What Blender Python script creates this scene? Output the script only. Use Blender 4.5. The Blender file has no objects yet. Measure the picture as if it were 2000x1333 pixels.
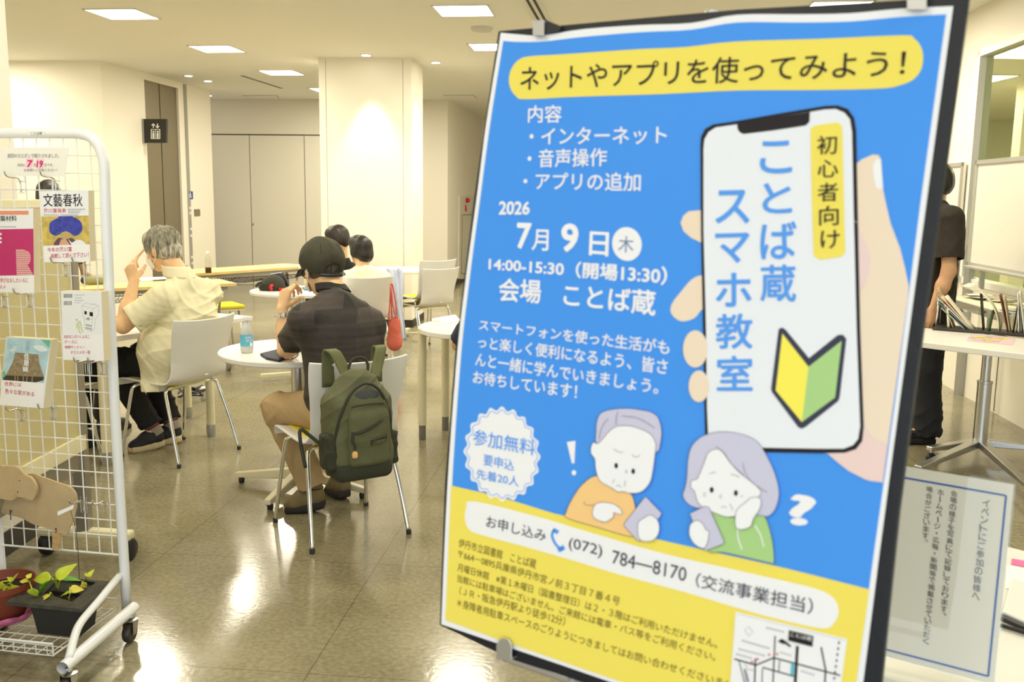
import bpy, bmesh, math, random
import numpy as np
from mathutils import Vector, Matrix
random.seed(7); rng = np.random.RandomState(7)
SC = bpy.context.scene; COL = SC.collection
# ------------------------------------------------------------------ camera
F = 1850.0; EYE = Vector((0, 0, 1.49)); PITCH = math.atan(283.5 / F); ROLL = .013
CR = Matrix.Rotation(math.pi/2 - PITCH, 3, 'X') @ Matrix.Rotation(ROLL, 3, 'Z')
cd = bpy.data.cameras.new('camera'); cam = bpy.data.objects.new('camera', cd); COL.objects.link(cam)
cam.matrix_world = Matrix.Translation(EYE) @ CR.to_4x4()
cd.sensor_fit = 'HORIZONTAL'; cd.sensor_width = 36; cd.lens = F/2000*36; cd.clip_start = .05; cd.clip_end = 100
cd.dof.use_dof = True; cd.dof.focus_distance = 4.6; cd.dof.aperture_fstop = 7.0
SC.camera = cam
# ------------------------------------------------------------------ world, exposure
w = bpy.data.worlds.new('world'); SC.world = w; w.use_nodes = True
w.node_tree.nodes['Background'].inputs[0].default_value = (.75, .86, 1, 1)
w.node_tree.nodes['Background'].inputs[1].default_value = 1.0
vs = SC.view_settings; vs.view_transform = 'Standard'; vs.look = 'None'; vs.gamma = 1; vs.use_curve_mapping = False
vs.exposure = 0.0
SC.cycles.use_denoising = True; SC.cycles.max_bounces = 10; SC.cycles.diffuse_bounces = 6
SC.cycles.sample_clamp_indirect = 6; SC.cycles.caustics_reflective = False; SC.cycles.caustics_refractive = False
WARM = (1.0, .925, .745)
def light(name, kind, loc, energy, color, size=None, size_y=None, rot=(0, 0, 0), spot=None, blend=.5, radius=None):
    d = bpy.data.lights.new(name, kind); d.energy = energy; d.color = color
    if kind == 'AREA':
        d.shape = 'RECTANGLE'; d.size = size; d.size_y = size_y or size
    if kind == 'SPOT': d.spot_size = spot; d.spot_blend = blend
    if radius is not None: d.shadow_soft_size = radius
    o = bpy.data.objects.new(name, d); COL.objects.link(o); o.location = loc; o.rotation_euler = rot
    return o
# added area light: daylight assumed from an unseen window front behind the camera
light('assumed_daylight', 'AREA', (.6, -3.4, 1.5), 122, (.80, .90, 1.0), 7.5, 2.6, (math.radians(90), 0, 0))
# ------------------------------------------------------------------ pixel -> world helpers (2000 x 1333 frame)
def ray(x, y): return CR @ Vector(((x-1000)/F, -(y-666.5)/F, -1))
def gp(x, y, z=0.0):
    d = ray(x, y); return EYE + d*((z-EYE.z)/d.z)
def at(x, y, Y):
    d = ray(x, y); return EYE + d*(Y/d.y)
def on_plane(x, y, P, N):
    d = ray(x, y); return EYE + d*((P-EYE).dot(N)/d.dot(N))
# ------------------------------------------------------------------ materials
MATS = {}
def mat(name, col, rough=.5, metal=0., spec=.5, bump=0., bscale=60, var=0., vscale=8, trans=0., emit=None, es=1., coat=0., alpha=1., ior=1.45, sheen=0.):
    if name in MATS: return MATS[name]
    m = bpy.data.materials.new(name); m.use_nodes = True; nt = m.node_tree; b = nt.nodes['Principled BSDF']
    c = (*col, 1)
    b.inputs['Base Color'].default_value = c; b.inputs['Roughness'].default_value = rough; b.inputs['Metallic'].default_value = metal
    b.inputs['Specular IOR Level'].default_value = spec; b.inputs['Transmission Weight'].default_value = trans; b.inputs['IOR'].default_value = ior
    b.inputs['Coat Weight'].default_value = coat; b.inputs['Alpha'].default_value = alpha; b.inputs['Sheen Weight'].default_value = sheen
    if emit: b.inputs['Emission Color'].default_value = (*emit, 1); b.inputs['Emission Strength'].default_value = es
    if bump or var:
        tc = nt.nodes.new('ShaderNodeTexCoord')
    if var:
        n = nt.nodes.new('ShaderNodeTexNoise'); n.inputs['Scale'].default_value = vscale; n.inputs['Detail'].default_value = 5
        nt.links.new(tc.outputs['Object'], n.inputs['Vector'])
        r = nt.nodes.new('ShaderNodeValToRGB'); r.color_ramp.elements[0].position = .3; r.color_ramp.elements[1].position = .7
        r.color_ramp.elements[0].color = tuple(max(0, x*(1-var)) for x in col)+(1,); r.color_ramp.elements[1].color = tuple(min(1, x*(1+var)) for x in col)+(1,)
        nt.links.new(n.outputs['Fac'], r.inputs['Fac']); nt.links.new(r.outputs['Color'], b.inputs['Base Color'])
    if bump:
        n2 = nt.nodes.new('ShaderNodeTexNoise'); n2.inputs['Scale'].default_value = bscale; n2.inputs['Detail'].default_value = 4
        nt.links.new(tc.outputs['Object'], n2.inputs['Vector'])
        bp = nt.nodes.new('ShaderNodeBump'); bp.inputs['Strength'].default_value = bump; bp.inputs['Distance'].default_value = .01
        nt.links.new(n2.outputs['Fac'], bp.inputs['Height']); nt.links.new(bp.outputs['Normal'], b.inputs['Normal'])
    MATS[name] = m; return m
def thin_glass(name, tint, gloss=1.0, fac=.05):
    m = bpy.data.materials.new(name); m.use_nodes = True; nt = m.node_tree; nt.nodes.clear(); L = nt.links.new
    o = nt.nodes.new('ShaderNodeOutputMaterial'); t = nt.nodes.new('ShaderNodeBsdfTransparent'); g = nt.nodes.new('ShaderNodeBsdfGlossy'); x = nt.nodes.new('ShaderNodeMixShader'); f = nt.nodes.new('ShaderNodeValue')
    t.inputs[0].default_value = (*tint, 1); g.inputs['Roughness'].default_value = .02; g.inputs['Color'].default_value = (gloss, gloss, gloss, 1); f.outputs[0].default_value = fac
    L(f.outputs[0], x.inputs[0]); L(t.outputs[0], x.inputs[1]); L(g.outputs[0], x.inputs[2]); L(x.outputs[0], o.inputs[0]); return m
def S(r, g, b):   # sRGB 0-255 -> linear
    return tuple(((c/255)/12.92 if c/255 < .04045 else ((c/255+.055)/1.055)**2.4) for c in (r, g, b))
# ------------------------------------------------------------------ mesh builder
class MB:
    def __init__(s): s.v = []; s.f = []; s.m = []
    def add(s, vs_, fs, m=0):
        o = len(s.v); s.v += [tuple(p) for p in vs_]; s.f += [tuple(i+o for i in f) for f in fs]; s.m += [m]*len(fs); return s
    def box(s, c, d, R=None, m=0):
        c = Vector(c); R = R or Matrix.Identity(3)
        vs_ = [c + R @ Vector((sx*d[0]/2, sy*d[1]/2, sz*d[2]/2)) for sx in (-1, 1) for sy in (-1, 1) for sz in (-1, 1)]
        return s.add(vs_, [(0, 1, 3, 2), (4, 6, 7, 5), (0, 4, 5, 1), (2, 3, 7, 6), (0, 2, 6, 4), (1, 5, 7, 3)], m)
    def hexa(s, q, off, m=0):     # quad (4 pts) extruded by vector off
        off = Vector(off); a = [Vector(p) for p in q]; return s.prism(a, off, m)
    def prism(s, poly, off, m=0):
        off = Vector(off); n = len(poly); a = [Vector(p) for p in poly]
        vs_ = a + [p+off for p in a]
        fs = [tuple(range(n)), tuple(range(2*n-1, n-1, -1))] + [(i, i+n, (i+1) % n+n, (i+1) % n) for i in range(n)]
        return s.add(vs_, fs, m)
    def face(s, poly, m=0): return s.add(poly, [tuple(range(len(poly)))], m)
    def tube(s, path, r, n=8, m=0, cap=True, closed=False):
        P = [Vector(p) for p in path]; N = len(P); rs = r if isinstance(r, (list, tuple)) else [r]*N
        vs_ = []; prev = None
        for i, p in enumerate(P):
            if closed: t = (P[(i+1) % N]-P[i-1])
            else: t = P[min(i+1, N-1)]-P[max(i-1, 0)]
            t = t.normalized() if t.length > 1e-9 else Vector((0, 0, 1))
            if prev is None:
                a = Vector((0, 0, 1)) if abs(t.z) < .9 else Vector((1, 0, 0)); u = t.cross(a).normalized()
            else:
                u = (prev - t*prev.dot(t)); u = u.normalized() if u.length > 1e-6 else t.orthogonal().normalized()
            prev = u; w_ = t.cross(u)
            vs_ += [p + (u*math.cos(2*math.pi*k/n)+w_*math.sin(2*math.pi*k/n))*rs[i] for k in range(n)]
        fs = []
        for i in range(N if closed else N-1):
            j = (i+1) % N
            fs += [(i*n+k, i*n+(k+1) % n, j*n+(k+1) % n, j*n+k) for k in range(n)]
        if cap and not closed: fs += [tuple(range(n))[::-1], tuple((N-1)*n+k for k in range(n))]
        return s.add(vs_, fs, m)
    def lathe(s, c, prof, n=32, m=0, axis=(0, 0, 1), cap=True):   # prof: (r, h)
        c = Vector(c); ax = Vector(axis).normalized(); u = ax.orthogonal().normalized(); w_ = ax.cross(u); vs_ = []
        for r, h in prof: vs_ += [c + ax*h + (u*math.cos(2*math.pi*k/n)+w_*math.sin(2*math.pi*k/n))*r for k in range(n)]
        fs = []
        for i in range(len(prof)-1): fs += [(i*n+k, i*n+(k+1) % n, (i+1)*n+(k+1) % n, (i+1)*n+k) for k in range(n)]
        if cap: fs += [tuple(range(n))[::-1], tuple((len(prof)-1)*n+k for k in range(n))]
        return s.add(vs_, fs, m)
    def grid(s, G, m=0):          # G[i][j] points
        a = len(G); b = len(G[0]); vs_ = [p for r in G for p in r]
        return s.add(vs_, [(i*b+j, i*b+j+1, (i+1)*b+j+1, (i+1)*b+j) for i in range(a-1) for j in range(b-1)], m)
    def build(s, name, mats, parent=None, smooth=False, auto=None, bevel=0, world=True):
        me = bpy.data.meshes.new(name); me.from_pydata(s.v, [], s.f)
        mats = mats if isinstance(mats, (list, tuple)) else [mats]
        for q in mats: me.materials.append(q)
        me.polygons.foreach_set('material_index', s.m)
        if smooth: me.polygons.foreach_set('use_smooth', [True]*len(me.polygons))
        me.update()
        o = bpy.data.objects.new(name, me); COL.objects.link(o)
        if auto is not None:
            bm = bmesh.new(); bm.from_mesh(me)
            for e in bm.edges:
                if len(e.link_faces) == 2 and e.calc_face_angle(0) > math.radians(auto): e.smooth = False
            bm.to_mesh(me); bm.free()
        if bevel:
            md = o.modifiers.new('bevel', 'BEVEL'); md.width = bevel; md.segments = 2; md.limit_method = 'ANGLE'; md.angle_limit = math.radians(40)
        if parent is not None: attach(o, parent, world)
        return o
def attach(o, parent, world=True):
    o.parent = parent
    if world and parent.type == 'EMPTY':
        o.matrix_parent_inverse = (Matrix.Translation(parent.location) @ parent.rotation_euler.to_matrix().to_4x4()).inverted()
def tag(o, label, cat, group=None, kind=None):
    o['label'] = label; o['category'] = cat
    if group: o['group'] = group
    if kind: o['kind'] = kind
    return o
def thing(name, label, cat, loc=(0, 0, 0), rz=0, group=None):
    o = bpy.data.objects.new(name, None); COL.objects.link(o); o.location = loc; o.rotation_euler = (0, 0, rz); o.empty_display_size = .1
    return tag(o, label, cat, group)
def struct(o): o['kind'] = 'structure'; return o
def copy_tree(o, parent=None):
    c = o.copy(); COL.objects.link(c)
    if parent is not None: c.parent = parent
    for ch in [x for x in o.children]: copy_tree(ch, c)
    return c
def cat_rom(pts, n=6, closed=True):
    P = [Vector(p) for p in pts]; N = len(P); out = []
    for i in range(N if closed else N-1):
        if closed: a, b, c, d = P[i-1], P[i], P[(i+1) % N], P[(i+2) % N]
        else: a, b, c, d = P[max(i-1, 0)], P[i], P[i+1], P[min(i+2, N-1)]
        for k in range(n):
            t = k/n; out.append(.5*((2*b)+(c-a)*t+(2*a-5*b+4*c-d)*t*t+(3*b-a-3*c+d)*t**3))
    if not closed: out.append(P[-1])
    return out
# lettering: text -> mesh, its ink box mapped onto a quad of 3-D points (tl, tr, br, bl)
_tc = {}
def glyphs(txt, weight=0.0, shear=0.0):
    key = (txt, weight, shear)
    if key in _tc: return _tc[key]
    cu = bpy.data.curves.new('t', 'FONT'); cu.body = txt; cu.size = 1; cu.shear = shear; cu.resolution_u = 3
    o = bpy.data.objects.new('t', cu); COL.objects.link(o)
    dg = bpy.context.evaluated_depsgraph_get(); dg.update()
    me = bpy.data.meshes.new_from_object(o.evaluated_get(dg))
    vs_ = [(v.co.x, v.co.y) for v in me.vertices]; fs = [tuple(p.vertices) for p in me.polygons]
    bpy.data.objects.remove(o); bpy.data.curves.remove(cu); bpy.data.meshes.remove(me)
    if weight > 0:             # heavier strokes: the outlines struck several times, a little apart
        n = len(vs_); k = 8 if weight > .012 else 6; base = list(vs_); bf = list(fs); vs_ = []; fs = []
        for i in range(k):
            t = 2*math.pi*i/k; vs_ += [(x+weight*math.cos(t), y+weight*math.sin(t)) for x, y in base]; fs += [tuple(q+i*n for q in f) for f in bf]
    xs = [p[0] for p in vs_]; ys = [p[1] for p in vs_]; x0, x1, y0, y1 = min(xs), max(xs), min(ys), max(ys)
    n = len(base) if weight > 0 else len(vs_)
    vs_ = [((x-x0)/max(1e-6, x1-x0), (y-y0)/max(1e-6, y1-y0), i//n) for i, (x, y) in enumerate(vs_)]
    _tc[key] = (vs_, fs); return _tc[key]
def letter(mb, txt, quad, m=0, weight=0.0, shear=0.0):
    vs_, fs = glyphs(txt, weight, shear); tl, tr, br, bl = [Vector(q) for q in quad]
    nz = -((tr-tl).cross(bl-tl)).normalized()*.00004
    mb.add([(bl*(1-u)+br*u)*(1-v)+(tl*(1-u)+tr*u)*v+nz*k for u, v, k in vs_], fs, m)
# ------------------------------------------------------------------ signed-distance modelling for bodies, cloth and hair
def smin(a, b, k):
    if k <= 0: return np.minimum(a, b)
    h = np.clip(.5+.5*(b-a)/k, 0, 1); return b+(a-b)*h-k*h*(1-h)
class Vol:
    def __init__(s, prims, h, pad=.03, off=0.0):
        los = []; his = []
        for p in prims:
            lo, hi = s.bounds(p, off); los.append(lo); his.append(hi)
        s.lo = np.min(los, 0)-pad; s.hi = np.max(his, 0)+pad; s.h = h
        s.n = np.ceil((s.hi-s.lo)/h).astype(int)+1
        s.ax = [(s.lo[i]+h*np.arange(s.n[i])).astype(np.float32) for i in range(3)]
        s.D = np.full(s.n, 9.0, np.float32)
        for p in prims: s.union(p, off)
    def bounds(s, p, off=0):
        if p[0] == 'e':
            c = np.array(p[1]); r = max(p[2])+off; return c-r, c+r
        if p[0] == 'b':
            c = np.array(p[1]); r = np.linalg.norm(p[2])+off+p[4]; return c-r, c+r
        a, b = np.array(p[1]), np.array(p[2]); ra, rb = p[3]+off, p[4]+off
        return np.minimum(a-ra, b-rb), np.maximum(a+ra, b+rb)
    def sl(s, lo, hi):
        i0 = np.clip(np.floor((lo-s.lo)/s.h).astype(int), 0, s.n-1); i1 = np.clip(np.ceil((hi-s.lo)/s.h).astype(int)+1, 1, s.n)
        S_ = tuple(slice(a, b) for a, b in zip(i0, i1))
        X = s.ax[0][S_[0]][:, None, None]; Y = s.ax[1][S_[1]][None, :, None]; Z = s.ax[2][S_[2]][None, None, :]
        return S_, X, Y, Z
    def dist(s, p, X, Y, Z, off=0):
        if p[0] == 'e':
            c = p[1]; r = [x+off for x in p[2]]; R = p[3]
            x, y, z = X-c[0], Y-c[1], Z-c[2]
            q = [(R[0][i]*x+R[1][i]*y+R[2][i]*z) for i in range(3)] if R is not None else [x, y, z]
            k0 = np.sqrt(sum((q[i]/r[i])**2 for i in range(3))); k1 = np.sqrt(sum((q[i]/r[i]**2)**2 for i in range(3)))+1e-6
            return k0*(k0-1)/k1
        if p[0] == 'b':
            c = p[1]; d = p[2]; R = p[3]; rr = p[4]+off; x, y, z = X-c[0], Y-c[1], Z-c[2]
            q = [abs(R[0][i]*x+R[1][i]*y+R[2][i]*z)-d[i] for i in range(3)]
            return np.sqrt(sum(np.maximum(t, 0)**2 for t in q))+np.minimum(np.maximum(np.maximum(q[0], q[1]), q[2]), 0)-rr
        a = np.array(p[1]); b = np.array(p[2]); ba = b-a; L2 = float(ba@ba)+1e-9
        x, y, z = X-a[0], Y-a[1], Z-a[2]
        t = (x*ba[0]+y*ba[1]+z*ba[2])/L2; tc = np.clip(t, 0, 1)
        d = np.sqrt((x-tc*ba[0])**2+(y-tc*ba[1])**2+(z-tc*ba[2])**2)-(p[3]+off+(p[4]-p[3])*tc)
        if p[0] == 'k': d = np.maximum(d, (t-1)*math.sqrt(L2))
        return d
    def union(s, p, off=0):
        k = p[-1]; lo, hi = s.bounds(p, off); m = k+3*s.h+.012
        S_, X, Y, Z = s.sl(lo-m, hi+m); s.D[S_] = smin(s.D[S_], s.dist(p, X, Y, Z, off).astype(np.float32), k)
    def cut(s, p, off=0, k=0):
        lo, hi = s.bounds(p, off); S_, X, Y, Z = s.sl(lo-.01, hi+.01)
        s.D[S_] = -smin(-s.D[S_], s.dist(p, X, Y, Z, off).astype(np.float32), k)
    def half(s, pt, n, k=0):      # remove the side the normal points to
        X, Y, Z = s.ax[0][:, None, None], s.ax[1][None, :, None], s.ax[2][None, None, :]
        s.D = np.maximum(s.D, ((X-pt[0])*n[0]+(Y-pt[1])*n[1]+(Z-pt[2])*n[2]).astype(np.float32))
    def disp(s, fn):
        X, Y, Z = s.ax[0][:, None, None], s.ax[1][None, :, None], s.ax[2][None, None, :]
        s.D = s.D + fn(X, Y, Z).astype(np.float32)
    def mesh(s, name, mats, parent=None, smooth_it=1, world=True):
        D, h = s.D, s.h; neg = D < 0
        cnt = sum(neg[a:D.shape[0]-1+a, b:D.shape[1]-1+b, c:D.shape[2]-1+c].astype(np.int8) for a in (0, 1) for b in (0, 1) for c in (0, 1))
        mix = (cnt > 0) & (cnt < 8); cells = np.argwhere(mix)
        idm = np.full(mix.shape, -1, np.int32); idm[mix] = np.arange(len(cells))
        acc = np.zeros((len(cells), 3)); num = np.zeros(len(cells))
        for ax in range(3):
            o1, o2 = [q for q in range(3) if q != ax]
            for u in (0, 1):
                for v in (0, 1):
                    ca = cells.copy(); ca[:, o1] += u; ca[:, o2] += v; cb = ca.copy(); cb[:, ax] += 1
                    da = D[tuple(ca.T)]; db = D[tuple(cb.T)]; ok = (da < 0) != (db < 0)
                    t = np.where(ok, da/np.where(ok, da-db, 1), 0)
                    pt = ca.astype(float); pt[:, ax] += t; acc[ok] += pt[ok]; num += ok
        V = acc/num[:, None]
        faces = []
        for ax in range(3):
            o1, o2 = (ax+1) % 3, (ax+2) % 3
            A = [slice(None)]*3; B = [slice(None)]*3; A[ax] = slice(0, -1); B[ax] = slice(1, None)
            dif = neg[tuple(A)] != neg[tuple(B)]; E_ = np.argwhere(dif)
            ok = (E_[:, o1] > 0) & (E_[:, o2] > 0) & (E_[:, o1] < D.shape[o1]-1) & (E_[:, o2] < D.shape[o2]-1); E_ = E_[ok]
            if not len(E_): continue
            q = []
            for (u, v) in ((-1, -1), (0, -1), (0, 0), (-1, 0)):
                c = E_.copy(); c[:, o1] += u; c[:, o2] += v; q.append(idm[tuple(c.T)])
            Q = np.stack(q, 1); fl = neg[tuple(E_.T)]; Q[~fl] = Q[~fl][:, ::-1]; faces.append(Q)
        Fc = np.concatenate(faces); Fc = Fc[(Fc >= 0).all(1)]
        for _ in range(smooth_it):
            S_ = np.zeros_like(V); C = np.zeros(len(V))
            for i in range(4):
                np.add.at(S_, Fc[:, i], V[Fc[:, (i+1) % 4]]+V[Fc[:, (i+3) % 4]]); np.add.at(C, Fc[:, i], 2)
            V = .5*V+.5*S_/np.maximum(C, 1)[:, None]
        V = V*h+s.lo
        me = bpy.data.meshes.new(name); me.vertices.add(len(V)); me.vertices.foreach_set('co', V.astype(np.float32).ravel())
        me.loops.add(Fc.size); me.loops.foreach_set('vertex_index', Fc.astype(np.int32).ravel())
        me.polygons.add(len(Fc)); me.polygons.foreach_set('loop_start', np.arange(0, Fc.size, 4, dtype=np.int32))
        me.polygons.foreach_set('use_smooth', np.ones(len(Fc), bool)); me.update(calc_edges=True); me.validate()
        for q in (mats if isinstance(mats, (list, tuple)) else [mats]): me.materials.append(q)
        o = bpy.data.objects.new(name, me); COL.objects.link(o)
        if parent is not None: attach(o, parent, world)
        return o
def vn(a): a = np.array(a, float); return a/np.linalg.norm(a)
def basis(fwd, up):
    f = vn(fwd); r = vn(np.cross(f, up)); u = np.cross(r, f); return np.stack([r, f, u], 1)   # columns right, forward, up
def folds(amp, fx, fy, fz, ph=0., fine=.35):
    def fn(X, Y, Z):
        q = 1.6*np.sin(7*X+5*Y+ph)+1.3*np.sin(9*Z-6*X+2*ph)
        w1 = 1-np.abs(np.sin(1.1*fx*X+.9*fy*Y+.5*fz*Z+1.5*q+ph))
        w2 = 1-np.abs(np.sin(-.5*fx*X+.7*fy*Y+1.2*fz*Z+1.9*q+1.7*ph))
        m1 = .5+.5*np.sin(11*X+8*Z+ph); m2 = .5+.5*np.sin(9*Y-12*Z+2.2*ph)
        w3 = np.sin(71*X+43*Z+ph)*np.sin(67*Y-49*Z)*np.sin(61*Z+37*X)
        return -amp*(1.3*w1**2*m1+1.3*w2**2*m2-.6+fine*w3)
    return fn
def hand(wr, d, n, side, curls, thumb=(.3, .5, .3), sc=1.0, spread=.10):
    """wr wrist, d towards the knuckles, n out of the back of the hand, side = thumb side; curls = per finger (knuckle, mid, tip) bends"""
    wr = np.array(wr, float); d = vn(d); n = vn(np.array(n)-d*np.dot(n, d)); s = vn(side-d*np.dot(side, d)-n*np.dot(side, n)); P = []
    L = [(.043, .027, .021), (.047, .031, .022), (.043, .028, .021), (.034, .021, .019)]
    off = [.027, .009, -.009, -.026]; kn = [.088, .092, .087, .078]
    for i in range(4):
        k = wr+(d*kn[i]+s*off[i]+n*(.004 if i in (1, 2) else 0))*sc
        P.append(('c', wr+(s*off[i]*.55+d*.008)*sc, k, .0155*sc, .0112*sc, .008))
    for i in range(4):
        k = wr+(d*kn[i]+s*off[i]+n*(.003 if i in (1, 2) else 0))*sc; a = 0; p = k; r = .0094 if i < 3 else .0082
        for j in range(3):
            a += curls[i][j]; dr = d*math.cos(a)-n*math.sin(a)+s*spread*(1.5-i)*.5*max(0, math.cos(a)); dr = vn(dr)
            q = p+dr*L[i][j]*sc; P.append(('c', p, q, r*sc, (r-.0009)*sc, .0025)); p = q; r -= .0009
    p = wr+(d*.022+s*.020-n*.004)*sc; t0 = vn(s*math.cos(thumb[0])+d*.75-n*math.sin(thumb[0]))
    for j, (l, r) in enumerate(((.044, .0145), (.034, .0108), (.028, .0094))):
        if j: t0 = vn(t0*math.cos(thumb[j])-(s*.6+n*.6)*math.sin(thumb[j])+d*.12)
        q = p+t0*l*sc; P.append(('c', p, q, r*sc, (r-.0015)*sc, .006 if j == 0 else .003)); p = q
    return P
def head_prims(c, R, sc=1.0):
    c = np.array(c); r, f, u = R[:, 0], R[:, 1], R[:, 2]; g = lambda x, y, z: c+(r*x+f*y+u*z)*sc; Rm = R.tolist(); P = []
    P.append(('e', g(0, -.012, .025), (.076*sc, .096*sc, .088*sc), Rm, .01))
    P.append(('e', g(0, .030, -.035), (.060*sc, .062*sc, .080*sc), Rm, .03))
    P.append(('e', g(0, .062, -.088), (.028*sc, .024*sc, .022*sc), Rm, .025))
    P.append(('c', g(0, .090, .012), g(0, .108, -.028), .009*sc, .013*sc, .012))
    for sx in (-1, 1):
        P.append(('c', g(sx*.018, .092, .022), g(sx*.045, .076, .020), .009*sc, .008*sc, .012))      # brow
        P.append(('e', g(sx*.032, .079, .002), (.012*sc, .009*sc, .008*sc), Rm, .006))                # eye lids
        P.append(('e', g(sx*.040, .058, -.028), (.022*sc, .022*sc, .020*sc), Rm, .02))                # cheek
        ear = basis(f*.25+r*sx*.15-u*.0+f, u)
        P.append(('e', g(sx*.080, -.006, -.008), (.010*sc, .020*sc, .033*sc), basis(vn(f-r*sx*.35), u).tolist(), .006))
        P.append(('e', g(sx*.076, .002, -.032), (.008*sc, .010*sc, .012*sc), Rm, .006))
    P.append(('c', g(-.018, .094, -.055), g(.018, .094, -.055), .006*sc, .006*sc, .006))
    P.append(('c', g(-.015, .092, -.065), g(.015, .092, -.065), .007*sc, .007*sc, .006))
    return P
def V3(v): return np.array([v[0], v[1], v[2]], float)
def torso_prims(J, wd=1.0, belly=0.0):
    pel, che, nk = J['pelvis'], J['chest'], J['neck']; sh = (J['shL']+J['shR'])/2
    lat = vn(J['shR']-J['shL']); up = vn(nk-pel); fw = vn(np.cross(up, lat)); up = np.cross(lat, fw)
    R = np.stack([lat, fw, up], 1).tolist(); hl = vn(J['hipR']-J['hipL']); P = []
    P.append(('e', pel, (.165*wd, .125*wd, .13), np.stack([hl, vn(np.cross([0, 0, 1], hl)), [0, 0, 1]], 1).tolist(), .04))
    mid = (pel*.55+che*.45); P.append(('e', mid+fw*belly, (.158*wd, .115*wd+belly, .19), R, .06))
    P.append(('e', che, (.165*wd, .115*wd, .17), R, .06))
    P.append(('e', che*.45+sh*.55, (.17*wd, .095*wd, .11), R, .05))
    for s_ in ('shL', 'shR'): P.append(('c', sh+(nk-sh)*.55, J[s_], .058, .050*wd, .04))
    return P, np.array(R)
def person(name, label, J, skin, hf, hu, h=.006, hscale=1.0, wd=1.0, belly=0.0, hands=None, bare_leg=False, hard=True):
    """J: joints; hf/hu head forward and up; hands: dict L/R -> list of hand prims"""
    root = thing(name, label, 'person', (J['pelvis'][0], J['pelvis'][1], 0))
    tp, R = torso_prims(J, wd, belly); HR = basis(hf, hu); P = list(tp)
    P.append(('c', J['neck'], J['head']-HR[:, 2]*.045-HR[:, 1]*.02, .058, .052, .03)); P += head_prims(J['head'], HR, hscale)
    for s_ in 'LR':
        P.append(('c', J['sh'+s_], J['el'+s_], .050, .040, .03)); P.append(('c', J['el'+s_], J['el'+s_]*.6+J['wr'+s_]*.4, .040, .040, .02))
        P.append(('c', J['el'+s_]*.6+J['wr'+s_]*.4, J['wr'+s_], .040, .026, .02))
        P.append(('c', J['hip'+s_], J['kn'+s_], .085, .058, .04)); P.append(('c', J['kn'+s_], J['kn'+s_]*.6+J['an'+s_]*.4, .056, .056, .02))
        P.append(('c', J['kn'+s_]*.6+J['an'+s_]*.4, J['an'+s_], .054, .036, .02))
        td = J['toe'+s_]-J['an'+s_]; P.append(('c', J['an'+s_], J['an'+s_]+td*.85, .034, .028, .02))
        if hands and s_ in hands: P += hands[s_]
        else:
            d = vn(J['wr'+s_]-J['el'+s_]); P += hand(J['wr'+s_], d, np.cross(d, R[:, 0])+.001, R[:, 1], [(.3, .35, .2)]*4)
    v = Vol(P, h); v.mesh('body', skin, root)
    return root, HR, R
def shirt(J, name, material, root, off=.014, sleeve=.55, wd=1.0, belly=0.0, h=.006, fold=None, hem=None, collar=True, sl_r=.066, drop=.0, sm=1):
    tp, R = torso_prims(J, wd, belly)
    P = [list(p) for p in tp]
    for p in P:
        if p[0] == 'e': p[2] = tuple(x+off for x in p[2])
        else: p[3] += off; p[4] += off
    P = [tuple(p) for p in P]
    for s_ in 'LR':
        e = J['sh'+s_]+(J['el'+s_]-J['sh'+s_])*min(sleeve, .96)
        if sleeve <= 1: P.append(('k', J['sh'+s_], e, sl_r+.004, sl_r+drop, .03))
        else:
            P.append(('c', J['sh'+s_], J['el'+s_], sl_r, sl_r-.008, .03)); w_ = J['el'+s_]+(J['wr'+s_]-J['el'+s_])*(sleeve-1)
            P.append(('k', J['el'+s_], w_, sl_r-.008, sl_r-.022, .02))
    v = Vol(P, h)
    if fold: v.disp(fold)
    for s_ in 'LR':           # open the sleeve ends and give the cloth an edge
        if sleeve <= 1:
            a = J['sh'+s_]+(J['el'+s_]-J['sh'+s_])*(min(sleeve, .96)-.12); b = J['sh'+s_]+(J['el'+s_]-J['sh'+s_])*(min(sleeve, .96)+.05)
            v.cut(('c', a, b, sl_r+drop-.016, sl_r+drop-.006, 0))
    v.cut(('c', J['neck']+vn(J['head']-J['neck'])*.012, J['head'], .056, .07, 0))
    if hem is not None: v.half(hem[0], hem[1])
    return v.mesh(name, material, root, sm), R
def trousers(J, material, root, h=.006, fold=None, rk=.078, ra=.070, waist=None, name='trousers', end=.93):
    hl = vn(J['hipR']-J['hipL']); P = [('e', J['pelvis'], (.178, .140, .125), np.stack([hl, vn(np.cross([0, 0, 1], hl)), [0, 0, 1]], 1).tolist(), .04)]
    for s_ in 'LR':
        P.append(('c', J['hip'+s_], J['kn'+s_], .100, rk, .03)); P.append(('k', J['kn'+s_], J['kn'+s_]+(J['an'+s_]-J['kn'+s_])*end, rk-.002, ra, .025))
    v = Vol(P, h)
    if fold: v.disp(fold)
    return v.mesh(name, material, root, 1)
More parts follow.
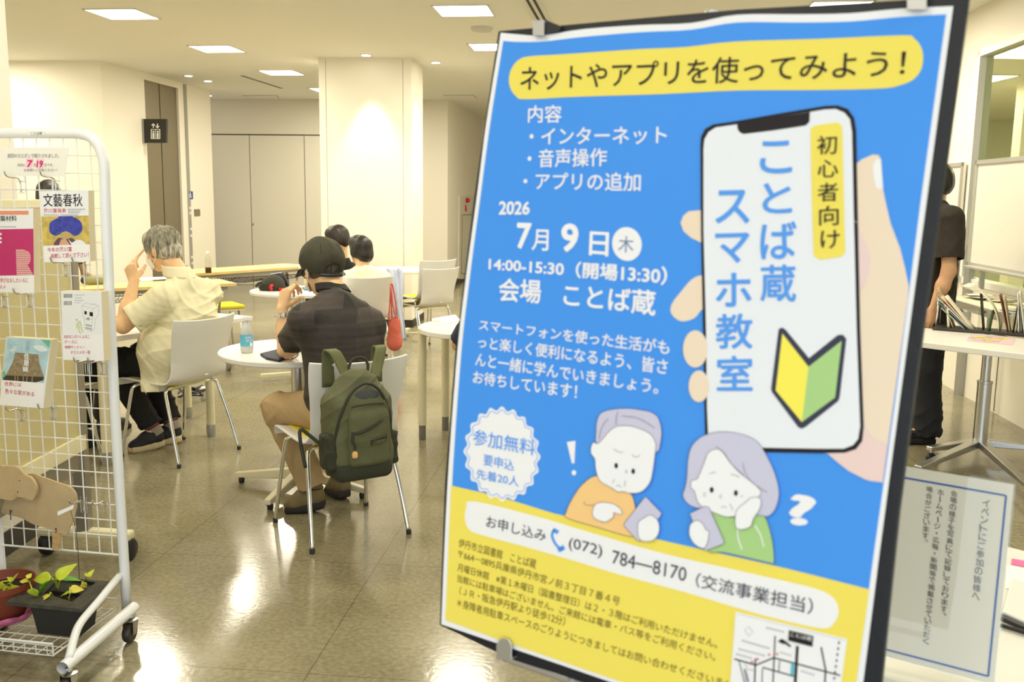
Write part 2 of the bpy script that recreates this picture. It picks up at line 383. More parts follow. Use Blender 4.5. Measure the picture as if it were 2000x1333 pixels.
def shoe(an, toe, mats, root, name='shoe', h=.005, heel=.055, wid=.044, high=0.0, tilt=0.0):
    """an = ankle joint, toe = toe point near the ground"""
    an = np.array(an); toe = np.array(toe); fl = toe-an; fl[2] = 0; d = vn(fl); up = np.array([0, 0, 1.]); zb = min(toe[2], an[2])-.0
    base = np.array([an[0], an[1], max(0, an[2]-.095)]); tz = np.array([toe[0], toe[1], max(0., toe[2])]); f = vn(tz-base); lat = vn(np.cross(f, up)); u = np.cross(lat, f); R = np.stack([lat, f, u], 1).tolist()
    hb = base-f*heel; L = np.linalg.norm(tz-hb)
    up_ = [('c', hb+f*.042+u*.050, hb+f*.10+u*.055, .040, .042, .02), ('c', hb+f*.10+u*.05, hb+f*(L-.05)+u*.036, .042, .030, .03), ('c', hb+f*.045+u*.06, an+u*high, .040, .043+high*.1, .02), ('e', hb+f*(L-.055)+u*.034, (wid-.002, .055, .028), R, .02)]
    v = Vol(up_, h); v.half(hb+u*.016, -u); v.mesh(name+'_upper', mats[0], root, 1)
    so = [('b', hb+f*.06+u*.014, (.022, .045, .008), R, .012, .02), ('b', hb+f*(L*.5)+u*.014, (.024, L*.28, .006), R, .012, .02), ('b', hb+f*(L-.075)+u*.014, (.034, .058, .006), R, .011, .02)]
    v = Vol(so, h); v.mesh(name+'_sole', mats[1], root, 1)
def hair_cap(c, R, material, root, sc=1.0, prims=None, cuts=(), disp=None, h=.004, name='hair', fringe=.03):
    c = np.array(c); r, f, u = R[:, 0], R[:, 1], R[:, 2]; g = lambda x, y, z: c+(r*x+f*y+u*z)*sc
    P = [('e', g(0, -.012, .030), (.088*sc, .106*sc, .098*sc), R.tolist(), .01)] + [((p[0], g(*p[1]), tuple(x*sc for x in p[2]), R.tolist(), p[3])) for p in (prims or [])]
    v = Vol(P, h)
    for q in cuts: v.cut(('e', g(*q[0]), tuple(x*sc for x in q[1]), R.tolist(), 0))
    if disp: v.disp(disp)
    return v.mesh(name, material, root, 1)
# ------------------------------------------------------------------ the room
H = 2.96
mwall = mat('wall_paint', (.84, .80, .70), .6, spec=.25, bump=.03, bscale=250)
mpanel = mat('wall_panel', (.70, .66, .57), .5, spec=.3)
mceil = mat('ceiling_board', (.84, .83, .78), .8, spec=.1, bump=.05, bscale=180)
mjoint = mat('joint_dark', (.10, .09, .07), .7)
mbase = mat('baseboard_dark', (.035, .028, .022), .5)
mmetal = mat('elevator_steel', (.30, .26, .19), .42, metal=.85)
mgray = mat('gray_metal', (.42, .42, .40), .4, metal=.6)
mchrome = mat('chrome', (.80, .80, .80), .12, metal=1.0)
msteel = mat('satin_steel', (.62, .62, .61), .3, metal=1.0)
mblack = mat('black_plastic', (.018, .018, .02), .45)
mwhite = mat('white_plastic', (.80, .79, .76), .35)
mglow = mat('lamp_glow', (1, 1, 1), .5, emit=(1.0, .95, .80), es=9.0)
mspot = mat('downlight_glow', (1, 1, 1), .5, emit=(1.0, .93, .75), es=14.0)
# floor: polished olive vinyl tiles with thin joints
def floor_mat():
    m = bpy.data.materials.new('polished_floor'); m.use_nodes = True; nt = m.node_tree; b = nt.nodes['Principled BSDF']; L = nt.links.new
    tc = nt.nodes.new('ShaderNodeTexCoord'); mp = nt.nodes.new('ShaderNodeMapping'); mp.inputs['Rotation'].default_value = (0, 0, .1)
    L(tc.outputs['Object'], mp.inputs['Vector'])
    n1 = nt.nodes.new('ShaderNodeTexNoise'); n1.inputs['Scale'].default_value = 1.3; n1.inputs['Detail'].default_value = 8; n1.inputs['Roughness'].default_value = .65
    n2 = nt.nodes.new('ShaderNodeTexNoise'); n2.inputs['Scale'].default_value = 55; n2.inputs['Detail'].default_value = 6
    L(mp.outputs['Vector'], n1.inputs['Vector']); L(mp.outputs['Vector'], n2.inputs['Vector'])
    mx = nt.nodes.new('ShaderNodeMix'); mx.data_type = 'FLOAT'; mx.inputs['Factor'].default_value = .45
    L(n1.outputs['Fac'], mx.inputs[2]); L(n2.outputs['Fac'], mx.inputs[3])
    r = nt.nodes.new('ShaderNodeValToRGB'); r.color_ramp.elements[0].position = .36; r.color_ramp.elements[1].position = .64
    r.color_ramp.elements[0].color = (*S(120, 113, 88), 1); r.color_ramp.elements[1].color = (*S(160, 153, 125), 1)
    L(mx.outputs[0], r.inputs['Fac'])
    br = nt.nodes.new('ShaderNodeTexBrick'); br.offset = 0; br.inputs['Scale'].default_value = 1; br.inputs['Brick Width'].default_value = .9; br.inputs['Row Height'].default_value = .9
    br.inputs['Mortar Size'].default_value = .0022; br.inputs['Color1'].default_value = br.inputs['Color2'].default_value = (1, 1, 1, 1); br.inputs['Mortar'].default_value = (.62, .6, .55, 1)
    L(mp.outputs['Vector'], br.inputs['Vector'])
    mu = nt.nodes.new('ShaderNodeMix'); mu.data_type = 'RGBA'; mu.blend_type = 'MULTIPLY'; mu.inputs['Factor'].default_value = 1
    L(r.outputs['Color'], mu.inputs[6]); L(br.outputs['Color'], mu.inputs[7]); L(mu.outputs[2], b.inputs['Base Color'])
    mr = nt.nodes.new('ShaderNodeMapRange'); mr.inputs['To Min'].default_value = .08; mr.inputs['To Max'].default_value = .20; L(n1.outputs['Fac'], mr.inputs['Value']); L(mr.outputs[0], b.inputs['Roughness'])
    b.inputs['Specular IOR Level'].default_value = .55
    bp = nt.nodes.new('ShaderNodeBump'); bp.inputs['Strength'].default_value = .035; bp.inputs['Distance'].default_value = .01; L(n2.outputs['Fac'], bp.inputs['Height']); L(bp.outputs['Normal'], b.inputs['Normal'])
    return m
mfloor = floor_mat()
struct(MB().box((2.5, 7, -.05), (23, 24, .1)).build('floor', mfloor))
struct(MB().box((2.5, 7, H+.05), (23, 24, .1)).build('ceiling', mceil))
def wallseg(name, p, q, t, z0=0, z1=H, m=None, side=1):   # p,q: xy; thickness to the left(+1)/right of p->q
    p = Vector((*p, 0)); q = Vector((*q, 0)); d = (q-p).normalized(); n = Vector((-d.y, d.x, 0))*side*t
    mb = MB(); mb.prism([p+Vector((0, 0, z0)), q+Vector((0, 0, z0)), q+Vector((0, 0, z1)), p+Vector((0, 0, z1))], n)
    return struct(mb.build(name, m or mwall))
# far wall: tall flush doors under a plain band
fa, fb = Vector((-6.2, 15.60, 0)), Vector((-1.05, 15.18, 0)); fd = (fb-fa).normalized(); fn = Vector((-fd.y, fd.x, 0))
def far_pt(x, y):
    return on_plane(x, y, fa, fn)
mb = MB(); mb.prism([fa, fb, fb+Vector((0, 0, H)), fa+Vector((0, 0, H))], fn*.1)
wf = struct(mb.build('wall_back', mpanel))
zt = far_pt(520, 265).z
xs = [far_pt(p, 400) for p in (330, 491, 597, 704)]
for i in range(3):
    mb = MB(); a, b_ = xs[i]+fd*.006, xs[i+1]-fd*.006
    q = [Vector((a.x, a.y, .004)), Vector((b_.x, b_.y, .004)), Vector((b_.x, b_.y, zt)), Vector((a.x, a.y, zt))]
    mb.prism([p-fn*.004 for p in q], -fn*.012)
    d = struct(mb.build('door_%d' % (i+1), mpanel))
    if i == 1:
        k = far_pt(494.5, 438)-fn*.016; MB().lathe(k, [(.022, 0), (.022, .006), (.014, .012)], 16, axis=-fn).build('lock', mgray, d)
mb = MB(); z = zt+.012; mb.prism([far_pt(330, 400)*1, far_pt(704, 400)*1], -fn) if False else None
q0, q1 = xs[0], xs[3]
mb.prism([Vector((q0.x, q0.y, zt+.002)), Vector((q1.x, q1.y, zt+.002)), Vector((q1.x, q1.y, zt+.022)), Vector((q0.x, q0.y, zt+.022))], -fn*.006)
for p in xs[1:3]: mb.prism([Vector((p.x, p.y, .004))-fd*.005, Vector((p.x, p.y, .004))+fd*.005, Vector((p.x, p.y, zt))+fd*.005, Vector((p.x, p.y, zt))-fd*.005], -fn*.005)
struct(mb.build('trim_1', mjoint))
# side face of the back block with the fire alarm, and the end of the corridor
sa, sb = Vector((-1.05, 15.18, 0)), Vector((-.62, 19.0, 0)); sd = (sb-sa).normalized(); sn = Vector((sd.y, -sd.x, 0))
wallseg('wall_side', (sa.x, sa.y), (sb.x, sb.y), .1)
wallseg('wall_end', (-1.2, 18.9), (5.5, 18.4), .1)
mb = MB(); mb.prism([sa+Vector((0, 0, .002)), sb+Vector((0, 0, .002)), sb+Vector((0, 0, .09)), sa+Vector((0, 0, .09))], sn*.012); struct(mb.build('baseboard_side', mbase))
# left: wall that faces us, then the elevator wall
wallseg('wall_left', (-7.4, 11.42), (-4.76, 11.20), .12)
ea = Vector((-4.76, 11.20, 0)); ed = Vector((-4.50, 14.20, 0))-ea; el = ed.length; ed.normalize(); en = Vector((ed.y, -ed.x, 0))  # en points into the room
def epx(px):       # distance along the elevator wall that shows at this pixel column
    p = on_plane(px, 375, ea, en); return (p-ea).dot(ed)
s0, s1 = epx(291), epx(355.5); ztop = 2.88
def eseg(name, a, b, z0, z1, m, d0=0., d1=-.12):
    P = ea+ed*a; Q = ea+ed*b; mb = MB(); mb.prism([P+en*d0+Vector((0, 0, z0)), Q+en*d0+Vector((0, 0, z0)), Q+en*d0+Vector((0, 0, z1)), P+en*d0+Vector((0, 0, z1))], en*(d1-d0)); return struct(mb.build(name, m))
eseg('wall_elevator', 0, s0, 0, H, mwall); eseg('wall_elevator', s1, el, 0, H, mwall); eseg('wall_elevator', s0, s1, ztop, H, mwall)
sm_ = epx(323.5)
eseg('door_4', s0-.05, sm_-.012, 0, ztop, mmetal, -.03, -.10); eseg('door_5', sm_+.012, s1+.05, 0, ztop, mmetal, -.03, -.10)
eseg('wall_elevator', s0-.1, s1+.1, 0, H, mjoint, -.122, -.2)
P = ea+ed*s1; wallseg('wall_corner', (-4.50, 14.20), (-7.0, 14.4), .12, side=-1)
# call strip with buttons, wheelchair plate, small wall plate
st0, st1 = epx(365.5), epx(370.5)
cs = thing('elevator_call_strip', 'narrow tall grey steel strip with call buttons beside the elevator opening', 'elevator panel', ea+ed*((st0+st1)/2))
def ebox(name, px0, px1, y0, y1, d, m, parent):
    a, b = epx(px0), epx(px1); P = ea+ed*((a+b)/2); dep = P.y
    z0 = at((px0+px1)/2, y1, dep).z; z1 = at((px0+px1)/2, y0, dep).z
    A = ea+ed*a; B = ea+ed*b; mb = MB(); mb.prism([A+en*d[0]+Vector((0, 0, z0)), B+en*d[0]+Vector((0, 0, z0)), B+en*d[0]+Vector((0, 0, z1)), A+en*d[0]+Vector((0, 0, z1))], en*(d[1]-d[0]))
    return mb.build(name, m, parent)
ebox('strip', 365.5, 370.5, 165, 590, (.001, .012), mgray, cs)
for yy in (404, 414, 445, 458, 500, 512): ebox('button', 366.6, 369.4, yy, yy+5, (.012, .018), mwhite, cs)
wp = ebox('accessibility_plate', 368.4, 374.6, 374, 389, (.012, .016), mat('sign_blue', S(40, 70, 165), .4), None)
tag(wp, 'small blue wheelchair plate stuck on the elevator call strip', 'sign')
def eplane(px, py, off):
    return on_plane(px, py, ea+en*off, en)
mb = MB(); c = eplane(371.3, 377.4, .018)
for a, b in (((371.2, 378.6), (371.2, 382.4)), ((371.2, 380.2), (373, 380.2)), ((371.2, 382.4), (373, 382.4)), ((373, 382.4), (374, 386))):
    mb.tube([eplane(*a, .018), eplane(*b, .018)], .006, 6)
mb.tube([eplane(371+2.2*math.cos(t)*.8, 384+2.4*math.sin(t), .018) for t in np.linspace(-1.9, -6.2, 14)], .0055, 6); mb.lathe(c, [(.012, 0), (.012, .004)], 10, axis=en)
mb.build('wheelchair_symbol', mwhite, wp)
sp = ebox('switch_plate', 377.5, 388, 409, 422, (.001, .012), mat('plate_taupe', (.24, .22, .18), .4, metal=.5), None); tag(sp, 'small square grey-brown plate on the wall right of the elevator', 'wall plate')
# elevator flag sign
sg = thing('elevator_sign', 'black square elevator sign with arrows and two figures sticking out from the wall', 'sign', at(303, 256, 12.15))
dY = 12.15
def sq(x, y, o=0): return at(x, y, dY-o)
mb = MB(); mb.prism([sq(280.5, 232.5), sq(325, 232.5), sq(324.5, 279), sq(281, 279)], (0, .06, 0)); mb.build('panel', mat('sign_black', (.022, .020, .016), .35), sg)
mb = MB(); mb.box((at(281.5, 256, dY)+Vector((-.008, .03, 0))), (.012, .075, .30)); mb.build('bracket', mgray, sg)
mb = MB(); R_ = .0065; o = .004
mb.tube([sq(295.5, 253, o), sq(312, 253, o), sq(312, 271, o), sq(295.5, 271, o)], R_, 6, closed=True); mb.tube([sq(303.8, 253, o), sq(303.8, 271, o)], .004, 6)
for cx in (299.7, 308):
    mb.lathe(sq(cx, 257.5, o), [(.012, -.004), (.012, .004)], 10, axis=(0, 1, 0)); mb.prism([sq(cx-2, 260.2, o), sq(cx+2, 260.2, o), sq(cx+1.6, 270, o), sq(cx-1.6, 270, o)], (0, -.004, 0))
for cx, dr in ((299.5, -1), (307.5, 1)):
    mb.tube([sq(cx, 242, o), sq(cx, 250, o)], .006, 6); yt = 242 if dr < 0 else 250
    mb.tube([sq(cx-3.2, yt-dr*3.4, o), sq(cx, yt, o), sq(cx+3.2, yt-dr*3.4, o)], .006, 6)
mb.build('pictogram', mwhite, sg)
# square pillar in the middle
pa, pb = Vector((-2.16, 10.72, 0)), Vector((-1.135, 10.64, 0)); pd = (pb-pa).normalized(); pn = Vector((-pd.y, pd.x, 0))
mb = MB(); mb.prism([pa, pb, pb+Vector((0, 0, H)), pa+Vector((0, 0, H))], pn*.72); pil = struct(mb.build('wall_pillar', mwall)); 
mb = MB()
for t in (.075, .91): 
    P = pa+pd*(pb-pa).length*t; mb.prism([P-pd*.003, P+pd*.003, P+pd*.003+Vector((0, 0, H-.01)), P-pd*.003+Vector((0, 0, H-.01))], -pn*.002)
struct(mb.build('trim_2', mat('joint_light', (.45, .42, .35), .7)))
mb = MB(); A = pa-pd*.012-pn*.012; B = pb+pd*.012-pn*.012
mb.prism([A, B, B+pn*.744, A+pn*.744], (0, 0, .085)); struct(mb.build('baseboard_pillar', mbase))
# near left wall end (beside the rolling partition)
c0 = gp(77, 1041); c1 = gp(11, 1086); d0 = (c1-c0).normalized(); nn = Vector((d0.y, -d0.x, 0))
if nn.x < 0: nn = -nn
def nearwall(p, q, z0, z1, off, name, m):
    mb = MB(); mb.prism([p+nn*off+Vector((0, 0, z0)), q+nn*off+Vector((0, 0, z0)), q+nn*off+Vector((0, 0, z1)), p+nn*off+Vector((0, 0, z1))], -nn*(off+.5)); return struct(mb.build(name, m))
nearwall(c0, c0+d0*2.6, 0, H, 0, 'wall_near', mwall); nearwall(c0, c0+d0*2.6, .002, .10, .010, 'baseboard_near', mbase)
# right: wall with a glass partition, panel doors below
ra = Vector((3.52, 7.284, 0)); rd = (Vector((3.56, 7.5, 0))-Vector((3.36, 5.4, 0))).normalized(); rn = Vector((-rd.y, rd.x, 0))   # rn into the room (-x)
def rpt(px, py, off=0): return on_plane(px, py, ra+rn*off, rn)
def rs(px, py=400): return (rpt(px, py)-ra).dot(rd)
w0 = rs(1899, 300); zs = .86; zh = rpt(1902, 104).z
def rseg(name, a, b, z0, z1, m, d0=0., d1=-.1, kind=True, parent=None):
    P = ra+rd*a; Q = ra+rd*b; mb = MB(); mb.prism([P+rn*d0+Vector((0, 0, z0)), Q+rn*d0+Vector((0, 0, z0)), Q+rn*d0+Vector((0, 0, z1)), P+rn*d0+Vector((0, 0, z1))], rn*(d1-d0))
    o = mb.build(name, m, parent); return struct(o) if kind else o
rseg('wall_right', w0, 12.2, 0, H, mwall); rseg('wall_right', -7.9, w0, 0, zs, mwall); rseg('wall_right', -7.9, w0, zh, H, mwall)
mfr = mat('window_frame_white', (.84, .83, .78), .4)
wi = rseg('window_1', w0-.05, w0, zs, zh, mfr, .02, -.08)
rseg('window_frame', -5.2, w0, zh-.05, zh, mfr, .02, -.08, False, wi); rseg('window_frame', -5.2, w0, zs, zs+.05, mfr, .02, -.08, False, wi)
rseg('mullion', w0-2.05, w0-2.0, zs, zh, mfr, .02, -.08, False, wi)
mglass = thin_glass('window_glass', (.84, .87, .72), 1.0, .10)
rseg('pane', -5.2, w0-.05, zs+.05, zh-.05, mglass, -.03, -.036, False, wi)
# the room behind the glass
mroom = mat('back_room_wall', (.66, .67, .54), .7)
wallseg('wall_room', (4.6, 18.2), (13.6, 16.8), .1, m=mroom); wallseg('wall_room', (13.4, 18), (13.0, -3), .1, m=mroom)
q = gp(2004, 250, H*.6); q = at(2003, 250, 12.0); struct(MB().box((q.x, q.y, H/2), (.20, .20, H)).build('wall_column', mwall))
for px, py, lb in ((1998, 104, 'ceiling light seen through the glass at the upper right corner'), (1915, 152, 'small ceiling light seen through the glass beside the window frame'), (1974, 246, 'farthest ceiling light seen low through the glass')):
    c = gp(px, py, H); t_ = thing('ceiling_light', lb, 'ceiling light', c, group='square ceiling lights')
    MB().box(c-Vector((0, 0, .006)), (.60, .60, .008)).build('diffuser', mglow, t_); mb = MB()
    for sx, sy in ((1, 0), (-1, 0), (0, 1), (0, -1)): mb.box(c+Vector((sx*.31, sy*.31, -.005)), (.02 if sx else .64, .02 if sy else .64, .012))
    mb.build('frame', mwhite, t_)
for x, y in ((6.2, 8), (8.5, 12), (6.0, 13)): light('back_room_fill', 'AREA', (x, y, H-.05), 190, WARM, .6, .6)  # unseen fill lights added to brighten the room behind the glass
# door panels and post at the foot of the right wall
mb = MB()
for px in (1945,):
    s_ = rs(px, 760); P = ra+rd*s_; mb.prism([P-rd*.004+Vector((0, 0, .01)), P+rd*.004+Vector((0, 0, .01)), P+rd*.004+Vector((0, 0, zs-.02)), P-rd*.004+Vector((0, 0, zs-.02))], rn*.003)
struct(mb.build('trim_3', mjoint))
s_ = rs(1878, 765); rseg('trim_4', s_-.05, s_+.05, 0, zs+.3, mgray, .001, .04)
# walls out of the picture: an assumed window front at the back, a plain wall at the far left
wallseg('wall_outer', (-7.4, 11.42), (-7.6, -4.2), .1, side=-1)
wallseg('wall_front', (-7.7, -4.2), (-3.4, -4.2), .1, side=-1); wallseg('wall_front', (4.6, -4.2), (7, -4.2), .1, side=-1)
wallseg('wall_front', (-3.4, -4.2), (4.6, -4.2), .1, 2.85, H, side=-1); 
wb = struct(MB().box((.6, -4.2, 1.42), (.08, .06, 2.85)).build('assumed_window', mfr))  # unseen window, added to go with the assumed daylight
MB().box((.6, -4.2, .03), (8, .06, .06)).build('window_frame', mfr, wb)
MB().box((.6, -4.22, 1.42), (7.98, .008, 2.8)).build('pane', thin_glass('clear_glass', (.97, .98, .98)), wb)
# ------------------------------------------------------------------ ceiling lights
vA = Vector((.21, 1.885, 0)); uA = Vector((2.88, -.34, 0)); A0 = Vector((-3.30, 8.26, H))
gu = Vector((.988, -.13, 0)).normalized(); gv = Vector((.10, .995, 0)).normalized()
GR = Matrix((gu, gv, (0, 0, 1))).transposed()
lab = {(0, 0): 'square ceiling light nearest the top left corner of the view', (0, 1): 'square ceiling light second from the left in the row over the elevator',
       (0, 2): 'square ceiling light third in the row, above the tall beige doors', (0, 3): 'farthest square ceiling light, half hidden by the pillar',
       (1, 0): 'large square ceiling light at the top centre of the view', (1, 1): 'square ceiling light cut off by the poster top left corner',
       (2, 0): 'square ceiling light just peeping over the black top edge of the poster board'}
for i in range(-1, 3):
    for j in range(-5, 5):
        c = A0+uA*i+vA*j
        if c.y < -3.6 or c.y > 15 or c.x < -7 or c.x > 3.3: continue
        if i == 1 and j == 1: c = c+Vector((-.02, -.03, 0))
        if (Vector((c.x, c.y, 0))-(pa+pb)/2-pn*.36).length < .8: continue
        vis = (i, j) in lab
        if vis:
            t = thing('ceiling_light', lab[(i, j)], 'ceiling light', c, group='square ceiling lights')
            MB().box(c-Vector((0, 0, .004)), (.43, .43, .006), GR).build('diffuser', mglow, t)
            mb = MB()
            for sx, sy in ((1, 0), (-1, 0), (0, 1), (0, -1)): mb.box(c+GR @ Vector((sx*.222, sy*.222, -.004)), (.016 if sx else .46, .016 if sy else .46, .010), GR)
            mb.build('frame', mwhite, t)
        light('panel_lamp', 'AREA', (c.x, c.y, H-.03), 35 if c.y > 7.5 else (25 if c.y > 3 else 17), WARM, .43, .43, (0, 0, .1))  # grid spots without a built panel get an added, unseen lamp
for i, (px, py, lb) in enumerate(((368, 147, 'small round downlight above the elevator doors, left one of the pair'), (406, 157.5, 'small round downlight above the elevator doors, right one of the pair'), (407, 186, 'small round downlight deepest in the elevator corner'),
        (631.5, 121, 'small round downlight just left of the white pillar top'), (715, 106.5, 'small round downlight washing the pillar front with a bright patch'), (851, 121, 'small round downlight to the right of the white pillar top'))):
    c = gp(px, py, H); t = thing('downlight', lb, 'downlight', c, group='round downlights')
    MB().lathe(c, [(.062, 0), (.062, -.006), (.05, -.010)], 24, m=0).build('rim', mwhite, t); MB().lathe(c+Vector((0, 0, -.0105)), [(.046, 0), (.046, -.002)], 24).build('lens', mspot, t)
    if i >= 3:
        light('pillar_spot', 'SPOT', (c.x, c.y, H-.05), 95, (1, .92, .72), rot=(0, 0, 0), spot=math.radians(62), blend=.7, radius=.03)
P = (pb+pn*.36)+pd*.24
c = Vector((P.x, P.y, H)); light('pillar_spot', 'SPOT', (c.x, c.y, H-.05), 95, (1, .92, .72), spot=math.radians(62), blend=.7, radius=.03)  # assumed spot with no downlight of its own, lighting the pillar side
# slots, detector, hatch lines
mb = MB(); a, b_ = gp(1030, -14, H), gp(1060, 40, H); d = (b_-a).normalized(); n = Vector((-d.y, d.x, 0))
av = thing('ceiling_air_slot', 'white strip diffuser with two black slots above the poster clip', 'air vent', a)
MB().prism([a-n*.07-Vector((0, 0, .001)), b_-n*.07-Vector((0, 0, .001)), b_+n*.07-Vector((0, 0, .001)), a+n*.07-Vector((0, 0, .001))], (0, 0, -.008)).build('frame', mwhite, av)
for s_ in (-.026, .026): MB().prism([a+n*(s_-.011)-Vector((0, 0, .009)), b_+n*(s_-.011)-Vector((0, 0, .009)), b_+n*(s_+.011)-Vector((0, 0, .009)), a+n*(s_+.011)-Vector((0, 0, .009))], (0, 0, -.002)).build('slot', mblack, av)
a, b_ = gp(472, 147.5, H), gp(550, 172.5, H); d = (b_-a).normalized(); n = Vector((-d.y, d.x, 0))
tag(MB().prism([a-n*.02-Vector((0, 0, .001)), b_-n*.02-Vector((0, 0, .001)), b_+n*.02-Vector((0, 0, .001)), a+n*.02-Vector((0, 0, .001))], (0, 0, -.004)).build('ceiling_slot', mat('slot_gray', (.2, .18, .14), .6)), 'thin grey slot in the ceiling over the beige doors', 'air vent')
c = gp(941, 54, H); t = MB().lathe(c, [(.10, 0), (.098, -.012), (.085, -.03), (.04, -.038)], 28).build('smoke_detector', mat('detector', (.62, .60, .53), .5), smooth=True, auto=40); tag(t, 'round white smoke detector on the ceiling left of the poster', 'smoke detector')
for q in (((473, 186.5), (540, 186), (545, 192)), ((866, 186), (925, 185.5), (931, 192.5))):
    mb = MB(); pts = [gp(x, y, H-.001) for x, y in q]
    for i in range(2): mb.tube([pts[i], pts[i+1]], .008, 4)
    struct(mb.build('trim_5', mat('joint_light', (.45, .42, .35), .7)))
# fire alarm box
fa_ = thing('fire_alarm_box', 'white fire alarm box with a red lamp and hose cabinet door beside the poster edge', 'fire alarm', on_plane(905, 420, sa, sn))
def fp(x, y, o=0): return on_plane(x, y, sa+sn*o, sn)
mb = MB(); mb.prism([fp(896, 383, 0), fp(935, 383, 0), fp(935, 545, 0), fp(894, 545, 0)], sn*.02); mb.build('cabinet', mat('cabinet_cream', (.72, .68, .58), .45), fa_)
mb = MB(); mb.tube([fp(903, 420, .021), fp(934, 420, .021), fp(934, 535, .021), fp(901, 535, .021)], .006, 4, closed=True); mb.build('door_joint', mjoint, fa_)
mred = mat('alarm_red', S(200, 25, 30), .25)
MB().lathe(fp(910.5, 391.5, .02), [(.045, 0), (.045, .02), (.034, .055), (.012, .068)], 20, axis=sn).build('lamp', mred, fa_, smooth=True)
MB().lathe(fp(909, 407, .02), [(.06, 0), (.06, .015), (.05, .02)], 20, axis=sn).build('push_button', mred, fa_)
# ------------------------------------------------------------------ the poster board on its stand
PO = Vector((-.025, 1.389, 1.709)); th_ = Vector((-.122, .060, -.599)); RP = Matrix.Rotation(th_.length, 3, th_.normalized())
PN = -(RP @ Vector((0, 1, 0)))          # towards the viewer
PU = RP @ Vector((1, 0, 0)); PV = RP @ Vector((0, 0, 1))
LAY = .0003
def pp(x, y, k=0): return on_plane(x, y, PO + PN*(.0006+LAY*k), PN)
def pl(pts, k=0): return [pp(x, y, k) for x, y in pts]
def ink(name, c, rough=.55): return mat(name, c, rough, spec=.25)
iw = ink('paper_white', S(243, 244, 248)); ib = ink('print_blue', S(72, 152, 246)); iy = ink('print_yellow', S(244, 226, 100)); ik = ink('print_black', S(38, 34, 38)); isk = ink('print_skin', S(240, 222, 200)); ipk = ink('print_pink', S(238, 212, 208))
ilv = ink('print_lavender', S(205, 204, 228)); ior_ = ink('print_orange', S(248, 205, 140)); ig = ink('print_green', S(172, 212, 140)); iol = ink('print_olive', S(108, 96, 40)); iln = ink('print_line', S(96, 84, 100)); iyb = ink('print_bright_yellow', S(250, 238, 95)); igr = ink('print_gray', S(150, 155, 170)); icy = ink('print_cyan', S(90, 190, 215)); irp = ink('print_red', S(225, 60, 80))
ibl = ink('print_light_blue', S(90, 160, 245))
mfoam = mat('foam_black', (.012, .014, .020), .42, spec=.45, bump=.06, bscale=90)
stand = thing('poster_stand', 'black poster board on a silver floor stand facing the camera at right', 'poster stand', (PO.x+.2, 1.35, 0))
bd = [(973, 60), (1440, 18), (1893, -8), (1876, 120), (1826, 480), (1790, 740), (1756, 1000), (1722, 1333), (1694, 1530), (1500, 1462), (1190, 1351), (1000, 1290), (858, 1222), (868, 950), (888, 692), (926, 380)]
mb = MB(); mb.prism([on_plane(x, y, PO-PN*.001, PN) for x, y in bd], -PN*.010); mb.build('board', mfoam, stand, bevel=.0015)
msil = mat('clip_silver', (.60, .60, .60), .32, metal=.75)
def clip(x0, y0, x1, y1, up, rounded=False):
    mb = MB(); q = [(x0, y0), (x1, y0), (x1, y1), (x0, y1)]
    if rounded: q = [(x0, y1), (x0, y0+14), (x0+7, y0+3), ((x0+x1)/2, y0), (x1-6, y0+3), (x1, y0+14), (x1, y1)]
    mb.prism([on_plane(x, y, PO+PN*.006, PN) for x, y in q], PN*.0025)
    e = y0 if up else y1
    mb.prism([on_plane(x, yy, PO+PN*.0085, PN) for x, yy in ((x0, e), (x1, e), (x1, e+(3 if up else -3)), (x0, e+(3 if up else -3)))], -PN*.045)
    return mb.build('clip', msil, stand, bevel=.0008)
clip(1042, 40, 1064, 71, True); MB().prism([on_plane(x, y, PO+PN*.005, PN) for x, y in ((1064, 38), (1078, 44), (1096, 51), (1092, 60), (1064, 66))], -PN*.03).build('clip_arm', mblack, stand)
clip(1772, -24, 1811, 21, True); clip(971, 1246, 1001, 1289, False, True)
mb = MB()
top = PO+PU*.27+PV*.12-PN*.05; bot = on_plane(1119, 1325, PO-PN*.06, PN); base = Vector((bot.x+.02, bot.y+.10, 0))
pole_top = PO+PU*.30+PV*.03-PN*.05; pole_bot = on_plane(1121, 1322, PO-PN*.05, PN)
MB().tube([pole_top, pole_bot, pole_bot+(pole_bot-pole_top).normalized()*.35], .011, 14).build('pole', msil, stand, smooth=True, auto=50)
kn = pole_bot+(pole_bot-pole_top).normalized()*.33
for a in (-.3, 1.0, 3.6): 
    MB().tube([kn, Vector((kn.x+.36*math.cos(a), kn.y+.36*math.sin(a)+.05, .012))], .009, 10).build('leg', msil, stand, smooth=True)
MB().tube([PO+PU*.02+PV*.0-PN*.045, PO+PU*.57+PV*.02-PN*.045], .006, 8).build('cross_bar', msil, stand)
mb = MB(); mb.tube([on_plane(985, 1285, PO-PN*.045, PN), PO+PU*.57-PV*.87-PN*.045], .006, 8); mb.build('cross_bar', msil, stand)
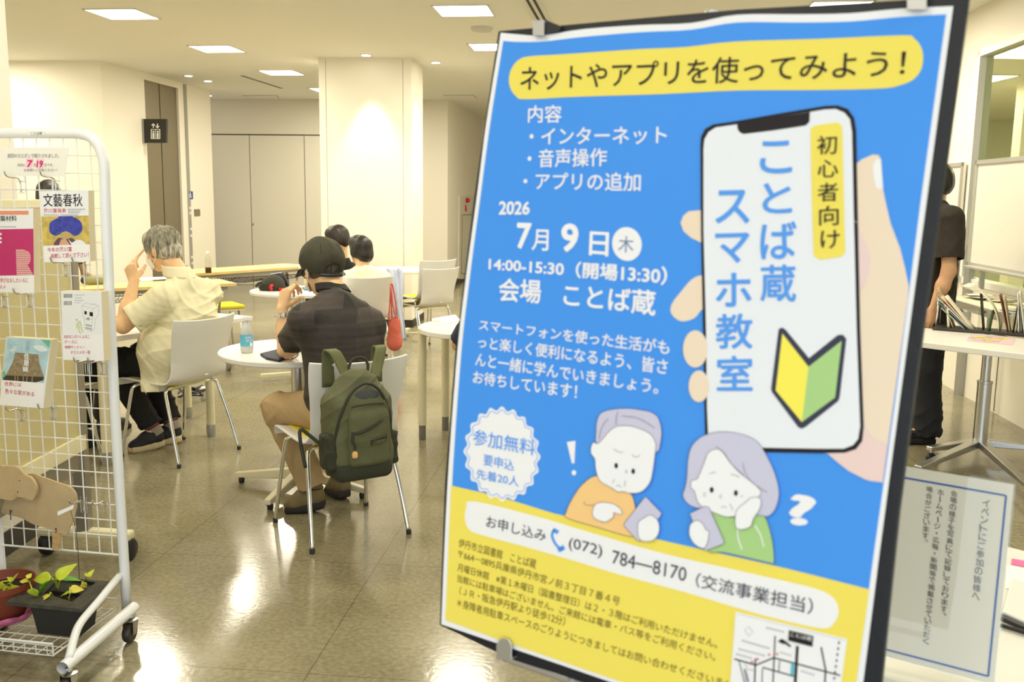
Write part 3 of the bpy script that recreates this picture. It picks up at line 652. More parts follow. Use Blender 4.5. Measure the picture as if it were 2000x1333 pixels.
# the sheet and what is printed on it
poster = thing('event_poster', 'large blue and yellow smartphone class poster with a drawn phone, clipped to the black board', 'poster', PO)
def curve_px(pts, n=5, closed=True): return [(p.x, p.y) for p in cat_rom([Vector((x, y, 0)) for x, y in pts], n, closed)]
edge_l = curve_px([(978, 66), (950, 240), (932, 380), (911, 536), (893, 692), (874, 950), (862, 1220)], 5, False)
edge_t = curve_px([(978, 64), (1010, 67), (1060, 69), (1140, 57), (1250, 49), (1350, 45), (1440, 29), (1560, 28), (1660, 26), (1760, 17), (1862, 12)], 4, False)
edge_b = curve_px([(862, 1220), (985, 1262), (1190, 1332), (1665, 1500)], 5, False)
mb = MB(); mb.prism(pl(edge_t, -1)+pl([(1828, 260), (1770, 690), (1718, 1080), (1665, 1500)], -1)+pl(edge_b[::-1], -1)[1:]+pl(edge_l[::-1], -1)[1:-1], PN*.0003)
mb.build('sheet', iw, poster)
pr_l = curve_px([(983, 80), (957, 245), (939, 380), (918, 540), (901, 690), (884, 930), (870, 1212)], 5, False)
pr_t = curve_px([(983, 80), (1012, 82), (1062, 81), (1140, 72), (1250, 63), (1350, 58), (1440, 44), (1560, 44), (1660, 42), (1760, 33), (1848, 28)], 4, False)
pr_r = [(1848, 28), (1797, 400), (1746, 800), (1706, 1085), (1651, 1485)]
bnd = curve_px([(881, 949), (946, 964), (1002, 979), (1080, 1003), (1105, 1009), (1280, 1053), (1390, 1078), (1527, 1109), (1698, 1152)], 4, False)
mb = MB(); mb.face(pl(pr_t, 2)+pl(pr_r[1:], 2)+pl([(1190, 1325), (985, 1254), (870, 1212)], 2)+pl(pr_l[::-1], 2)[1:-1], 0)
mb.face(pl(bnd, 3)+pl([(1651, 1485), (1190, 1325), (985, 1254), (870, 1212)], 3), 1)
mb.build('printed_ground', [ib, iy], poster)
tp_ = curve_px([(994, 154), (999, 134), (1013, 117), (1035, 110), (1100, 106), (1250, 96), (1337, 92), (1439, 81), (1600, 76), (1762, 69), (1785, 75), (1799, 92), (1803, 115), (1798, 138), (1783, 156), (1757, 167), (1720, 173), (1600, 176), (1439, 177), (1291, 184), (1130, 189), (1026, 194), (1008, 188), (997, 173)], 4)
bn = MB().face(pl(tp_, 3)).build('title_banner', iy, poster)
mb = MB(); letter(mb, 'ネットやアプリを使ってみよう！', pl([(1017, 130), (1771, 95), (1766, 149), (1016, 178)], 5), 0, .006); mb.build('lettering', ik, bn)
# white lettering
T = [('内容', (1032, 206), (1097, 205), (1097, 240), (1031, 240), .012), ('・インターネット', (1035, 250), (1303, 246), (1302, 281), (1034, 284), .012), ('・音声操作', (1031, 292), (1186, 289), (1185, 325), (1030, 328), .012),
     ('・アプリの追加', (1023, 337), (1252, 337), (1251, 374), (1022, 371), .012), ('2026', (975, 393), (1036, 394), (1034, 420), (974, 420), .03), ('7', (1010, 435), (1039, 436), (1036, 488), (1008, 486), .03),
     ('月', (1041, 448), (1072, 449), (1071, 491), (1038, 489), .015), ('9', (1097, 436), (1131, 437), (1129, 494), (1094, 492), .03), ('日', (1152, 452), (1190, 454), (1188, 502), (1150, 499), .02),
     ('14:00-15:30（開場13:30）', (955, 501), (1304, 521), (1302, 558), (954, 529), .026), ('会場', (975, 543), (1058, 547), (1056, 594), (974, 589), .02), ('ことば蔵', (1102, 553), (1282, 568), (1280, 618), (1100, 599), .02),
     ('スマートフォンを使った生活がも', (937, 624), (1308, 665), (1307, 694), (935, 645), .014), ('っと楽しく便利になるよう、皆さ', (935, 656), (1305, 702), (1303, 733), (933, 680), .014), ('んと一緒に学んでいきましょう。', (930, 688), (1288, 742), (1285, 771), (928, 715), .014), ('お待ちしています！', (925, 724), (1128, 751), (1126, 781), (923, 749), .014)]
for nm, lo_, hi_ in (('contents_lettering', 0, 4), ('date_lettering', 4, 9), ('time_and_venue_lettering', 9, 12), ('invitation_lettering', 12, 16)):
    mb = MB()
    for t, a, b, c, d, w_ in T[lo_:hi_]: letter(mb, t, pl([a, b, c, d], 4), 0, w_)
    mb.build(nm, iw, poster)
mb = MB(); mb.face(pl([(1224.5+29*math.cos(t), 477+33*math.sin(t)+1.5*math.cos(t)) for t in np.linspace(0, 6.2832, 40, False)], 4)); mb.build('weekday_circle', iw, poster)
mb = MB(); mb.face(pl([(1107, 864), (1124, 861.5), (1122, 905), (1117, 906)], 4)); mb.face(pl([(1121+4.5*math.cos(t), 924+5*math.sin(t)) for t in np.linspace(0, 6.283, 16, False)], 4)); mb.build('exclamation_mark', iw, poster)
mb = MB(); letter(mb, '?', pl([(1543, 965), (1595, 968), (1592, 1029), (1540, 1026)], 4), 0, .035)
mb.build('question_mark', iw, poster)
mb = MB(); letter(mb, '木', pl([(1209, 461), (1238, 462), (1237, 494), (1207, 493)], 6), 0, 0.0); mb.build('weekday_letter', ink('print_slate', S(120, 140, 180)), poster)
# badge
cx, cy = 980.5, 887.5
sc_ = [(cx+(72+3.2*math.cos(20*t))*math.cos(t), cy+(89+4*math.cos(20*t))*math.sin(t)+9*math.cos(t)*.6) for t in np.linspace(0, 6.2832, 200, False)]
rg = [(cx+(67+3*math.cos(20*t))*math.cos(t), cy+(83+3.6*math.cos(20*t))*math.sin(t)+8*math.cos(t)*.6) for t in np.linspace(0, 6.2832, 160, False)]
bg_ = MB().face(pl(sc_, 4)).build('badge', iw, poster)
def stroke(mb, pts, wpx, k, m=0, closed=False, n=4, raw=False):
    P = pts if raw else curve_px(pts, n, closed); N = len(P); L_, R_ = [], []
    for i in range(N):
        a = P[i-1] if (closed or i > 0) else P[i]; b = P[(i+1) % N] if (closed or i < N-1) else P[i]
        dx, dy = b[0]-a[0], b[1]-a[1]; l = math.hypot(dx, dy) or 1; nx, ny = -dy/l*wpx/2, dx/l*wpx/2
        L_.append((P[i][0]+nx, P[i][1]+ny)); R_.append((P[i][0]-nx, P[i][1]-ny))
    for i in range(N if closed else N-1):
        j = (i+1) % N; mb.face(pl([L_[i], L_[j], R_[j], R_[i]], k), m)
mb = MB(); stroke(mb, rg, 1.1, 6, 0, True, raw=True)
for t, a, b, c, d in (('参加無料', (925, 838), (1046, 860), (1044, 891), (923, 869)), ('要申込', (945, 887), (1005, 899), (1003, 921), (944, 909)), ('先着20人', (931, 916), (1014, 932), (1013, 952), (930, 935))): letter(mb, t, pl([a, b, c, d], 6), 0, .004)
mb.build('lettering', ibl, bg_)
# application strip and small print
ap = curve_px([(908, 1012), (911, 992), (926, 980), (1050, 1010), (1160, 1043), (1300, 1083), (1436, 1114), (1520, 1133), (1600, 1153), (1630, 1172), (1638, 1196), (1628, 1219), (1605, 1228), (1520, 1210), (1436, 1187), (1340, 1158), (1210, 1123), (1121, 1096), (1020, 1067), (935, 1044), (914, 1032)], 4)
aps = MB().face(pl(ap, 4)).build('application_strip', iw, poster)
mb = MB(); letter(mb, 'お申し込み', pl([(951, 1007), (1068, 1036), (1065, 1059), (949, 1030)], 6), 0, .002); mb.build('request_lettering', ink('print_dark_gray', S(70, 68, 80)), aps)
mb = MB()
for t, a, b, c, d in (('(072)', (1112, 1050), (1177, 1066), (1175, 1093), (1110, 1076)), ('784―8170', (1197, 1075), (1342, 1110), (1339, 1137), (1195, 1101)), ('（交流事業担当）', (1361, 1119), (1589, 1170), (1586, 1202), (1358, 1147))): letter(mb, t, pl([a, b, c, d], 6), 0, .002)
mb.build('lettering', ink('print_dark_gray', S(70, 68, 80)), aps)
mb = MB(); stroke(mb, [(1083, 1034), (1078, 1046), (1083, 1060), (1090, 1069), (1100, 1075)], 5, 6); stroke(mb, [(1080, 1035), (1090, 1041)], 8, 6, raw=True); stroke(mb, [(1090, 1076), (1102, 1069)], 9, 6, raw=True); mb.build('receiver_symbol', ibl, aps)
mb = MB()
for t, a, b, c, d in (('伊丹市立図書館　ことば蔵', (897, 1052), (1048, 1094), (1046, 1112), (895, 1069)), ('〒664－0895兵庫県伊丹市宮ノ前３丁目７番４号', (895.5, 1074), (1212, 1167), (1209, 1184), (894, 1090)),
      ('月曜日休館　※第１木曜日（図書整理日）は２・３階はご利用いただけません。', (894.5, 1100), (1403, 1251), (1400, 1268), (893, 1116)), ('当館には駐車場はございません。ご来館には電車・バス等をご利用ください。', (893.5, 1122), (1399, 1276), (1396, 1293), (892, 1137)),
      ('（ＪＲ・阪急伊丹駅より徒歩12分）', (898, 1146), (1105, 1206), (1102, 1224), (897, 1162)), ('＊身障者用駐車スペースのごりようにつきましてはお問い合わせくださいませ。', (893, 1169), (1440, 1334), (1437, 1351), (892, 1186))): letter(mb, t, pl([a, b, c, d], 5), 0, .0)
mb.build('small_print', iol, poster)
# hand holding the phone
hd = [(1664, 334), (1671, 321), (1684, 311), (1705, 302), (1716, 303), (1721, 312), (1725, 371), (1732, 405), (1740, 438), (1758, 485), (1768, 525), (1775, 560), (1773, 585), (1724, 943), (1700, 940), (1690, 937), (1658, 921), (1635, 903), (1617, 887), (1500, 870), (1500, 420), (1640, 420)]
ph = MB(); ph.face(pl(hd, 4), 0)
ph.face(pl([(1668, 432), (1683, 455), (1694, 480), (1700, 510), (1695, 538), (1680, 570), (1640, 570), (1640, 432)], 5), 1)
ph.face(pl([(1687, 826), (1700, 848), (1715, 860), (1734, 868), (1724, 943), (1700, 940), (1690, 937), (1658, 921), (1635, 903), (1617, 887), (1600, 860)], 5), 1)
ph.face(pl([(1705, 322), (1712, 310), (1720, 313), (1725, 368), (1717, 370), (1710, 366), (1706, 345)], 5), 2)
for f_ in ([(1400, 412), (1365, 411), (1345, 413), (1334, 422), (1329, 436), (1335, 452), (1350, 465), (1369, 474), (1400, 480)],): ph.face(pl(f_, 4), 0)
ph.face(pl(curve_px([(1400, 540), (1370, 538), (1350, 547), (1330, 570), (1312, 594), (1311, 613), (1330, 628), (1356, 622), (1372, 604), (1400, 590)], 3), 4), 0)
PH = [(1368, 286), (1369, 268), (1377, 252), (1393, 243), (1436, 237), (1520, 222), (1611, 207), (1636, 206), (1656, 213), (1668, 230), (1672, 255), (1675, 400), (1680, 640), (1687, 834), (1684, 862), (1672, 878), (1650, 885), (1600, 886), (1491, 884), (1378, 880), (1376, 800), (1373, 640), (1369, 450)]
ph.face(pl(PH, 6), 3)
PI = [(1374, 290), (1376, 272), (1384, 258), (1398, 249), (1440, 243), (1520, 229), (1611, 214), (1632, 213), (1649, 220), (1660, 233), (1664, 258), (1667, 400), (1673, 640), (1680, 834), (1676, 858), (1666, 870), (1648, 877), (1600, 877), (1491, 875), (1384, 872), (1381, 800), (1379, 640), (1374, 450)]
ph.face(pl(PI, 7), 4); ph.face(pl([(1440, 242), (1440, 250), (1444, 258), (1452, 262), (1510, 255), (1563, 247), (1574, 245), (1581, 238), (1582, 219), (1520, 229)], 8), 3)
for ex, ey, rx, ry in ((1358, 682, 24, 36.5), (1365, 755, 20, 31)): ph.face(pl([(ex+rx*math.cos(t), ey+ry*math.sin(t)) for t in np.linspace(0, 6.283, 32, False)], 8), 0)
for (x0, y0), (x1, y1) in (((1668, 432), (1700, 444)), ((1680, 568), (1698, 548))): stroke(ph, [(x0, y0), (x1, y1)], 1, 6, 1, raw=True)
phone = ph.build('phone_drawing', [isk, ipk, iw, ik, ink('screen_white', S(236, 240, 248))], poster)
mb = MB(); q = [(1583, 252), (1592, 245), (1636, 239), (1645, 246), (1648, 370), (1651, 494), (1643, 502), (1600, 508), (1589, 499), (1585, 370)]; mb.face(pl(q, 9)); yl = mb.build('yellow_label', iy, phone)
mb = MB()
for t, x0, y0, x1, y1 in (('初', 1596, 264, 1635, 301), ('心', 1597, 311, 1637, 346), ('者', 1597, 356, 1637, 393), ('向', 1600, 401, 1638, 440), ('け', 1603, 449, 1640, 485)): letter(mb, t, pl([(x0, y0+2), (x1, y0), (x1, y1), (x0, y1+1)], 11), 0, .006)
mb.build('label_lettering', ik, phone); mb = MB()
for t, x0, y0, x1, y1 in (('こ', 1484, 274, 1547, 339), ('と', 1489, 356, 1547, 417), ('ば', 1485, 432, 1556, 507), ('蔵', 1485, 516, 1555, 590), ('ス', 1397, 370, 1464, 437), ('マ', 1397, 454, 1464, 514), ('ホ', 1398, 532, 1468, 600), ('教', 1398, 612, 1470, 682), ('室', 1400, 694, 1470, 764)): letter(mb, t, pl([(x0, y0+2), (x1, y0), (x1, y1), (x0, y1)], 9), 0, .016)
mb.build('screen_lettering', ibl, phone)
mb = MB(); mb.face(pl([(1520, 650), (1521, 643), (1528, 640), (1535, 645), (1580, 700), (1636, 655), (1646, 654), (1653, 662), (1640, 776), (1637, 784), (1574, 834), (1566, 838), (1559, 835), (1508, 767), (1506, 760)], 9), 0)
mb.face(pl([(1528, 652), (1579, 717), (1566, 825), (1515, 763)], 10), 1); mb.face(pl([(1579, 717), (1644, 666), (1631, 777), (1566, 825)], 10), 2)
mb.build('beginner_mark', [ink('mark_outline', S(62, 64, 84)), iyb, ig], phone)
# the elderly couple
def cp(pts): return [(1080+x/3.7037, 780+y/3.7037) for x, y in pts]
def shape(mb, pts, k, m, line=None, smooth=True):
    q = curve_px(cp(pts), 4) if smooth else cp(pts); mb.face(pl(q, k), m)
    if line is not None: stroke(mb, q, .9, k+.5, line, True, raw=True)
def lines(mb, pts, k, m, w_=.8): stroke(mb, cp(pts), w_, k, m)
def dot(mb, x, y, rx, ry, k, m): mb.face(pl(cp([(x+rx*math.cos(t), y+ry*math.sin(t)) for t in np.linspace(0, 6.283, 18, False)]), k), m)
om = MB(); CM = [ilv, iw, ior_, iln, ik, ig]
shape(om, [(330, 555), (220, 610), (140, 720), (95, 820), (105, 862), (330, 930), (560, 995), (600, 960), (600, 860), (592, 770), (565, 690), (480, 640)], 9, 2, 3)
shape(om, [(315, 318), (312, 240), (318, 160), (350, 100), (430, 75), (540, 68), (640, 80), (715, 98), (762, 140), (785, 230), (775, 330), (757, 378), (700, 380), (400, 340)], 10, 0, 3)
shape(om, [(322, 322), (292, 315), (275, 350), (276, 395), (303, 435), (310, 510), (340, 592), (420, 640), (470, 672), (510, 668), (560, 682), (640, 670), (700, 605), (722, 520), (738, 400), (742, 320), (700, 250), (600, 205), (530, 193), (455, 200), (400, 240), (355, 295)], 12, 1, 3)
for L_ in ([(470, 90), (458, 135), (455, 185)], [(400, 140), (355, 200), (332, 290)], [(500, 122), (620, 140), (735, 210)], [(435, 360), (470, 380), (490, 388), (508, 380)], [(572, 400), (585, 415), (605, 420), (628, 408)], [(520, 515), (537, 524), (522, 538)], [(455, 630), (475, 625), (495, 638)], [(445, 580), (428, 610)], [(523, 590), (518, 635)]): lines(om, L_, 14, 3)
dot(om, 457, 482, 13, 20, 14, 4); dot(om, 580, 523, 13, 20, 14, 4)
lines(om, [(230, 740), (225, 758), (260, 770), (300, 765)], 11, 3)
shape(om, [(300, 770), (345, 748), (420, 755), (470, 778), (497, 810), (498, 832), (470, 832), (440, 822), (438, 855), (420, 865), (380, 890), (315, 872), (285, 835)], 13, 1, 3)
shape(om, [(675, 710), (785, 825), (775, 850), (625, 1030), (605, 1020), (512, 915), (515, 900), (660, 715)], 12, 0, 3, False)
shape(om, [(620, 890), (660, 860), (705, 840), (755, 875), (770, 935), (755, 990), (715, 1025), (650, 1028), (620, 1000), (612, 940)], 14, 1, 3)
om.build('old_man_drawing', CM, poster)
ow = MB()
shape(ow, [(1130, 830), (1190, 800), (1260, 850), (1330, 850), (1480, 800), (1530, 850), (1560, 920), (1590, 1050), (1597, 1185), (1560, 1183), (1240, 1110), (1120, 1090)], 9, 5, 3)
shape(ow, [(1180, 240), (1080, 270), (1005, 340), (977, 440), (970, 560), (957, 640), (940, 700), (980, 760), (1060, 790), (1250, 800), (1500, 842), (1560, 845), (1610, 790), (1635, 680), (1605, 540), (1540, 400), (1480, 310), (1400, 265), (1290, 240)], 11, 0, 3)
shape(ow, [(1215, 368), (1130, 382), (1090, 470), (1045, 575), (1003, 590), (998, 640), (1025, 670), (1050, 750), (1110, 795), (1190, 832), (1260, 852), (1330, 842), (1400, 790), (1440, 735), (1490, 705), (1500, 660), (1430, 595), (1370, 550), (1290, 470)], 13, 1, 3)
for L_ in ([(1180, 340), (1240, 400), (1290, 470), (1378, 552)], [(1375, 460), (1385, 520), (1440, 605), (1550, 675)], [(1130, 540), (1178, 530)], [(1285, 545), (1320, 552), (1350, 567)], [(1222, 692), (1204, 704), (1222, 718)], [(1215, 785), (1240, 778), (1258, 790)], [(1280, 755), (1300, 805)], [(1085, 685), (1108, 680)], [(1085, 702), (1108, 698)], [(1355, 708), (1375, 700)]): lines(ow, L_, 15, 3)
dot(ow, 1148, 657, 14, 21, 15, 4); dot(ow, 1323, 680, 14, 21, 15, 4)
shape(ow, [(1332, 800), (1395, 745), (1440, 712), (1500, 720), (1498, 790), (1450, 865), (1430, 920), (1370, 943), (1325, 930), (1318, 860)], 16, 1, 3)
shape(ow, [(990, 830), (1100, 775), (1128, 783), (1238, 1030), (1228, 1050), (1110, 1095), (1095, 1090)], 15, 0, 3, False)
shape(ow, [(1000, 900), (1045, 878), (1085, 905), (1105, 945), (1128, 960), (1118, 1035), (1090, 1080), (1030, 1055), (992, 1000), (985, 950)], 17, 1, 3)
lines(ow, [(1335, 945), (1340, 1010), (1368, 1090)], 12, 1, 2.4); lines(ow, [(1460, 915), (1500, 980), (1525, 1070)], 12, 1, 2.4)
ow.build('old_woman_drawing', CM, poster)
# the access map
def mp_(pts): return [(1300+x/4.545, 1080+y/4.545) for x, y in pts]
mb = MB(); mb.face(pl(mp_([(622, 525), (1612, 768), (1520, 1460), (560, 1330)]), 6), 0)
stroke(mb, mp_([(640, 545), (1595, 782)]), .5, 7, 2, raw=True)
for pts, w_, m in (([(972, 740), (945, 1330)], 2.4, 1), ([(1170, 830), (1140, 1330)], 5.5, 1), ([(1380, 840), (1420, 1040), (1405, 1330)], 3, 1), ([(610, 945), (800, 1000), (960, 935), (1150, 985), (1550, 1092)], 2.8, 1), ([(860, 1020), (1140, 1100)], 2.4, 1), ([(797, 940), (785, 1330)], 2.8, 1), ([(650, 960), (700, 1150), (740, 1330)], 1.6, 1), ([(1012, 960), (1004, 1055)], 1.6, 1), ([(860, 1030), (850, 1300)], 1.6, 1), ([(705, 985), (725, 1035), (790, 1050)], 1.2, 2)): stroke(mb, mp_(pts), w_, 8, m, raw=True)
for i in range(8):
    t = i/8*1.0; a = (1540-55*t, 790+420*t); b = (1540-55*(t+.055), 790+420*(t+.055)); stroke(mb, mp_([a, b]), 3, 8, 1, raw=True)
mb.face(pl(mp_([(1115, 980), (1142, 986), (1135, 1092), (1108, 1085)]), 9), 3); mb.face(pl(mp_([(690, 1030), (715, 1040), (745, 1150), (715, 1150)]), 9), 2)
for x, y in ((768, 968), (818, 945), (918, 905), (990, 900)): mb.face(pl(mp_([(x-12, y+10), (x, y-14), (x+12, y+10)]), 9), 4)
for a, b in (((895, 660), (1060, 702)), ((680, 775), (930, 848)), ((650, 850), (890, 912)), ((630, 895), (770, 935)), ((1020, 880), (1125, 912)), ((1205, 1045), (1330, 1085))):
    n_ = int((b[0]-a[0])/22)
    for i in range(n_):
        t = i/n_; x = a[0]+(b[0]-a[0])*t; y = a[1]+(b[1]-a[1])*t; mb.face(pl(mp_([(x, y), (x+13, y+3), (x+12, y+17), (x-1, y+14)]), 8), 2)
for q in ([(995, 790), (1030, 765), (1070, 790), (1115, 830), (1105, 842), (1060, 812)], [(1010, 800), (1060, 800), (1050, 815)]): mb.face(pl(mp_(q), 9), 1)
stroke(mb, mp_([(738, 655), (772, 705), (740, 742), (702, 690)]), 1, 8, 2, True, raw=True)
mb.face(pl(mp_([(1095, 690), (1312, 742), (1303, 838), (1088, 782)]), 9), 1); letter(mb, 'ことば蔵', pl(mp_([(1108, 704), (1302, 750), (1298, 790), (1104, 742)]), 10), 0)
mb.build('access_map', [iw, ik, igr, icy, irp], poster)
# ------------------------------------------------------------------ acrylic notice on the white table at the lower right
zt2 = .735
tb = thing('notice_table', 'white table top at the lower right under the acrylic notice', 'table', (1.25, 1.5, 0))
mtop = mat('white_laminate', (.80, .78, .72), .35, bump=.01, bscale=200)
ca, cb = gp(1964, 1066, zt2), gp(2040, 1085, zt2); d = (cb-ca).normalized(); pr = Vector((d.y, -d.x, 0))
if pr.y > 0: pr = -pr
A = ca-d*.62; B = ca+d*.75
MB().prism([A, B, B+pr*.78, A+pr*.78], (0, 0, -.03)).build('top', mtop, tb, bevel=.006)
for q in (A+d*.1+pr*.1, B-d*.1+pr*.1, B-d*.1+pr*.68, A+d*.1+pr*.68): MB().tube([q+Vector((0, 0, -.03)), Vector((q.x, q.y, 0))], .022, 14).build('leg', mgray, tb, smooth=True, auto=50)
nt_ = thing('acrylic_notice', 'clear acrylic stand holding a grey notice sheet with a blue border and vertical writing', 'notice stand', (.8, 1.35, zt2))
NR = at(1985, 944, 1.42); NB = at(1947, 1330, 1.36); up_n = (NR-NB).normalized(); NL = at(1772, 908, 1.50); nx_ = (NR-NL).normalized(); NN = nx_.cross(up_n).normalized()
if NN.y > 0: NN = -NN
def np_(x, y, k=0): return on_plane(x, y, NR+NN*(.0004*k), NN)
hgt = .297*1.06
wN = .22; q = [NR-nx_*wN, NR, NR-up_n*hgt, NR-nx_*wN-up_n*hgt]
macr = thin_glass('acrylic', (.98, .985, .975), .6, .03)
MB().prism([p+NN*.0035 for p in q], NN*.002).build('front_sheet', macr, nt_)
MB().prism([p-NN*.0035 for p in q], -NN*.002).build('back_sheet', macr, nt_)
MB().tube([NR-nx_*wN, NR], .0032, 8).build('folded_edge', macr, nt_)
zb_ = (q[2].z+q[3].z)/2
ft = MB(); ft.prism([q[3]-NN*.004, q[2]-NN*.004, q[2]-NN*.004+Vector((0, .07, 0)), q[3]-NN*.004+Vector((0, .07, 0))], (0, 0, -.003)); 
mb = MB(); b0 = Vector((q[3].x, q[3].y, zt2+.001)); b1 = Vector((q[2].x, q[2].y, zt2+.001)); mb.prism([b0-NN*.06, b1-NN*.06, b1+NN*.05, b0+NN*.05], (0, 0, .003)); mb.prism([q[3]-NN*.001, q[2]-NN*.001, Vector((b1.x, b1.y, zt2+.002)), Vector((b0.x, b0.y, zt2+.002))], NN*.003); mb.build('foot', macr, nt_)
i_ = .003; MB().prism([q[0]+nx_*i_-up_n*i_, q[1]-nx_*i_-up_n*i_, q[2]-nx_*i_+up_n*i_, q[3]+nx_*i_+up_n*i_], -NN*.0004).build('sheet', mat('notice_paper', S(236, 230, 214), .6), nt_)
mb = MB(); bl = [np_(1964, 969, 1), np_(1925, 1321, 1)]; bx = (bl[0]-NR).dot(nx_); by0 = (bl[0]-NR).dot(up_n); by1 = (bl[1]-NR).dot(up_n)
def nq(a, b): return NR+nx_*a+up_n*b+NN*.0006
x0_, x1_ = -wN-bx, bx
for s_, e_ in (((x0_, by0), (x1_, by0)), ((x1_, by0), (x1_, by1)), ((x0_, by1), (x1_, by1)), ((x0_, by0), (x0_, by1))):
    if s_[0] == e_[0]: mb.face([nq(s_[0]-.0014, s_[1]), nq(s_[0]+.0014, s_[1]), nq(e_[0]+.0014, e_[1]), nq(e_[0]-.0014, e_[1])])
    else: mb.face([nq(s_[0], s_[1]+.0014), nq(e_[0], e_[1]+.0014), nq(e_[0], e_[1]-.0014), nq(s_[0], s_[1]-.0014)])
mb.build('border_line', ink('notice_blue', S(40, 90, 175)), nt_)
mb = MB()
def column(txt, top, bot, wpx, slant=(0, 0)):
    n = len(txt)
    for i, ch in enumerate(txt):
        cxx = top[0]+(bot[0]-top[0])*(i+.5)/n; cyy = top[1]+(bot[1]-top[1])*(i+.5)/n; hh = (bot[1]-top[1])/n*.44; ww = wpx/2
        if ch in '。、': cxx += ww*.5; cyy -= hh*.5; ww *= .4; hh *= .4
        if ch == '・': ww *= .3; hh *= .3
        if ch == 'ー':
            ww *= .16
            mb.face([np_(cxx-ww, cyy-hh, 2), np_(cxx+ww, cyy-hh, 2), np_(cxx+ww, cyy+hh, 2), np_(cxx-ww, cyy+hh, 2)]); continue
        letter(mb, ch, [np_(cxx-ww, cyy-hh-1.5, 2), np_(cxx+ww, cyy-hh+1.5, 2), np_(cxx+ww, cyy+hh+1.5, 2), np_(cxx-ww, cyy+hh-1.5, 2)], 0, .002)
column('イベントにご参加の皆様へ', (1927, 975), (1905, 1174), 15); mb.build('heading_lettering', ink('notice_gray', S(105, 102, 98)), nt_); mb = MB()
column('会場の様子を写真にて記録しております。', (1864, 958), (1842, 1210), 13)
column('ホームページ・広報・新聞等で掲載させていただく', (1838, 956), (1808, 1260), 12.5); column('場合がございます。', (1816, 950), (1806, 1066), 12.5)
mb.build('vertical_lettering', ink('notice_gray', S(105, 102, 98)), nt_)
# small things on that table
def on_t(x, y, o=0): return gp(x, y, zt2+.0008+o)
bx_ = thing('white_tablet_case', 'white flat case with a black lower edge lying at the right table edge', 'case', on_t(1990, 1200))
a0, a1, a2, a3 = on_t(1957, 1207), on_t(2030, 1240), on_t(2040, 1165), on_t(1976, 1138)
MB().prism([a0, a1, a2, a3], (0, 0, .012)).build('shell', mwhite, bx_, bevel=.002)
e = (a1-a0).normalized(); pe = Vector((e.y, -e.x, 0)); MB().prism([a0-pe*-.001, a1-pe*-.001, a1+pe*.014, a0+pe*.014], (0, 0, .008)).build('black_edge', mblack, bx_)
tag(MB().tube([on_t(1955, 1222, .005), on_t(2006, 1238, .005)], .004, 10).build('pen', mblack), 'thin black pen lying in front of the white case', 'pen')
mb = MB(); mb.prism([on_t(1966, 1105), on_t(2010, 1114), on_t(2005, 1160), on_t(1963, 1150)], (0, 0, .0006)); pf = mb.build('flyer', iw); tag(pf, 'white paper slip with pink print at the right frame edge', 'flyer')
mb = MB(); mb.face([gp(1977, 1093, zt2+.002), gp(1983, 1094, zt2+.002), gp(1983, 1103, zt2+.002), gp(1977, 1101, zt2+.002)]); mb.face([gp(1984, 1095, zt2+.002), gp(2006, 1099, zt2+.002), gp(2006, 1107, zt2+.002), gp(1984, 1103, zt2+.002)])
pk_ = MB().prism([on_t(1976, 1092), on_t(2010, 1098), on_t(2010, 1110), on_t(1975, 1103)], (0, 0, .0008)).build('pink_tag', ink('hot_pink', S(240, 110, 170)), None); tag(pk_, 'hot pink tag at the back of the white table by the frame edge', 'tag')
# ------------------------------------------------------------------ rolling wire rack at the left with books on hooks
mtube = mat('rack_white_enamel', (.80, .82, .84), .28, coat=.3); mwire = mat('wire_white', (.82, .81, .77), .35)
mbwheel = mat('caster_brown', (.045, .035, .03), .35); mhook = mat('hook_chrome', (.62, .60, .56), .22, metal=1.0); mzinc = mat('zinc', (.60, .60, .58), .28, metal=1.0)
KP = at(248, 1195, 3.05); KU = Vector((-.985, .175, 0)).normalized(); KT = at(202, 330, 3.05)
KV = (KT-KP).normalized(); KN = KU.cross(KV).normalized()
if KN.y > 0: KN = -KN                 # towards the viewer
KV = Vector((0, 0, 1))
def kp(x, y, off=0): return on_plane(x, y, KP+KN*off, KN)
rack = thing('wire_display_rack', 'white wheeled wire mesh rack with books on hooks at the left edge', 'display rack', (KP.x, KP.y, 0))
WR = .475
def krel(p): return ((p-KP).dot(KU), p.z)
# frame: right post, rounded top, left post
rr = .0165
pts = [KP+Vector((0, 0, 0)), kp(222, 760), kp(207, 420), kp(204, 330)] + [kp(x, y) for x, y in ((200, 305), (191, 283), (176, 268), (158, 262), (140, 260.5))]
tl = kp(60, 260.5)
pl0 = KP+KU*WR; 
pts += [tl, kp(-20, 260.5), kp(-44, 266), kp(-58, 280), kp(-66, 310), kp(-62, 420), pl0+Vector((0, 0, .25)), pl0]
MB().tube(cat_rom(pts, 4, False), rr, 16).build('frame', mtube, rack, smooth=True)
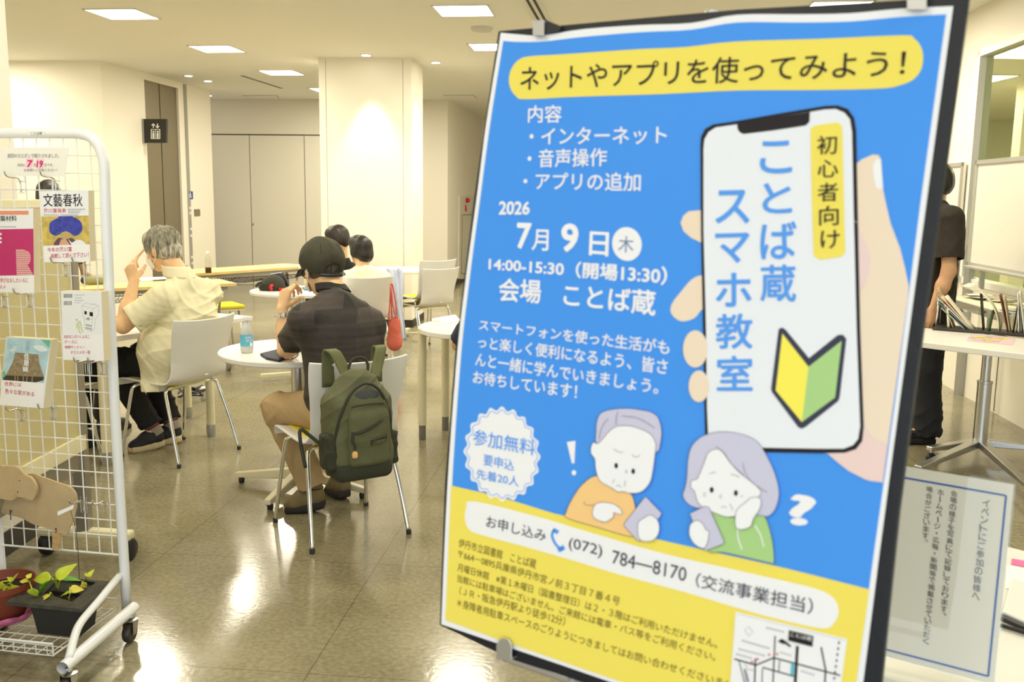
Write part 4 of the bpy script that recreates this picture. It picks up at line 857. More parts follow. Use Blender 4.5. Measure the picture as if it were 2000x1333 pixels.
# foot tubes with casters and braces
fe = gp(122, 1306, .105); re_ = gp(262, 1187, .105)
def foot(sh):
    a = fe+sh; b = re_+sh; d = (b-a).normalized()
    MB().tube([a, b], .019, 18, cap=False).tube([a+d*.001, b-d*.001], .0165, 18, cap=False).build('foot_tube', mtube, rack, smooth=True, auto=60)
    for q, s_ in ((a+d*.03, 1), (b-d*.025, 1)):
        c = Vector((q.x, q.y, .034)); fk = MB()
        fk.lathe(Vector((q.x, q.y, .072)), [(.024, 0), (.026, .006), (.012, .012), (.010, .02)], 18)
        n = Vector((d.y, -d.x, 0)); o = d*-.012
        for sg_ in (-1, 1): fk.prism([Vector((q.x, q.y, .075))+n*.017*sg_-d*.020, Vector((q.x, q.y, .075))+n*.017*sg_+d*.018, c+o+n*.017*sg_+d*.010+Vector((0, 0, -.006)), c+o+n*.017*sg_-d*.010+Vector((0, 0, -.006))], n*.002*sg_)
        cf = fk.build('caster', mzinc, rack, auto=40)
        MB().lathe(c+o-n*.012, [(.010, 0), (.030, 0), (.034, .006), (.034, .018), (.030, .024), (.010, .024)], 26, axis=n).build('wheel', mbwheel, cf, smooth=True, auto=50)
foot(Vector((0, 0, 0))); foot(KU*WR)
def brace(sh):
    p0 = kp(238, 1122)+KN*.012+sh; p1 = on_plane(153, 1222, KP+KN*.295, KN)+sh; p2 = Vector((fe.x, fe.y, fe.z+.012))+sh+(re_-fe).normalized()*.035
    MB().tube(cat_rom([p0, p0*.5+p1*.5, p1*.93+p0*.07, p1*.6+p2*.4+Vector((0, 0, .006)), p2], 5, False), .0125, 14).build('brace', mtube, rack, smooth=True)
brace(Vector((0, 0, 0))); brace(KU*WR)
# mesh panel: verticals follow the post, horizontals level
wz = [kp(205, y).z for y in (304.5, 337.5, 371)]; zb = kp(231, 1084).z; ztop_ = kp(150, 265).z
vw = MB(); us = [((kp(x, 285)-KP).dot(KU)) for x in (13, 43, 72, 102, 133, 163)]; st = us[0]-us[1]; us = [us[-1]+st*i for i in range(-1, 10)]
xb = [((kp(x, 1075)-KP).dot(KU)) for x in (231, 206, 177)]
ub0 = (kp(204, 1080)-KP).dot(KU); ut0 = us[1]
lean = (KT-KP).dot(KU)
def kxyz(u, z, off=0): return Vector((KP.x, KP.y, 0))+KU*u+KN*off+Vector((0, 0, z))
mesh_ = None
mm = MB(); zt_ = kp(150, 262).z
for i in range(10):
    u = .040+i*.0472; u_t = u+lean*(zt_-KP.z)/(KT.z-KP.z) if True else u
    if u > WR-.01: continue
    mm.tube([kxyz(u, zb, .004), kxyz(u+lean*.93, zt_, .004)], .0021, 6)
hz = [kp(205, 304.5).z]
while hz[-1]-.0548 > zb+.02: hz.append(hz[-1]-.0548)
for z in hz:
    f_ = (z-KP.z)/(KT.z-KP.z); mm.tube([kxyz(.012+lean*f_, z, .0005), kxyz(WR-.012+lean*f_*.4, z, .0005)], .0021, 6)
mm.tube([kxyz(.012, zb, .002), kxyz(WR-.012, zb, .002)], .0036, 8)
mm.build('wire_panel', mwire, rack)
# sticker on the top bar
st_ = MB().prism([kp(x, y, rr+.0012) for x, y in ((54.5, 257), (87, 257), (87, 264), (54.5, 264))], -KN*.0006).build('name_sticker', ink('sticker', S(228, 230, 232)), rack)
mb = MB(); letter(mb, 'ことば蔵', [kp(x, y, rr+.0022) for x, y in ((60, 257.8), (82, 257.8), (82, 263.4), (60, 263.4))]); mb.build('sticker_lettering', ink('notice_gray', S(105, 102, 98)), st_)
# basket shelf at the foot
zs_ = .088; q_fr = gp(132, 1303, zs_-.01); B0 = Vector((KP.x, KP.y, zs_))+KU*.03+KN*.02; 
dpt = .358
def bk(u, v, z): return Vector((KP.x, KP.y, 0))+KU*u+KN*v+Vector((0, 0, z))
bm_ = MB()
for i in range(7): 
    v = .03+i*(dpt-.03)/6; bm_.tube([bk(.025, v, zs_), bk(WR-.02, v, zs_)], .0018, 6)
for i in range(12):
    u = .04+i*.038; bm_.tube([bk(u, .02, zs_), bk(u, dpt, zs_), bk(u, dpt, zs_+.036)], .0017, 6)
bm_.tube([bk(.02, dpt, zs_), bk(.02, dpt, zs_+.038), bk(WR-.02, dpt, zs_+.038), bk(WR-.02, dpt, zs_)], .0036, 8); bm_.tube([bk(.022, dpt, zs_+.016), bk(WR-.02, dpt, zs_+.016)], .0018, 6)
bm_.tube([bk(.022, .02, zs_), bk(.022, .02, zs_+.036), bk(.12, .02, zs_+.036), bk(WR-.02, .02, zs_+.036)], .003, 8); bm_.tube([bk(.022, .02, zs_), bk(.022, dpt, zs_)], .003, 8); bm_.tube([bk(.06, .02, zs_), bk(.06, .02, zs_+.036)], .0016, 6)
bm_.build('basket', mwire, rack)
# hooks
def hook(px, py, lb, L=.075, drop=28):
    b = kp(px, py, .006); t = thing('wire_hook', lb, 'hook', b, group='hooks clipped on the wire rack')
    br_ = MB(); wl = .0215; dz = .041
    for s_ in (-1, 1): br_.tube([b+KU*wl*.5*s_+Vector((0, 0, .014)), b+KU*wl*.5*s_+Vector((0, 0, -dz))], .0013, 6)
    br_.tube([b+KU*wl*.5+Vector((0, 0, -dz)), b-KU*wl*.5+Vector((0, 0, -dz))], .0013, 6); br_.tube([b+KU*wl*.75+Vector((0, 0, -.004)), b-KU*wl*.75+Vector((0, 0, -.004))], .0013, 6)
    br_.build('bracket', mhook, t)
    MB().tube(cat_rom([b+Vector((0, 0, -.038))+KN*.003, b+KN*.004+Vector((0, 0, -.006)), b+KN*.016+Vector((0, 0, .006)), b+KN*(L-.022)+Vector((0, 0, .008)), b+KN*(L-.006)+Vector((0, 0, .014)), b+KN*L+Vector((0, 0, .028))], 4, False), .0024, 8).build('peg', mhook, t, smooth=True)
for px, py, lb in ((41, 352, 'left wire hook holding the white announcement card'), (109, 351, 'right wire hook holding the white announcement card'), (128, 516, 'left wire hook under the magazine with the blue hat'), (169, 515.5, 'right wire hook under the magazine with the blue hat'),
    (8, 577, 'wire hook under the magenta book, cut by the frame edge'), (57, 576, 'right wire hook under the magenta book'), (42, 800, 'left wire hook under the thatched house book'), (103, 796, 'right wire hook under the thatched house book'),
    (172, 707, 'left wire hook under the white book with the building sketch'), (199, 708, 'right wire hook under the white book with the building sketch'), (163, 979, 'empty low wire hook at the cardboard dog rump'), (207, 981, 'empty low wire hook nearest the right post')):
    hook(px, py, lb)
# books and card
mpage = mat('book_pages', S(226, 214, 180), .8, bump=.2, bscale=400); iredpen = ink('red_pen', S(205, 45, 85)); slip = ink('slip_white', S(246, 245, 246))
def kq(pts, off): return [kp(x, y, off) for x, y in pts]
def book(label, front, off, thick, side_shift, cover, name='book'):
    """front: 4 px (tl,tr,br,bl); the block of pages runs back to the rack"""
    q = kq(front, off); t = thing(name, label, 'book', (q[0]+q[1]+q[2]+q[3])/4)
    n = -KN*thick+KU*(-side_shift)
    mb = MB(); mb.prism([p-KN*.0008 for p in q], n*.96); blk = mb.build('page_block', mpage, t)
    MB().prism(q, -KN*.0008).build('front_cover', cover, t)
    MB().prism([p+n for p in q], -KN*.0009).build('back_cover', cover, t)
    return t
# announcement card
card = thing('announcement_card', 'white rounded announcement card with pink dated squares on the upper hooks', 'card', kp(60, 315, .05))
cq = curve_px([(6, 289), (70, 288.6), (132, 288.8), (133.5, 291), (130, 318), (127, 340), (123, 345.5), (60, 344.5), (-6, 343), (-9, 340), (-4, 315), (3, 292)], 4)
MB().prism(kq(cq, .052), -KN*.0012).build('sheet', mat('card_white', S(240, 238, 230), .3), card)
mb = MB()
for t, x0, y0, x1, y1 in (('前回のカエボンで紹介されました。', 15, 300, 116, 308.5), ('次回は', 34, 319.5, 48.5, 325.5), ('月', 65.7, 319.5, 69.7, 325.5), ('日です。', 87, 319.5, 104, 325.5), ('お気軽にご参加ください！', 47, 329.5, 112, 335)): letter(mb, t, kq([(x0, y0), (x1, y0), (x1-.6, y1), (x0-.6, y1)], .0526), 0, .008)
mb.build('printed_lettering', ink('card_gray', S(150, 148, 142)), card)
mb = MB(); mb.face(kq([(52, 309), (66, 310), (63, 328), (49, 327)], .0524)); m1 = mb.build('month_square', ink('pale_pink', S(245, 200, 222)), card)
mb = MB(); mb.face(kq([(71, 310), (86, 311.5), (84, 329), (69, 327.5)], .0524)); m2 = mb.build('day_square', ink('pale_pink', S(245, 200, 222)), card)
mb = MB(); letter(mb, '7', kq([(54, 313), (64, 313), (62, 326.5), (52, 326.5)], .0530), 0, .03); mb.build('handwritten_month', iredpen, card)
mb = MB(); letter(mb, '19', kq([(72.5, 313.5), (84.5, 313.5), (83, 327), (71, 327)], .0530), 0, .03); mb.build('handwritten_day', iredpen, card)
# magazine with the woman in a blue hat
bk1 = book('literary magazine whose cover shows a woman under a wide blue hat', [(77, 373), (172, 372.5), (175.5, 511), (86, 512.5)], .070, .026, .003, ink('cover_white', S(238, 240, 243)), 'magazine')
o1 = .0704
mb = MB(); letter(mb, '文藝春秋', kq([(84, 378.5), (160, 378.3), (161.5, 404), (85, 404.2)], o1), 0, .006); mb.build('title_lettering', ik, bk1)
mb = MB(); letter(mb, '芥川賞発表', kq([(85, 407.5), (129, 407.2), (129.5, 416), (85.5, 416.5)], o1), 0, .004); mb.build('subtitle_lettering', iredpen, bk1)
mb = MB()
for x0, x1, y in ((132, 165, 408), (133, 157, 411.6), (133, 155, 415), (85, 114, 419.2), (118, 152, 419.2)):
    x = x0
    while x < x1: mb.face(kq([(x, y), (x+1.7, y), (x+1.7, y+1.9), (x, y+1.9)], o1)); x += 2.5
mb.build('small_print', igr, bk1)
pt = MB(); pt.face(kq([(80.5, 423), (173, 421.3), (175, 478), (84, 480.5)], o1), 0)
pt.face(kq(curve_px([(96, 446), (99, 434), (113, 426), (128, 422.5), (146, 425), (158, 434), (161, 447), (156, 457), (146, 461), (138, 457), (128, 452.5), (117, 458), (107, 460.5), (98, 455)], 4), o1+.0002), 1)
pt.face(kq([(114, 422.6), (142, 422), (142, 428), (114, 428)], o1+.00022), 1)
pt.face(kq(curve_px([(117, 458), (128, 452), (139, 457), (140, 464), (133, 468), (122, 467)], 4), o1+.0003), 2)
pt.face(kq(curve_px([(106, 479.5), (109, 470), (116, 464.5), (128, 467.5), (140, 465), (148, 472), (151, 478.5), (128, 479)], 4, True), o1+.0003), 3)
pt.face(kq([(115, 479.3), (119, 468), (128, 466.5), (137, 478.9)], o1+.0004), 4)
pt.face(kq(curve_px([(133, 466), (140, 474), (150, 469), (160, 470), (167, 477), (150, 478.6), (140, 478.8)], 3), o1+.0005), 5)
pt.build('cover_picture', [mat('cover_ochre', S(206, 182, 98), .5, var=.25, vscale=60), mat('hat_blue', S(62, 72, 170), .5, var=.3, vscale=80), ink('face_tan', S(196, 170, 110)), ink('shawl_purple', S(110, 78, 100)), ink('chest_peach', S(214, 170, 138)), ink('cover_white', S(238, 240, 243))], bk1)
sl = MB().prism(kq([(84, 480.5), (175.3, 477.3), (176, 511), (86.2, 512.5)], o1+.0009), -KN*.0004).build('note_slip', slip, bk1)
mb = MB(); letter(mb, '今年の芥川賞', kq([(92, 484), (140, 482), (140.5, 491.5), (92.5, 493)], o1+.0013), 0, .004); letter(mb, '挑戦して読んで下さい！', kq([(99, 496), (173, 492.5), (173, 502.5), (99.5, 505)], o1+.0013), 0, .004); mb.build('handwriting', iredpen, sl)
# magenta book
bk2 = book('magenta building materials book with a striped letter, cut by the left edge', [(-26, 408), (64.5, 407), (66.5, 573), (-20, 570)], .070, .026, .003, ink('cover_white', S(238, 240, 243)))
mb = MB(); mb.face(kq([(-22, 412.5), (55.5, 412), (56, 419.5), (-22, 420)], o1)); mb.build('orange_band', ink('band_orange', S(232, 150, 120)), bk2)
mb = MB(); letter(mb, '建築材料', kq([(-10.5, 421.5), (32.5, 421), (32.8, 432.5), (-10.2, 433)], o1), 0, .008); mb.build('title_lettering', ik, bk2)
mb = MB(); x = -18
while x < 32: mb.face(kq([(x, 442.5), (x+1.6, 442.5), (x+1.6, 444.4), (x, 444.4)], o1)); x += 2.4
mb.build('small_print', igr, bk2)
mb = MB(); mb.face(kq([(-25.5, 448.5), (65.2, 447), (66.2, 537.6), (-22, 539.5)], o1)); mg_ = mb.build('magenta_field', mat('cover_magenta', S(196, 52, 116), .3, coat=.3), bk2)
mb = MB()
for y in (455.5, 463.7, 471.3): mb.face(kq([(-12, y), (3, y), (3.2, y+4), (-12, y+4)], o1+.0002))
mb.build('white_bars', iw, bk2)
Rp = curve_px([(31, 488), (45, 488), (54, 490.5), (59, 497), (60, 507), (57, 515), (53.5, 518), (57, 522), (60, 529), (63, 537.4), (32.5, 538), (31.7, 512)], 3); stp = MB()
for i in range(14):
    ya = 488+i*3.6; yb = ya+2.3; seg = [p for p in Rp]; xr = lambda yy: max([Rp[j-1][0]+(Rp[j][0]-Rp[j-1][0])*(yy-Rp[j-1][1])/((Rp[j][1]-Rp[j-1][1]) or 1e-6) for j in range(len(Rp)) if min(Rp[j-1][1], Rp[j][1]) <= yy <= max(Rp[j-1][1], Rp[j][1]) and abs(Rp[j][1]-Rp[j-1][1]) > .01] or [31])
    if yb > 537.5: break
    stp.face(kq([(31+.03*(ya-488), ya), (max(33, xr(ya+.05)), ya), (max(33, xr(yb)), yb), (31+.03*(yb-488), yb)], o1+.0003))
stp.build('striped_letter', ink('pale_peach', S(240, 196, 186)), bk2)
sl = MB().prism(kq([(-21.5, 539.5), (66.8, 537.6), (66.8, 573.2), (-19.8, 570.4)], o1+.0009), -KN*.0004).build('note_slip', slip, bk2)
mb = MB(); letter(mb, 'せを学びなおしたい人に', kq([(-12, 543.5), (55, 542.5), (55, 552), (-12, 553)], o1+.0013), 0, .004); letter(mb, 'オススメ', kq([(-14, 557.5), (11, 557), (11, 564), (-14, 565)], o1+.0013), 0, .004); mb.build('handwriting', iredpen, sl)
# white book with the sketch of a building
bk3 = book('white back-cover book with a sketched building and barcodes beside the rack post', [(119, 569), (197.5, 570), (203, 705), (123.5, 703)], .070, .030, .007, ink('cover_white', S(238, 240, 243)))
mb = MB(); r2 = random.Random(3)
for x0, y0, w_, h_ in ((124, 574.5, 16, 7.5), (124.5, 588.5, 16, 8)):
    x = x0
    while x < x0+w_: ww = r2.choice((.4, .6, .9)); mb.face(kq([(x, y0), (x+ww, y0), (x+ww+.2, y0+h_), (x+.2, y0+h_)], o1)); x += ww+r2.choice((.5, .8))
mb.build('barcode', ink('notice_gray', S(105, 102, 98)), bk3)
mb = MB()
for a, b, y in ((146, 166, 576), (146, 160, 581.5), (146, 164, 586.5), (146, 157, 591)):
    x = a
    while x < b: mb.face(kq([(x, y), (x+1.2, y), (x+1.2, y+1.3), (x, y+1.3)], o1)); x += 2
mb.build('small_print', igr, bk3)
def kst(mb, pts, wpx, off, m=0, closed=False):
    N = len(pts)
    for i in range(N if closed else N-1):
        a, b = pts[i], pts[(i+1) % N]; l = math.hypot(b[0]-a[0], b[1]-a[1]) or 1; nx, ny = -(b[1]-a[1])/l*wpx/2, (b[0]-a[0])/l*wpx/2
        mb.face(kq([(a[0]+nx, a[1]+ny), (b[0]+nx, b[1]+ny), (b[0]-nx, b[1]-ny), (a[0]-nx, a[1]-ny)], off), m)
mb = MB(); z3 = lambda pts: [(x/5.127, 560+y/5.127) for x, y in pts]
for pts in ([(820, 190), (860, 165), (985, 190), (985, 290), (955, 320), (945, 430), (915, 450), (850, 420), (845, 320), (830, 300), (820, 190)], [(820, 190), (930, 225), (985, 190)], [(930, 225), (925, 330), (915, 450)], [(905, 190), (945, 170), (960, 180)], [(845, 320), (925, 330)]): kst(mb, z3(pts), .45, o1)
mb.build('building_sketch', ink('sketch_gray', S(170, 170, 168)), bk3)
mb = MB()
for x0, y0, x1, y1 in ((845, 245, 868, 277), (897, 255, 930, 295), (870, 308, 876, 335), (885, 308, 891, 338)): mb.face(kq(z3([(x0, y0), (x1, y0+4), (x1, y1+4), (x0, y1)]), o1+.0002))
for i in range(4):
    for j in range(2): x0 = 862+i*15; y0 = 375+j*30+i*4; mb.face(kq(z3([(x0, y0), (x0+6, y0+2), (x0+6, y0+18), (x0, y0+16)]), o1+.0002))
mb.build('windows_sketch', ik, bk3)
mb = MB()
for pts, m in (([(775, 360), (765, 400), (790, 430), (800, 465), (815, 468)], 0), ([(800, 345), (815, 400), (820, 440), (838, 455)], 0), ([(790, 345), (785, 395), (805, 420)], 0), ([(758, 340), (762, 328), (775, 330), (772, 345)], 1)): kst(mb, z3(pts), 1.6 if m == 0 else .8, o1, m)
mb.build('figure_sketch', [ink('sketch_lime', S(196, 206, 110)), ink('sketch_violet', S(120, 90, 150))], bk3)
sl = MB().prism(kq([(121, 653.5), (200.8, 654), (203.2, 705.2), (123.6, 703.2)], o1+.0009), -KN*.0004).build('note_slip', slip, bk3)
mb = MB()
for t, x0, y0, x1, y1 in (('2020なしのつくよるこ', 124.5, 654.6, 175, 661.2), ('ケースに', 126, 665, 151, 671.5), ('時間サンドイー', 127, 675.5, 166, 681.5), ('オススメの一冊', 138, 685.5, 176, 692)): letter(mb, t, kq([(x0, y0), (x1, y0), (x1, y1), (x0, y1)], o1+.0013), 0, .004)
mb.build('handwriting', iredpen, sl)
# book with the thatched house
bk4 = book('book showing a tall thatched house under blue sky, lowest on the rack', [(12, 658.5), (99.5, 664), (84.5, 798.5), (-1, 791)], .072, .026, .008, ink('cover_white', S(238, 240, 243)))
z4 = lambda pts: [(x/5.127, 560+y/5.127) for x, y in pts]; o4 = .0724
ct = MB(); ct.face(kq(z4([(68, 508), (508, 537), (440, 968), (20, 938)]), o4), 0)
ct.face(kq(z4([(150, 660), (385, 682), (392, 760), (440, 908), (60, 890), (135, 740)]), o4+.0002), 1)
ct.face(kq(z4([(60, 890), (440, 906), (435, 940), (330, 968), (25, 938), (35, 915)]), o4+.0003), 2)
for x in (150, 178, 232, 268, 322): ct.face(kq(z4([(x, 870), (x+9, 870), (x+5, 958), (x-9, 955)]), o4+.0004), 5)
ct.face(kq(z4([(410, 530), (508, 537), (492, 615)]), o4+.0003), 3); ct.face(kq(z4([(33, 835), (66, 885), (20, 925)]), o4+.0004), 3)
for c_ in ([(330, 600), (420, 590), (480, 640), (400, 650)], [(90, 640), (150, 610), (140, 660)]): ct.face(kq(z4(curve_px(c_, 3)), o4+.0001), 4)
ct.build('cover_photo', [mat('sky_print', S(182, 214, 226), .4, var=.12, vscale=30), mat('thatch_print', S(150, 134, 104), .6, var=.3, vscale=90), ink('base_dark', S(72, 66, 54)), ink('print_teal', S(110, 190, 150)), ink('cloud', S(226, 236, 238)), ink('prop_tan', S(146, 130, 96))], bk4)
mb = MB()
for t, x0, y0, x1, y1 in (('住', 240, 668, 292, 730), ('居', 237, 735, 290, 795), ('誌', 228, 800, 284, 852)): letter(mb, t, kq(z4([(x0, y0), (x1, y0+3), (x1, y1+3), (x0, y1)]), o4+.0007), 0, .03)
mb.build('title_lettering', iw, bk4)
mb = MB(); letter(mb, '世', kq(z4([(258, 545), (300, 548), (298, 590), (256, 588)]), o4+.0007)); letter(mb, '界', kq(z4([(252, 595), (298, 598), (296, 655), (250, 652)]), o4+.0007))
for i in range(9):
    for j in range(int(3+2.5*(i % 3))): x = 85+j*13; y = 535+i*22; mb.face(kq(z4([(x, y), (x+8, y), (x+8, y+6), (x, y+6)]), o4+.0007))
mb.build('faint_lettering', ink('faint_blue', S(150, 180, 196)), bk4)
sl = MB().prism(kq(z4([(19, 936), (442, 968), (432, 1222), (-4, 1186)]), o4+.0009), -KN*.0004).build('note_slip', slip, bk4)
mb = MB(); letter(mb, '世界には', kq([(9, 746), (42, 748), (41.5, 756), (8.5, 754)], o4+.0013), 0, .005); letter(mb, '色々な家がある', kq([(10, 759), (67, 766), (66.5, 775), (9.5, 769)], o4+.0013), 0, .005); mb.build('handwriting', iredpen, sl)
# cardboard dog
mcard = mat('cardboard', S(196, 172, 132), .8, bump=.12, bscale=120, var=.08, vscale=14)
dog = thing('cardboard_dog', 'flat cardboard dog cut-out with folded ear hanging on the lower rack mesh', 'cardboard figure', kp(90, 985, .03))
zc = lambda pts: [(x/5.554, 880+y/5.554) for x, y in pts]
body = curve_px(zc([(50, 545), (120, 500), (300, 262), (480, 300), (620, 350), (740, 392), (800, 440), (828, 500), (832, 590), (805, 720), (760, 830), (722, 918), (660, 905), (600, 880), (480, 840), (350, 800), (250, 745), (100, 700), (18, 678), (30, 610)]), 4)
MB().prism(kq(body, .030), -KN*.006).build('body', mcard, dog)
hd_ = curve_px(zc([(-60, 210), (0, 190), (60, 172), (130, 172), (190, 188), (240, 232), (275, 268), (335, 290), (385, 355), (405, 430), (390, 500), (350, 552), (280, 530), (205, 508), (130, 545), (60, 538), (-20, 515), (-90, 420)]), 4)
MB().prism(kq(hd_, .058), -KN*.006).build('head', mcard, dog)
er = curve_px(zc([(180, 285), (255, 280), (320, 292), (372, 350), (392, 430), (380, 495), (346, 545), (270, 520), (180, 495), (150, 400)]), 4)
MB().prism(kq(er, .0655), -KN*.005).build('ear', mcard, dog)
for x, y in ((210, 330), (192, 455)): MB().lathe(kp(*zc([(x, y)])[0], .0655), [(.0022, 0), (.0015, .0012)], 10, axis=KN).build('nail', mblack, dog)
MB().tube(cat_rom(kq(zc([(104, 662), (112, 652), (122, 662), (108, 690), (118, 720), (116, 758)]), .034), 4, False), .0015, 6).build('wire_hanger', mat('rust_wire', (.12, .10, .08), .5, metal=.6), dog)
MB().tube(cat_rom(kq(zc([(600, 862), (604, 846), (610, 860), (606, 900)]), .032), 4, False), .0012, 6).build('cork_wire', mat('rust_wire', (.12, .10, .08), .5), dog)
ck0, ck1 = kp(*zc([(618, 905)])[0], .03), kp(*zc([(612, 1062)])[0], .03)
MB().tube([ck0, ck1], .0145, 18).build('cork', mat('cork', S(196, 164, 112), .8, var=.25, vscale=70, bump=.3, bscale=150), dog, auto=50)
# planters
def box_planter():
    zr, zf = .198, zs_+.004; t = thing('black_planter', 'square black plastic planter with lime pothos on the rack shelf', 'planter', gp(115, 1185, .2))
    c = [gp(12, 1176, zr), gp(158, 1190, zr), gp(222, 1137, zr)]; c.append(c[0]+c[2]-c[1]); cen = (c[0]+c[2])/2
    mpl = mat('planter_black', (.022, .023, .022), .55, bump=.05, bscale=150); mrim = mat('planter_dust', (.060, .056, .042), .75, var=.3, vscale=40)
    inn = [gp(x, y, zr) for x, y in ((86, 1160), (141, 1176), (187, 1138), (116, 1128))]
    f0 = c[1]+(cen-c[1])*.06; up2 = [f0+(c[0]-c[1])*.66, f0, f0+(c[2]-c[1])*.56, f0+(c[0]-c[1])*.66+(c[2]-c[1])*.56]; up2 = [p-Vector((0, 0, .010)) for p in up2]; bc = sum(up2, Vector())/4; low = [Vector((bc.x+(p.x-bc.x)*.84, bc.y+(p.y-bc.y)*.84, zf)) for p in up2]
    mb = MB(); v = c+inn+[p-Vector((0, 0, .012)) for p in c]; mb.add(v, [(i, (i+1) % 4, (i+1) % 4+4, i+4) for i in range(4)]+[(i+8, i, (i+1) % 4, (i+1) % 4+8)[::-1] for i in range(4)]); mb.build('rim', mrim, t)
    mb = MB(); v = up2+low+inn+[p-Vector((0, 0, .04)) for p in inn]; mb.add(v, [(i, (i+1) % 4, (i+1) % 4+4, i+4) for i in range(4)]+[(8+i, 8+(i+1) % 4, 12+(i+1) % 4, 12+i) for i in range(4)]+[(4, 5, 6, 7)]); mb.add([p-Vector((0, 0, .010)) for p in c]+up2, [(i, (i+1) % 4, (i+1) % 4+4, i+4) for i in range(4)]); mb.build('box', mpl, t)
    mb = MB(); G = []
    a, b, d_ = inn[0], inn[1], inn[3]; r3 = random.Random(5)
    for i in range(15): G.append([a+(b-a)*(i/14)+(d_-a)*(j/14)+Vector((0, 0, -.022+r3.uniform(-.004, .004))) for j in range(15)])
    mb.grid(G); mb.build('soil', mat('soil', (.035, .022, .014), .95, var=.5, vscale=90, bump=.5, bscale=200), t)
    return t, cen
mleafs = [mat('leaf_lime', S(196, 208, 62), .35, var=.15, vscale=30), mat('leaf_green', S(104, 168, 52), .35, var=.2, vscale=30), mat('leaf_yellow', S(226, 214, 84), .4, var=.12, vscale=30)]
def leaf(base, tip, wid, m, parent, curl=.25, tilt=0., stem=None):
    base, tip = Vector(base), Vector(tip); d = tip-base; L = d.length; d.normalize(); s_ = d.cross(Vector((0, -.6, .8))).normalized(); s_ = (Matrix.Rotation(tilt, 3, d) @ s_); n = s_.cross(d); G = []
    for i in range(11):
        t = i/10; ww = wid*(math.sin(math.pi*min(1, t**.62))**.8)*(1-.35*t) if 0 < t < 1 else .0005
        row = []
        for j in range(7):
            q = (j-3)/3; row.append(base+d*(L*t)+s_*(ww*q)+n*(curl*ww*abs(q)*.7-curl*L*.5*t*t+.25*curl*L*t))
        G.append(row)
    mb = MB(); mb.grid(G); o = mb.build('leaf', m, parent, smooth=True); sd_ = o.modifiers.new('thick', 'SOLIDIFY'); sd_.thickness = .0008
    if stem: MB().tube(cat_rom([stem, (Vector(stem)+base)/2+Vector((0, 0, .012)), base], 4, False), .0022, 6).build('stem', mleafs[0], parent, smooth=True)
plt, pc = box_planter()
def P3(x, y, Y): return at(x, y, Y)
Yp = pc.y; soil = lambda x, y: gp(x, y, .182)
for (bx0, by0), (tx, ty), wd, m, dy, tl_, stx in (((109, 1131), (149, 1101), .022, 0, .0, .3, (112, 1152)), ((100, 1128), (62, 1134), .022, 0, -.02, -.5, (112, 1152)), ((102, 1132), (73, 1163), .026, 1, -.03, .9, (113, 1153)), ((121, 1133), (160, 1133), .020, 1, .03, -.6, (113, 1152)),
     ((96, 1165), (66, 1178), .014, 2, -.06, .2, (103, 1165)), ((136, 1152), (165, 1152), .016, 2, .0, .2, (138, 1158)), ((135, 1158), (114, 1166), .012, 0, -.03, .4, (141, 1160)), ((137, 1160), (134, 1174), .014, 0, -.04, .1, (141, 1158)), ((171, 1128), (184, 1112), .009, 0, .03, .2, (168, 1137)), ((173, 1126), (165, 1119), .008, 0, .03, .2, (168, 1137)),
     ((160, 1140), (170, 1150), .012, 2, .02, .8, (165, 1146)), ((62, 1150), (72, 1168), .020, 0, -.06, .4, (52, 1136)), ((52, 1137), (38, 1134), .012, 2, -.04, .2, (60, 1152)), ((53, 1130), (62, 1120), .010, 0, -.04, .2, (55, 1142))):
    leaf(P3(bx0, by0, Yp+dy), P3(tx, ty, Yp+dy+.02), wd, mleafs[m], plt, .3, tl_, soil(*stx))
# plant label on a wire
lbw = thing('plant_label', 'white plant label on a long thin wire stuck in the black planter', 'plant label', soil(155, 1134))
MB().tube(cat_rom([soil(155, 1133), P3(150, 1050, Yp+.03), P3(138, 998, Yp+.03)], 4, False), .0011, 6).build('wire', mat('rust_wire', (.12, .10, .08), .5), lbw)
MB().prism([P3(x, y, Yp+.028) for x, y in ((112, 1000), (134, 991), (144, 986), (143, 994), (113, 1008))], (0, .0006, 0)).build('strip', slip, lbw)
# terracotta bowl on a pink saucer
pot = thing('terracotta_pot', 'round terracotta pot with small seedlings on a pink petal saucer at the left edge', 'plant pot', gp(10, 1210, zs_))
pc2 = gp(10, 1208, zs_+.004); mter = mat('terracotta', S(128, 62, 42), .6, var=.1, vscale=20)
MB().lathe(pc2+Vector((0, 0, .012)), [(.060, 0), (.078, .04), (.094, .098), (.098, .100), (.099, .120), (.094, .120), (.090, .098), (.085, .090)], 36, cap=False).build('pot', mter, pot, smooth=True, auto=35)
MB().lathe(pc2+Vector((0, 0, .095)), [(.001, .004), (.088, 0)], 28, cap=False).build('soil', mat('soil', (.035, .022, .014), .95), pot)
G = []; mpink = mat('saucer_pink', S(206, 108, 150), .35)
for r_, z_ in ((.001, .003), (.055, .003), (.078, .010), (.092, .030), (.095, .031), (.080, .007), (.055, 0), (.001, 0)):
    G.append([pc2+Vector(((r_*(1+.06*abs(math.sin(5*a)))*math.cos(a)), r_*(1+.06*abs(math.sin(5*a)))*math.sin(a), z_+(.006*abs(math.sin(5*a)) if r_ > .09 else 0))) for a in np.linspace(0, 2*math.pi, 81)])
MB().grid(G).build('saucer', mpink, pot, smooth=True)
